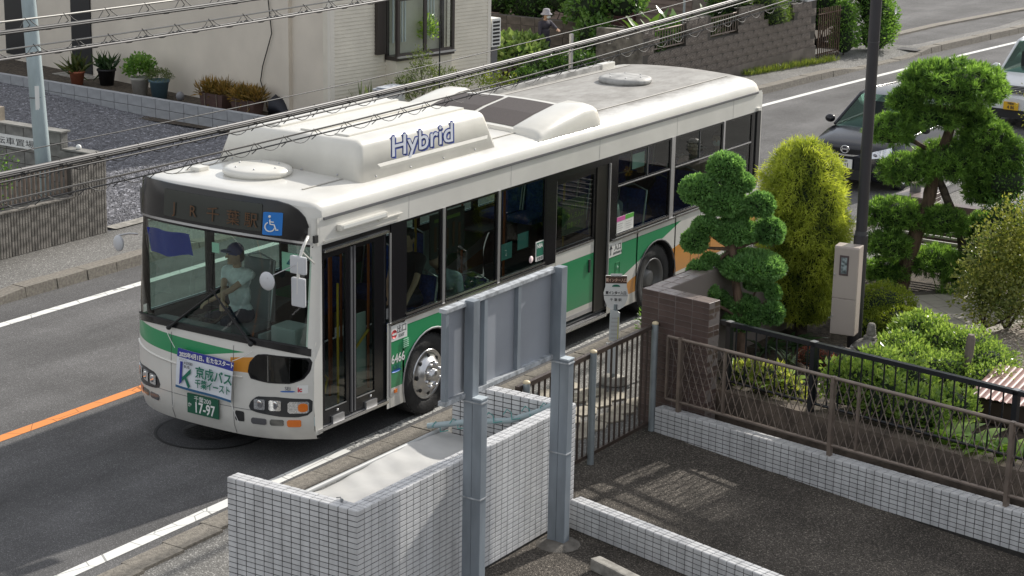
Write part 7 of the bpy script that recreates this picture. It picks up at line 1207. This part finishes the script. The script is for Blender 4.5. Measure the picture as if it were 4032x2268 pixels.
def person(lab, loc, rotz, top, bottom, hair, hands, sit=True, lean=.0, turn=0., nod=0., hat=None, mask=False, sleeve=1., group=None, hs=1., vest=None):
    t = thing('person', lab, 'person', loc, rotz, group); z0 = 0. if sit else .90
    PV = Vector((0, 0, z0+.08)); CH = PV+Vector((0, -lean*.30, .40)); NK = CH+Vector((0, -lean*.10-.01, .12)); HD = NK+Vector((0, -.03-nod*.05, .165))
    skin = MB(); shirt = MB(); pants = MB()
    # head
    R_ = Matrix.Rotation(turn, 3, 'Z') @ Matrix.Rotation(-nod, 3, 'X')
    def hp(x, y, z): return HD+R_ @ Vector((x, y, z))*hs
    skin.ball(HD, (.076*hs, .095*hs, .115*hs), 16, 12); skin.ball(hp(0, -.025, -.06), (.058, .065, .06), 12, 8); capsule(skin, hp(0, -.092, .012), hp(0, -.112, -.022), .010, .014, 8); skin.ball(hp(0, -.088, -.055), (.024, .012, .010), 8, 6); skin.ball(hp(0, -.075, -.095), (.028, .022, .02), 8, 6)
    for s in (1, -1): skin.ball(hp(s*.077, .012, -.008), (.012, .022, .032), 8, 6); skin.ball(hp(s*.03, -.082, .028), (.02, .012, .008), 8, 6)
    capsule(skin, NK-Vector((0, -.01, .04)), HD-Vector((0, -.015, .05)), .054, .050)
    # trunk
    shirt.ball(PV+Vector((0, 0, .02)), (.165, .115, .11), 14, 10); shirt.ball((PV+CH)/2, (.15, .105, .19), 14, 10); shirt.ball(CH, (.175, .115, .14), 14, 10); capsule(shirt, CH+Vector((-.15, 0, .07)), CH+Vector((.15, 0, .07)), .062, .062); capsule(shirt, CH+Vector((0, 0, .06)), NK-Vector((0, 0, .02)), .085, .06)
    for s in (1, -1):
        sh = CH+Vector((s*.185, 0, .06)); hd = Vector(hands[0 if s > 0 else 1]); el = elbow(sh, hd, s); v = hd-sh
        if v.length > .56: hd = sh+v.normalized()*.56; el = (sh+hd)/2+Vector((s*.015, 0, -.02))
        capsule(shirt, sh, sh.lerp(el, min(1, sleeve*1.6)), .056, .050); capsule(skin, sh, el, .043, .036)
        if sleeve > .7: capsule(shirt, el, el.lerp(hd, .82), .046, .036)
        capsule(skin, el, hd, .036, .025)
        # hand: palm, four fingers, thumb from the palm's side
        f_ = (hd-el).normalized(); sd = f_.cross(Vector((0, 0, 1))); sd = sd.normalized() if sd.length > .1 else Vector((1, 0, 0)); nn = sd.cross(f_); pc = hd+f_*.045; capsule(skin, hd+f_*.01-sd*.012, pc-sd*.016, .019, .017, 8); capsule(skin, hd+f_*.01+sd*.012, pc+sd*.016, .019, .017, 8)
        for k, (o_, l_) in enumerate(((-.03, .058), (-.01, .07), (.01, .075), (.03, .066))): a = pc+sd*o_+f_*.012; m_ = a+f_*l_*.55-nn*.008; capsule(skin, a, m_, .0085, .008, 6); capsule(skin, m_, m_+f_*l_*.4-nn*.026, .008, .007, 6)
        a = hd+f_*.02+sd*(.03*s); capsule(skin, a, a+f_*.03+sd*.028*s-nn*.01, .011, .009, 6); capsule(skin, a+f_*.03+sd*.028*s-nn*.01, a+f_*.055+sd*.03*s-nn*.022, .009, .008, 6)
        # leg
        hip = PV+Vector((s*.09, 0, -.03)); kn, an = (hip+Vector((s*.03, -.42, .02)), hip+Vector((s*.03, -.40, -.41))) if sit else (hip+Vector((s*.015, -.02, -.42)), hip+Vector((s*.03, .02, -.83)))
        capsule(pants, hip, kn, .085, .06); capsule(pants, kn, an, .058, .043); capsule(pants, PV+Vector((s*.05, 0, 0)), hip, .11, .1)
        sh_ = MB(); capsule(sh_, an+Vector((0, .03, -.05)), an+Vector((0, -.16, -.062)), .04, .036); fused('shoe', sh_, M_rub, t, .014)
    fused('body', skin, M_skin, t, .0085 if True else .01, 1); fused('top', shirt, top, t, .016); fused('trousers', pants, bottom, t, .018)
    h_ = MB(); h_.ball(hp(0, .022, .028), (.084*hs, .090*hs, .10*hs), 14, 10); h_.ball(hp(0, -.03, .075), (.07, .055, .042), 12, 8); h_.ball(hp(0, .055, -.03), (.066, .045, .07), 12, 8)
    for s in (1, -1): h_.ball(hp(s*.068, -.01, .035), (.02, .035, .045), 8, 6)
    fused('hair', h_, hair, t, .010)
    e_ = MB()
    for s in (1, -1): e_.ball(hp(s*.03, -.0905, .012), (.011, .006, .006), 8, 6)
    e_.build('eyes', M_rub, t, world=False)
    if hat == 'bucket':
        b = MB(); b.lathe([(.0, .10), (.05, .10), (.085, .085), (.098, .03), (.105, 0), (.15, -.045), (.158, -.06), (.152, -.06), (.1, -.005)], tuple(hp(0, 0, .06)), 'z', 22); b.build('bucket_hat', mat('grey_hat', (.34, .33, .36), .9, noise=.1, nscale=20), t, world=False)
    if hat == 'cap':
        b = MB(); b.ball(hp(0, .005, .045), (.092, .105, .092), 16, 10); b.add([hp(x, y, .045)[:] for x, y in ((-.075, -.07), (.075, -.07), (.06, -.15), (0, -.175), (-.06, -.15))]+[hp(x, y, .055)[:] for x, y in ((-.075, -.07), (.075, -.07), (.06, -.15), (0, -.175), (-.06, -.15))], [(0, 1, 2, 3, 4), (9, 8, 7, 6, 5)]+[(i, (i+1) % 5, 5+(i+1) % 5, 5+i) for i in range(5)]); b.build('cap', vest or mat('navy_cap', (.02, .03, .16), .7), t, world=False)
    if mask: b = MB(); b.ball(hp(0, -.062, -.055), (.062, .058, .052), 14, 10); b.build('face_mask', mat('mask_white', (.62, .66, .68), .8), t, world=False)
    return t
C_ = lambda n_, c: mat(n_, c, .85, noise=.12, nscale=15, bump=.2, bscale=40)
W_sh, N_tr, K_sh, PB = C_('pale_shirt', (.74, .77, .78)), C_('navy_trousers', (.02, .025, .05)), C_('black_shirt', (.012, .012, .016)), C_('pale_blue_shirt', (.42, .52, .52))
person('bus driver in a pale shirt and navy cap gripping the steering wheel', (-.62, 1.40, 1.12), 0, W_sh, N_tr, M_hairb, ((-.12-.0, -.52, .24), (.2, -.56, .22)), lean=.1, turn=-.5, hat='cap', sleeve=.3)
person('bus passenger in a black short-sleeved shirt at the foremost side window', (.88, 2.62, 1.28), 0, K_sh, N_tr, M_hairb, ((.22, -.38, .10), (-.1, -.3, .12)), sleeve=.35, turn=.1)
person('bus passenger in a pale cap and pale blue shirt bending forward', (.90, 3.60, .92), 0, PB, N_tr, M_hairbr, ((.2, -.3, .05), (-.15, -.35, .05)), lean=.9, nod=.9, hat='cap', vest=C_('pale_cap_cloth', (.5, .52, .55)), sleeve=.4)
person('bus passenger with brown hair and folded arms behind the entrance door', (.80, 8.22, 1.28), 0, K_sh, N_tr, M_hairbr, ((-.1, -.26, .2), (.12, -.28, .22)), sleeve=.4, turn=-.3)
person('bus passenger with a white bag seated next to the entrance notices', (.86, 7.30, 1.10), 0, C_('grey_blue_top', (.20, .25, .30)), N_tr, M_hairb, ((.12, -.3, .08), (-.1, -.3, .08)), lean=.3, nod=.4)
person('bus passenger in a tan top at the second window from the rear', (.85, 9.70, 1.28), 0, C_('tan_top', (.30, .22, .13)), N_tr, M_hairbr, ((.15, -.32, .1), (-.15, -.32, .1)), turn=.4)
person('masked bus passenger in a dark jacket leaning on the rearmost window', (.88, 10.42, 1.28), 0, C_('dark_jacket', (.03, .032, .05)), N_tr, M_hairb, ((.22, -.36, .34), (-.1, -.3, .1)), mask=True, turn=.3)
person('gardener in a grey bucket hat, mask and dark clothes reaching out', (-10.26, 23.52, .22), rad(75), C_('dark_violet_top', (.045, .040, .055)), N_tr, M_hairb, ((-.05, -.60, 1.30), (-.25, -.1, .85)), sit=False, hat='bucket', mask=True, turn=.3).scale = (.87, .87, .87)
bg_ = MB(); bg_.ball((1.02, 7.05, 1.52), (.12, .16, .2), 12, 8); bg_.v = [(x, y+.03*math.sin(z*19), z) for x, y, z in bg_.v]; tag(bg_.build('cloth_bag', W_sh), 'white cloth bag on the lap of a seated passenger', 'bag')
# ================================================================== OVERHEAD CABLES
M_cab1 = mat('black_cable', (.03, .029, .03), .5); M_cab2 = mat('pale_cable', (.20, .19, .185), .45); M_wire = mat('steel_wire', (.34, .33, .31), .45, metal=.5)
XC = 3.0
def sag(y, z): return z+.0021*(y+3.5)**2
def cable(nm, lab, strands, hang=None, zo=0., step=.40, amp=.05, y0=-40, y1=48, group=None):
    t = thing(nm, lab, 'cable', (XC, 0, 0), group=group); ys = np.linspace(y0, y1, 60)
    for dx, z, r_, m in strands: MB().tube([(XC+dx, y, sag(y, z)) for y in ys], r_, 6, False).build('strand', m, t)
    if hang:
        za, zb = hang; y = -7.5
        while y < 10:
            k = step*random.uniform(.88, 1.1); b = MB(); b.tube([(XC+.03*math.sin(u*3.1), y+k*(.1+.85*u), sag(y, za+(zb-za)*(1-(1-2*u)**2)-.012*u)) for u in np.linspace(0, 1, 8)], .0035, 4, False); b.build('lashing', M_cab1, t)
            b = MB(); b.tube([(XC, y, sag(y, za+.014)), (XC+.02, y+.03, sag(y, (za+zb)/2)), (XC, y-.03, sag(y, zb-.006))], .004, 4, False); b.build('tie', M_cab1, t); y += k
    return t
cable('messenger_cable', 'upper cable slung by hooks below a pale twisted wire', [(0, 5.497, .008, M_wire), (.02, 5.425, .016, M_cab1), (.03, 5.415, .009, M_cab1)], (5.497, 5.41), y1=40)
cable('messenger_cable', 'second hook-slung cable pair below the upper one', [(0, 5.295, .0065, M_wire), (0, 5.24, .010, M_cab1), (.03, 5.232, .009, M_cab2)], (5.295, 5.225))
cable('thin_wire', 'single thin wire above the heavy cable bundle', [(0, 4.53, .0045, M_cab1)])
cable('heavy_cable_bundle', 'heavy bundle of dark and pale cables bound together', [(0, 4.392, .012, M_cab2), (.0, 4.362, .014, M_cab1), (.03, 4.385, .009, M_cab1), (.03, 4.335, .008, M_cab1)], (4.40, 4.31), amp=.06, step=.44)
cable('spiral_hung_cable', 'lowest pair of thin cables joined by looping ties', [(0, 4.182, .008, M_cab2), (0, 4.135, .0065, M_cab1), (.02, 4.192, .0045, M_cab1)], (4.182, 4.11), amp=.05, step=.42)
bpy.data.scenes.remove(TMP)
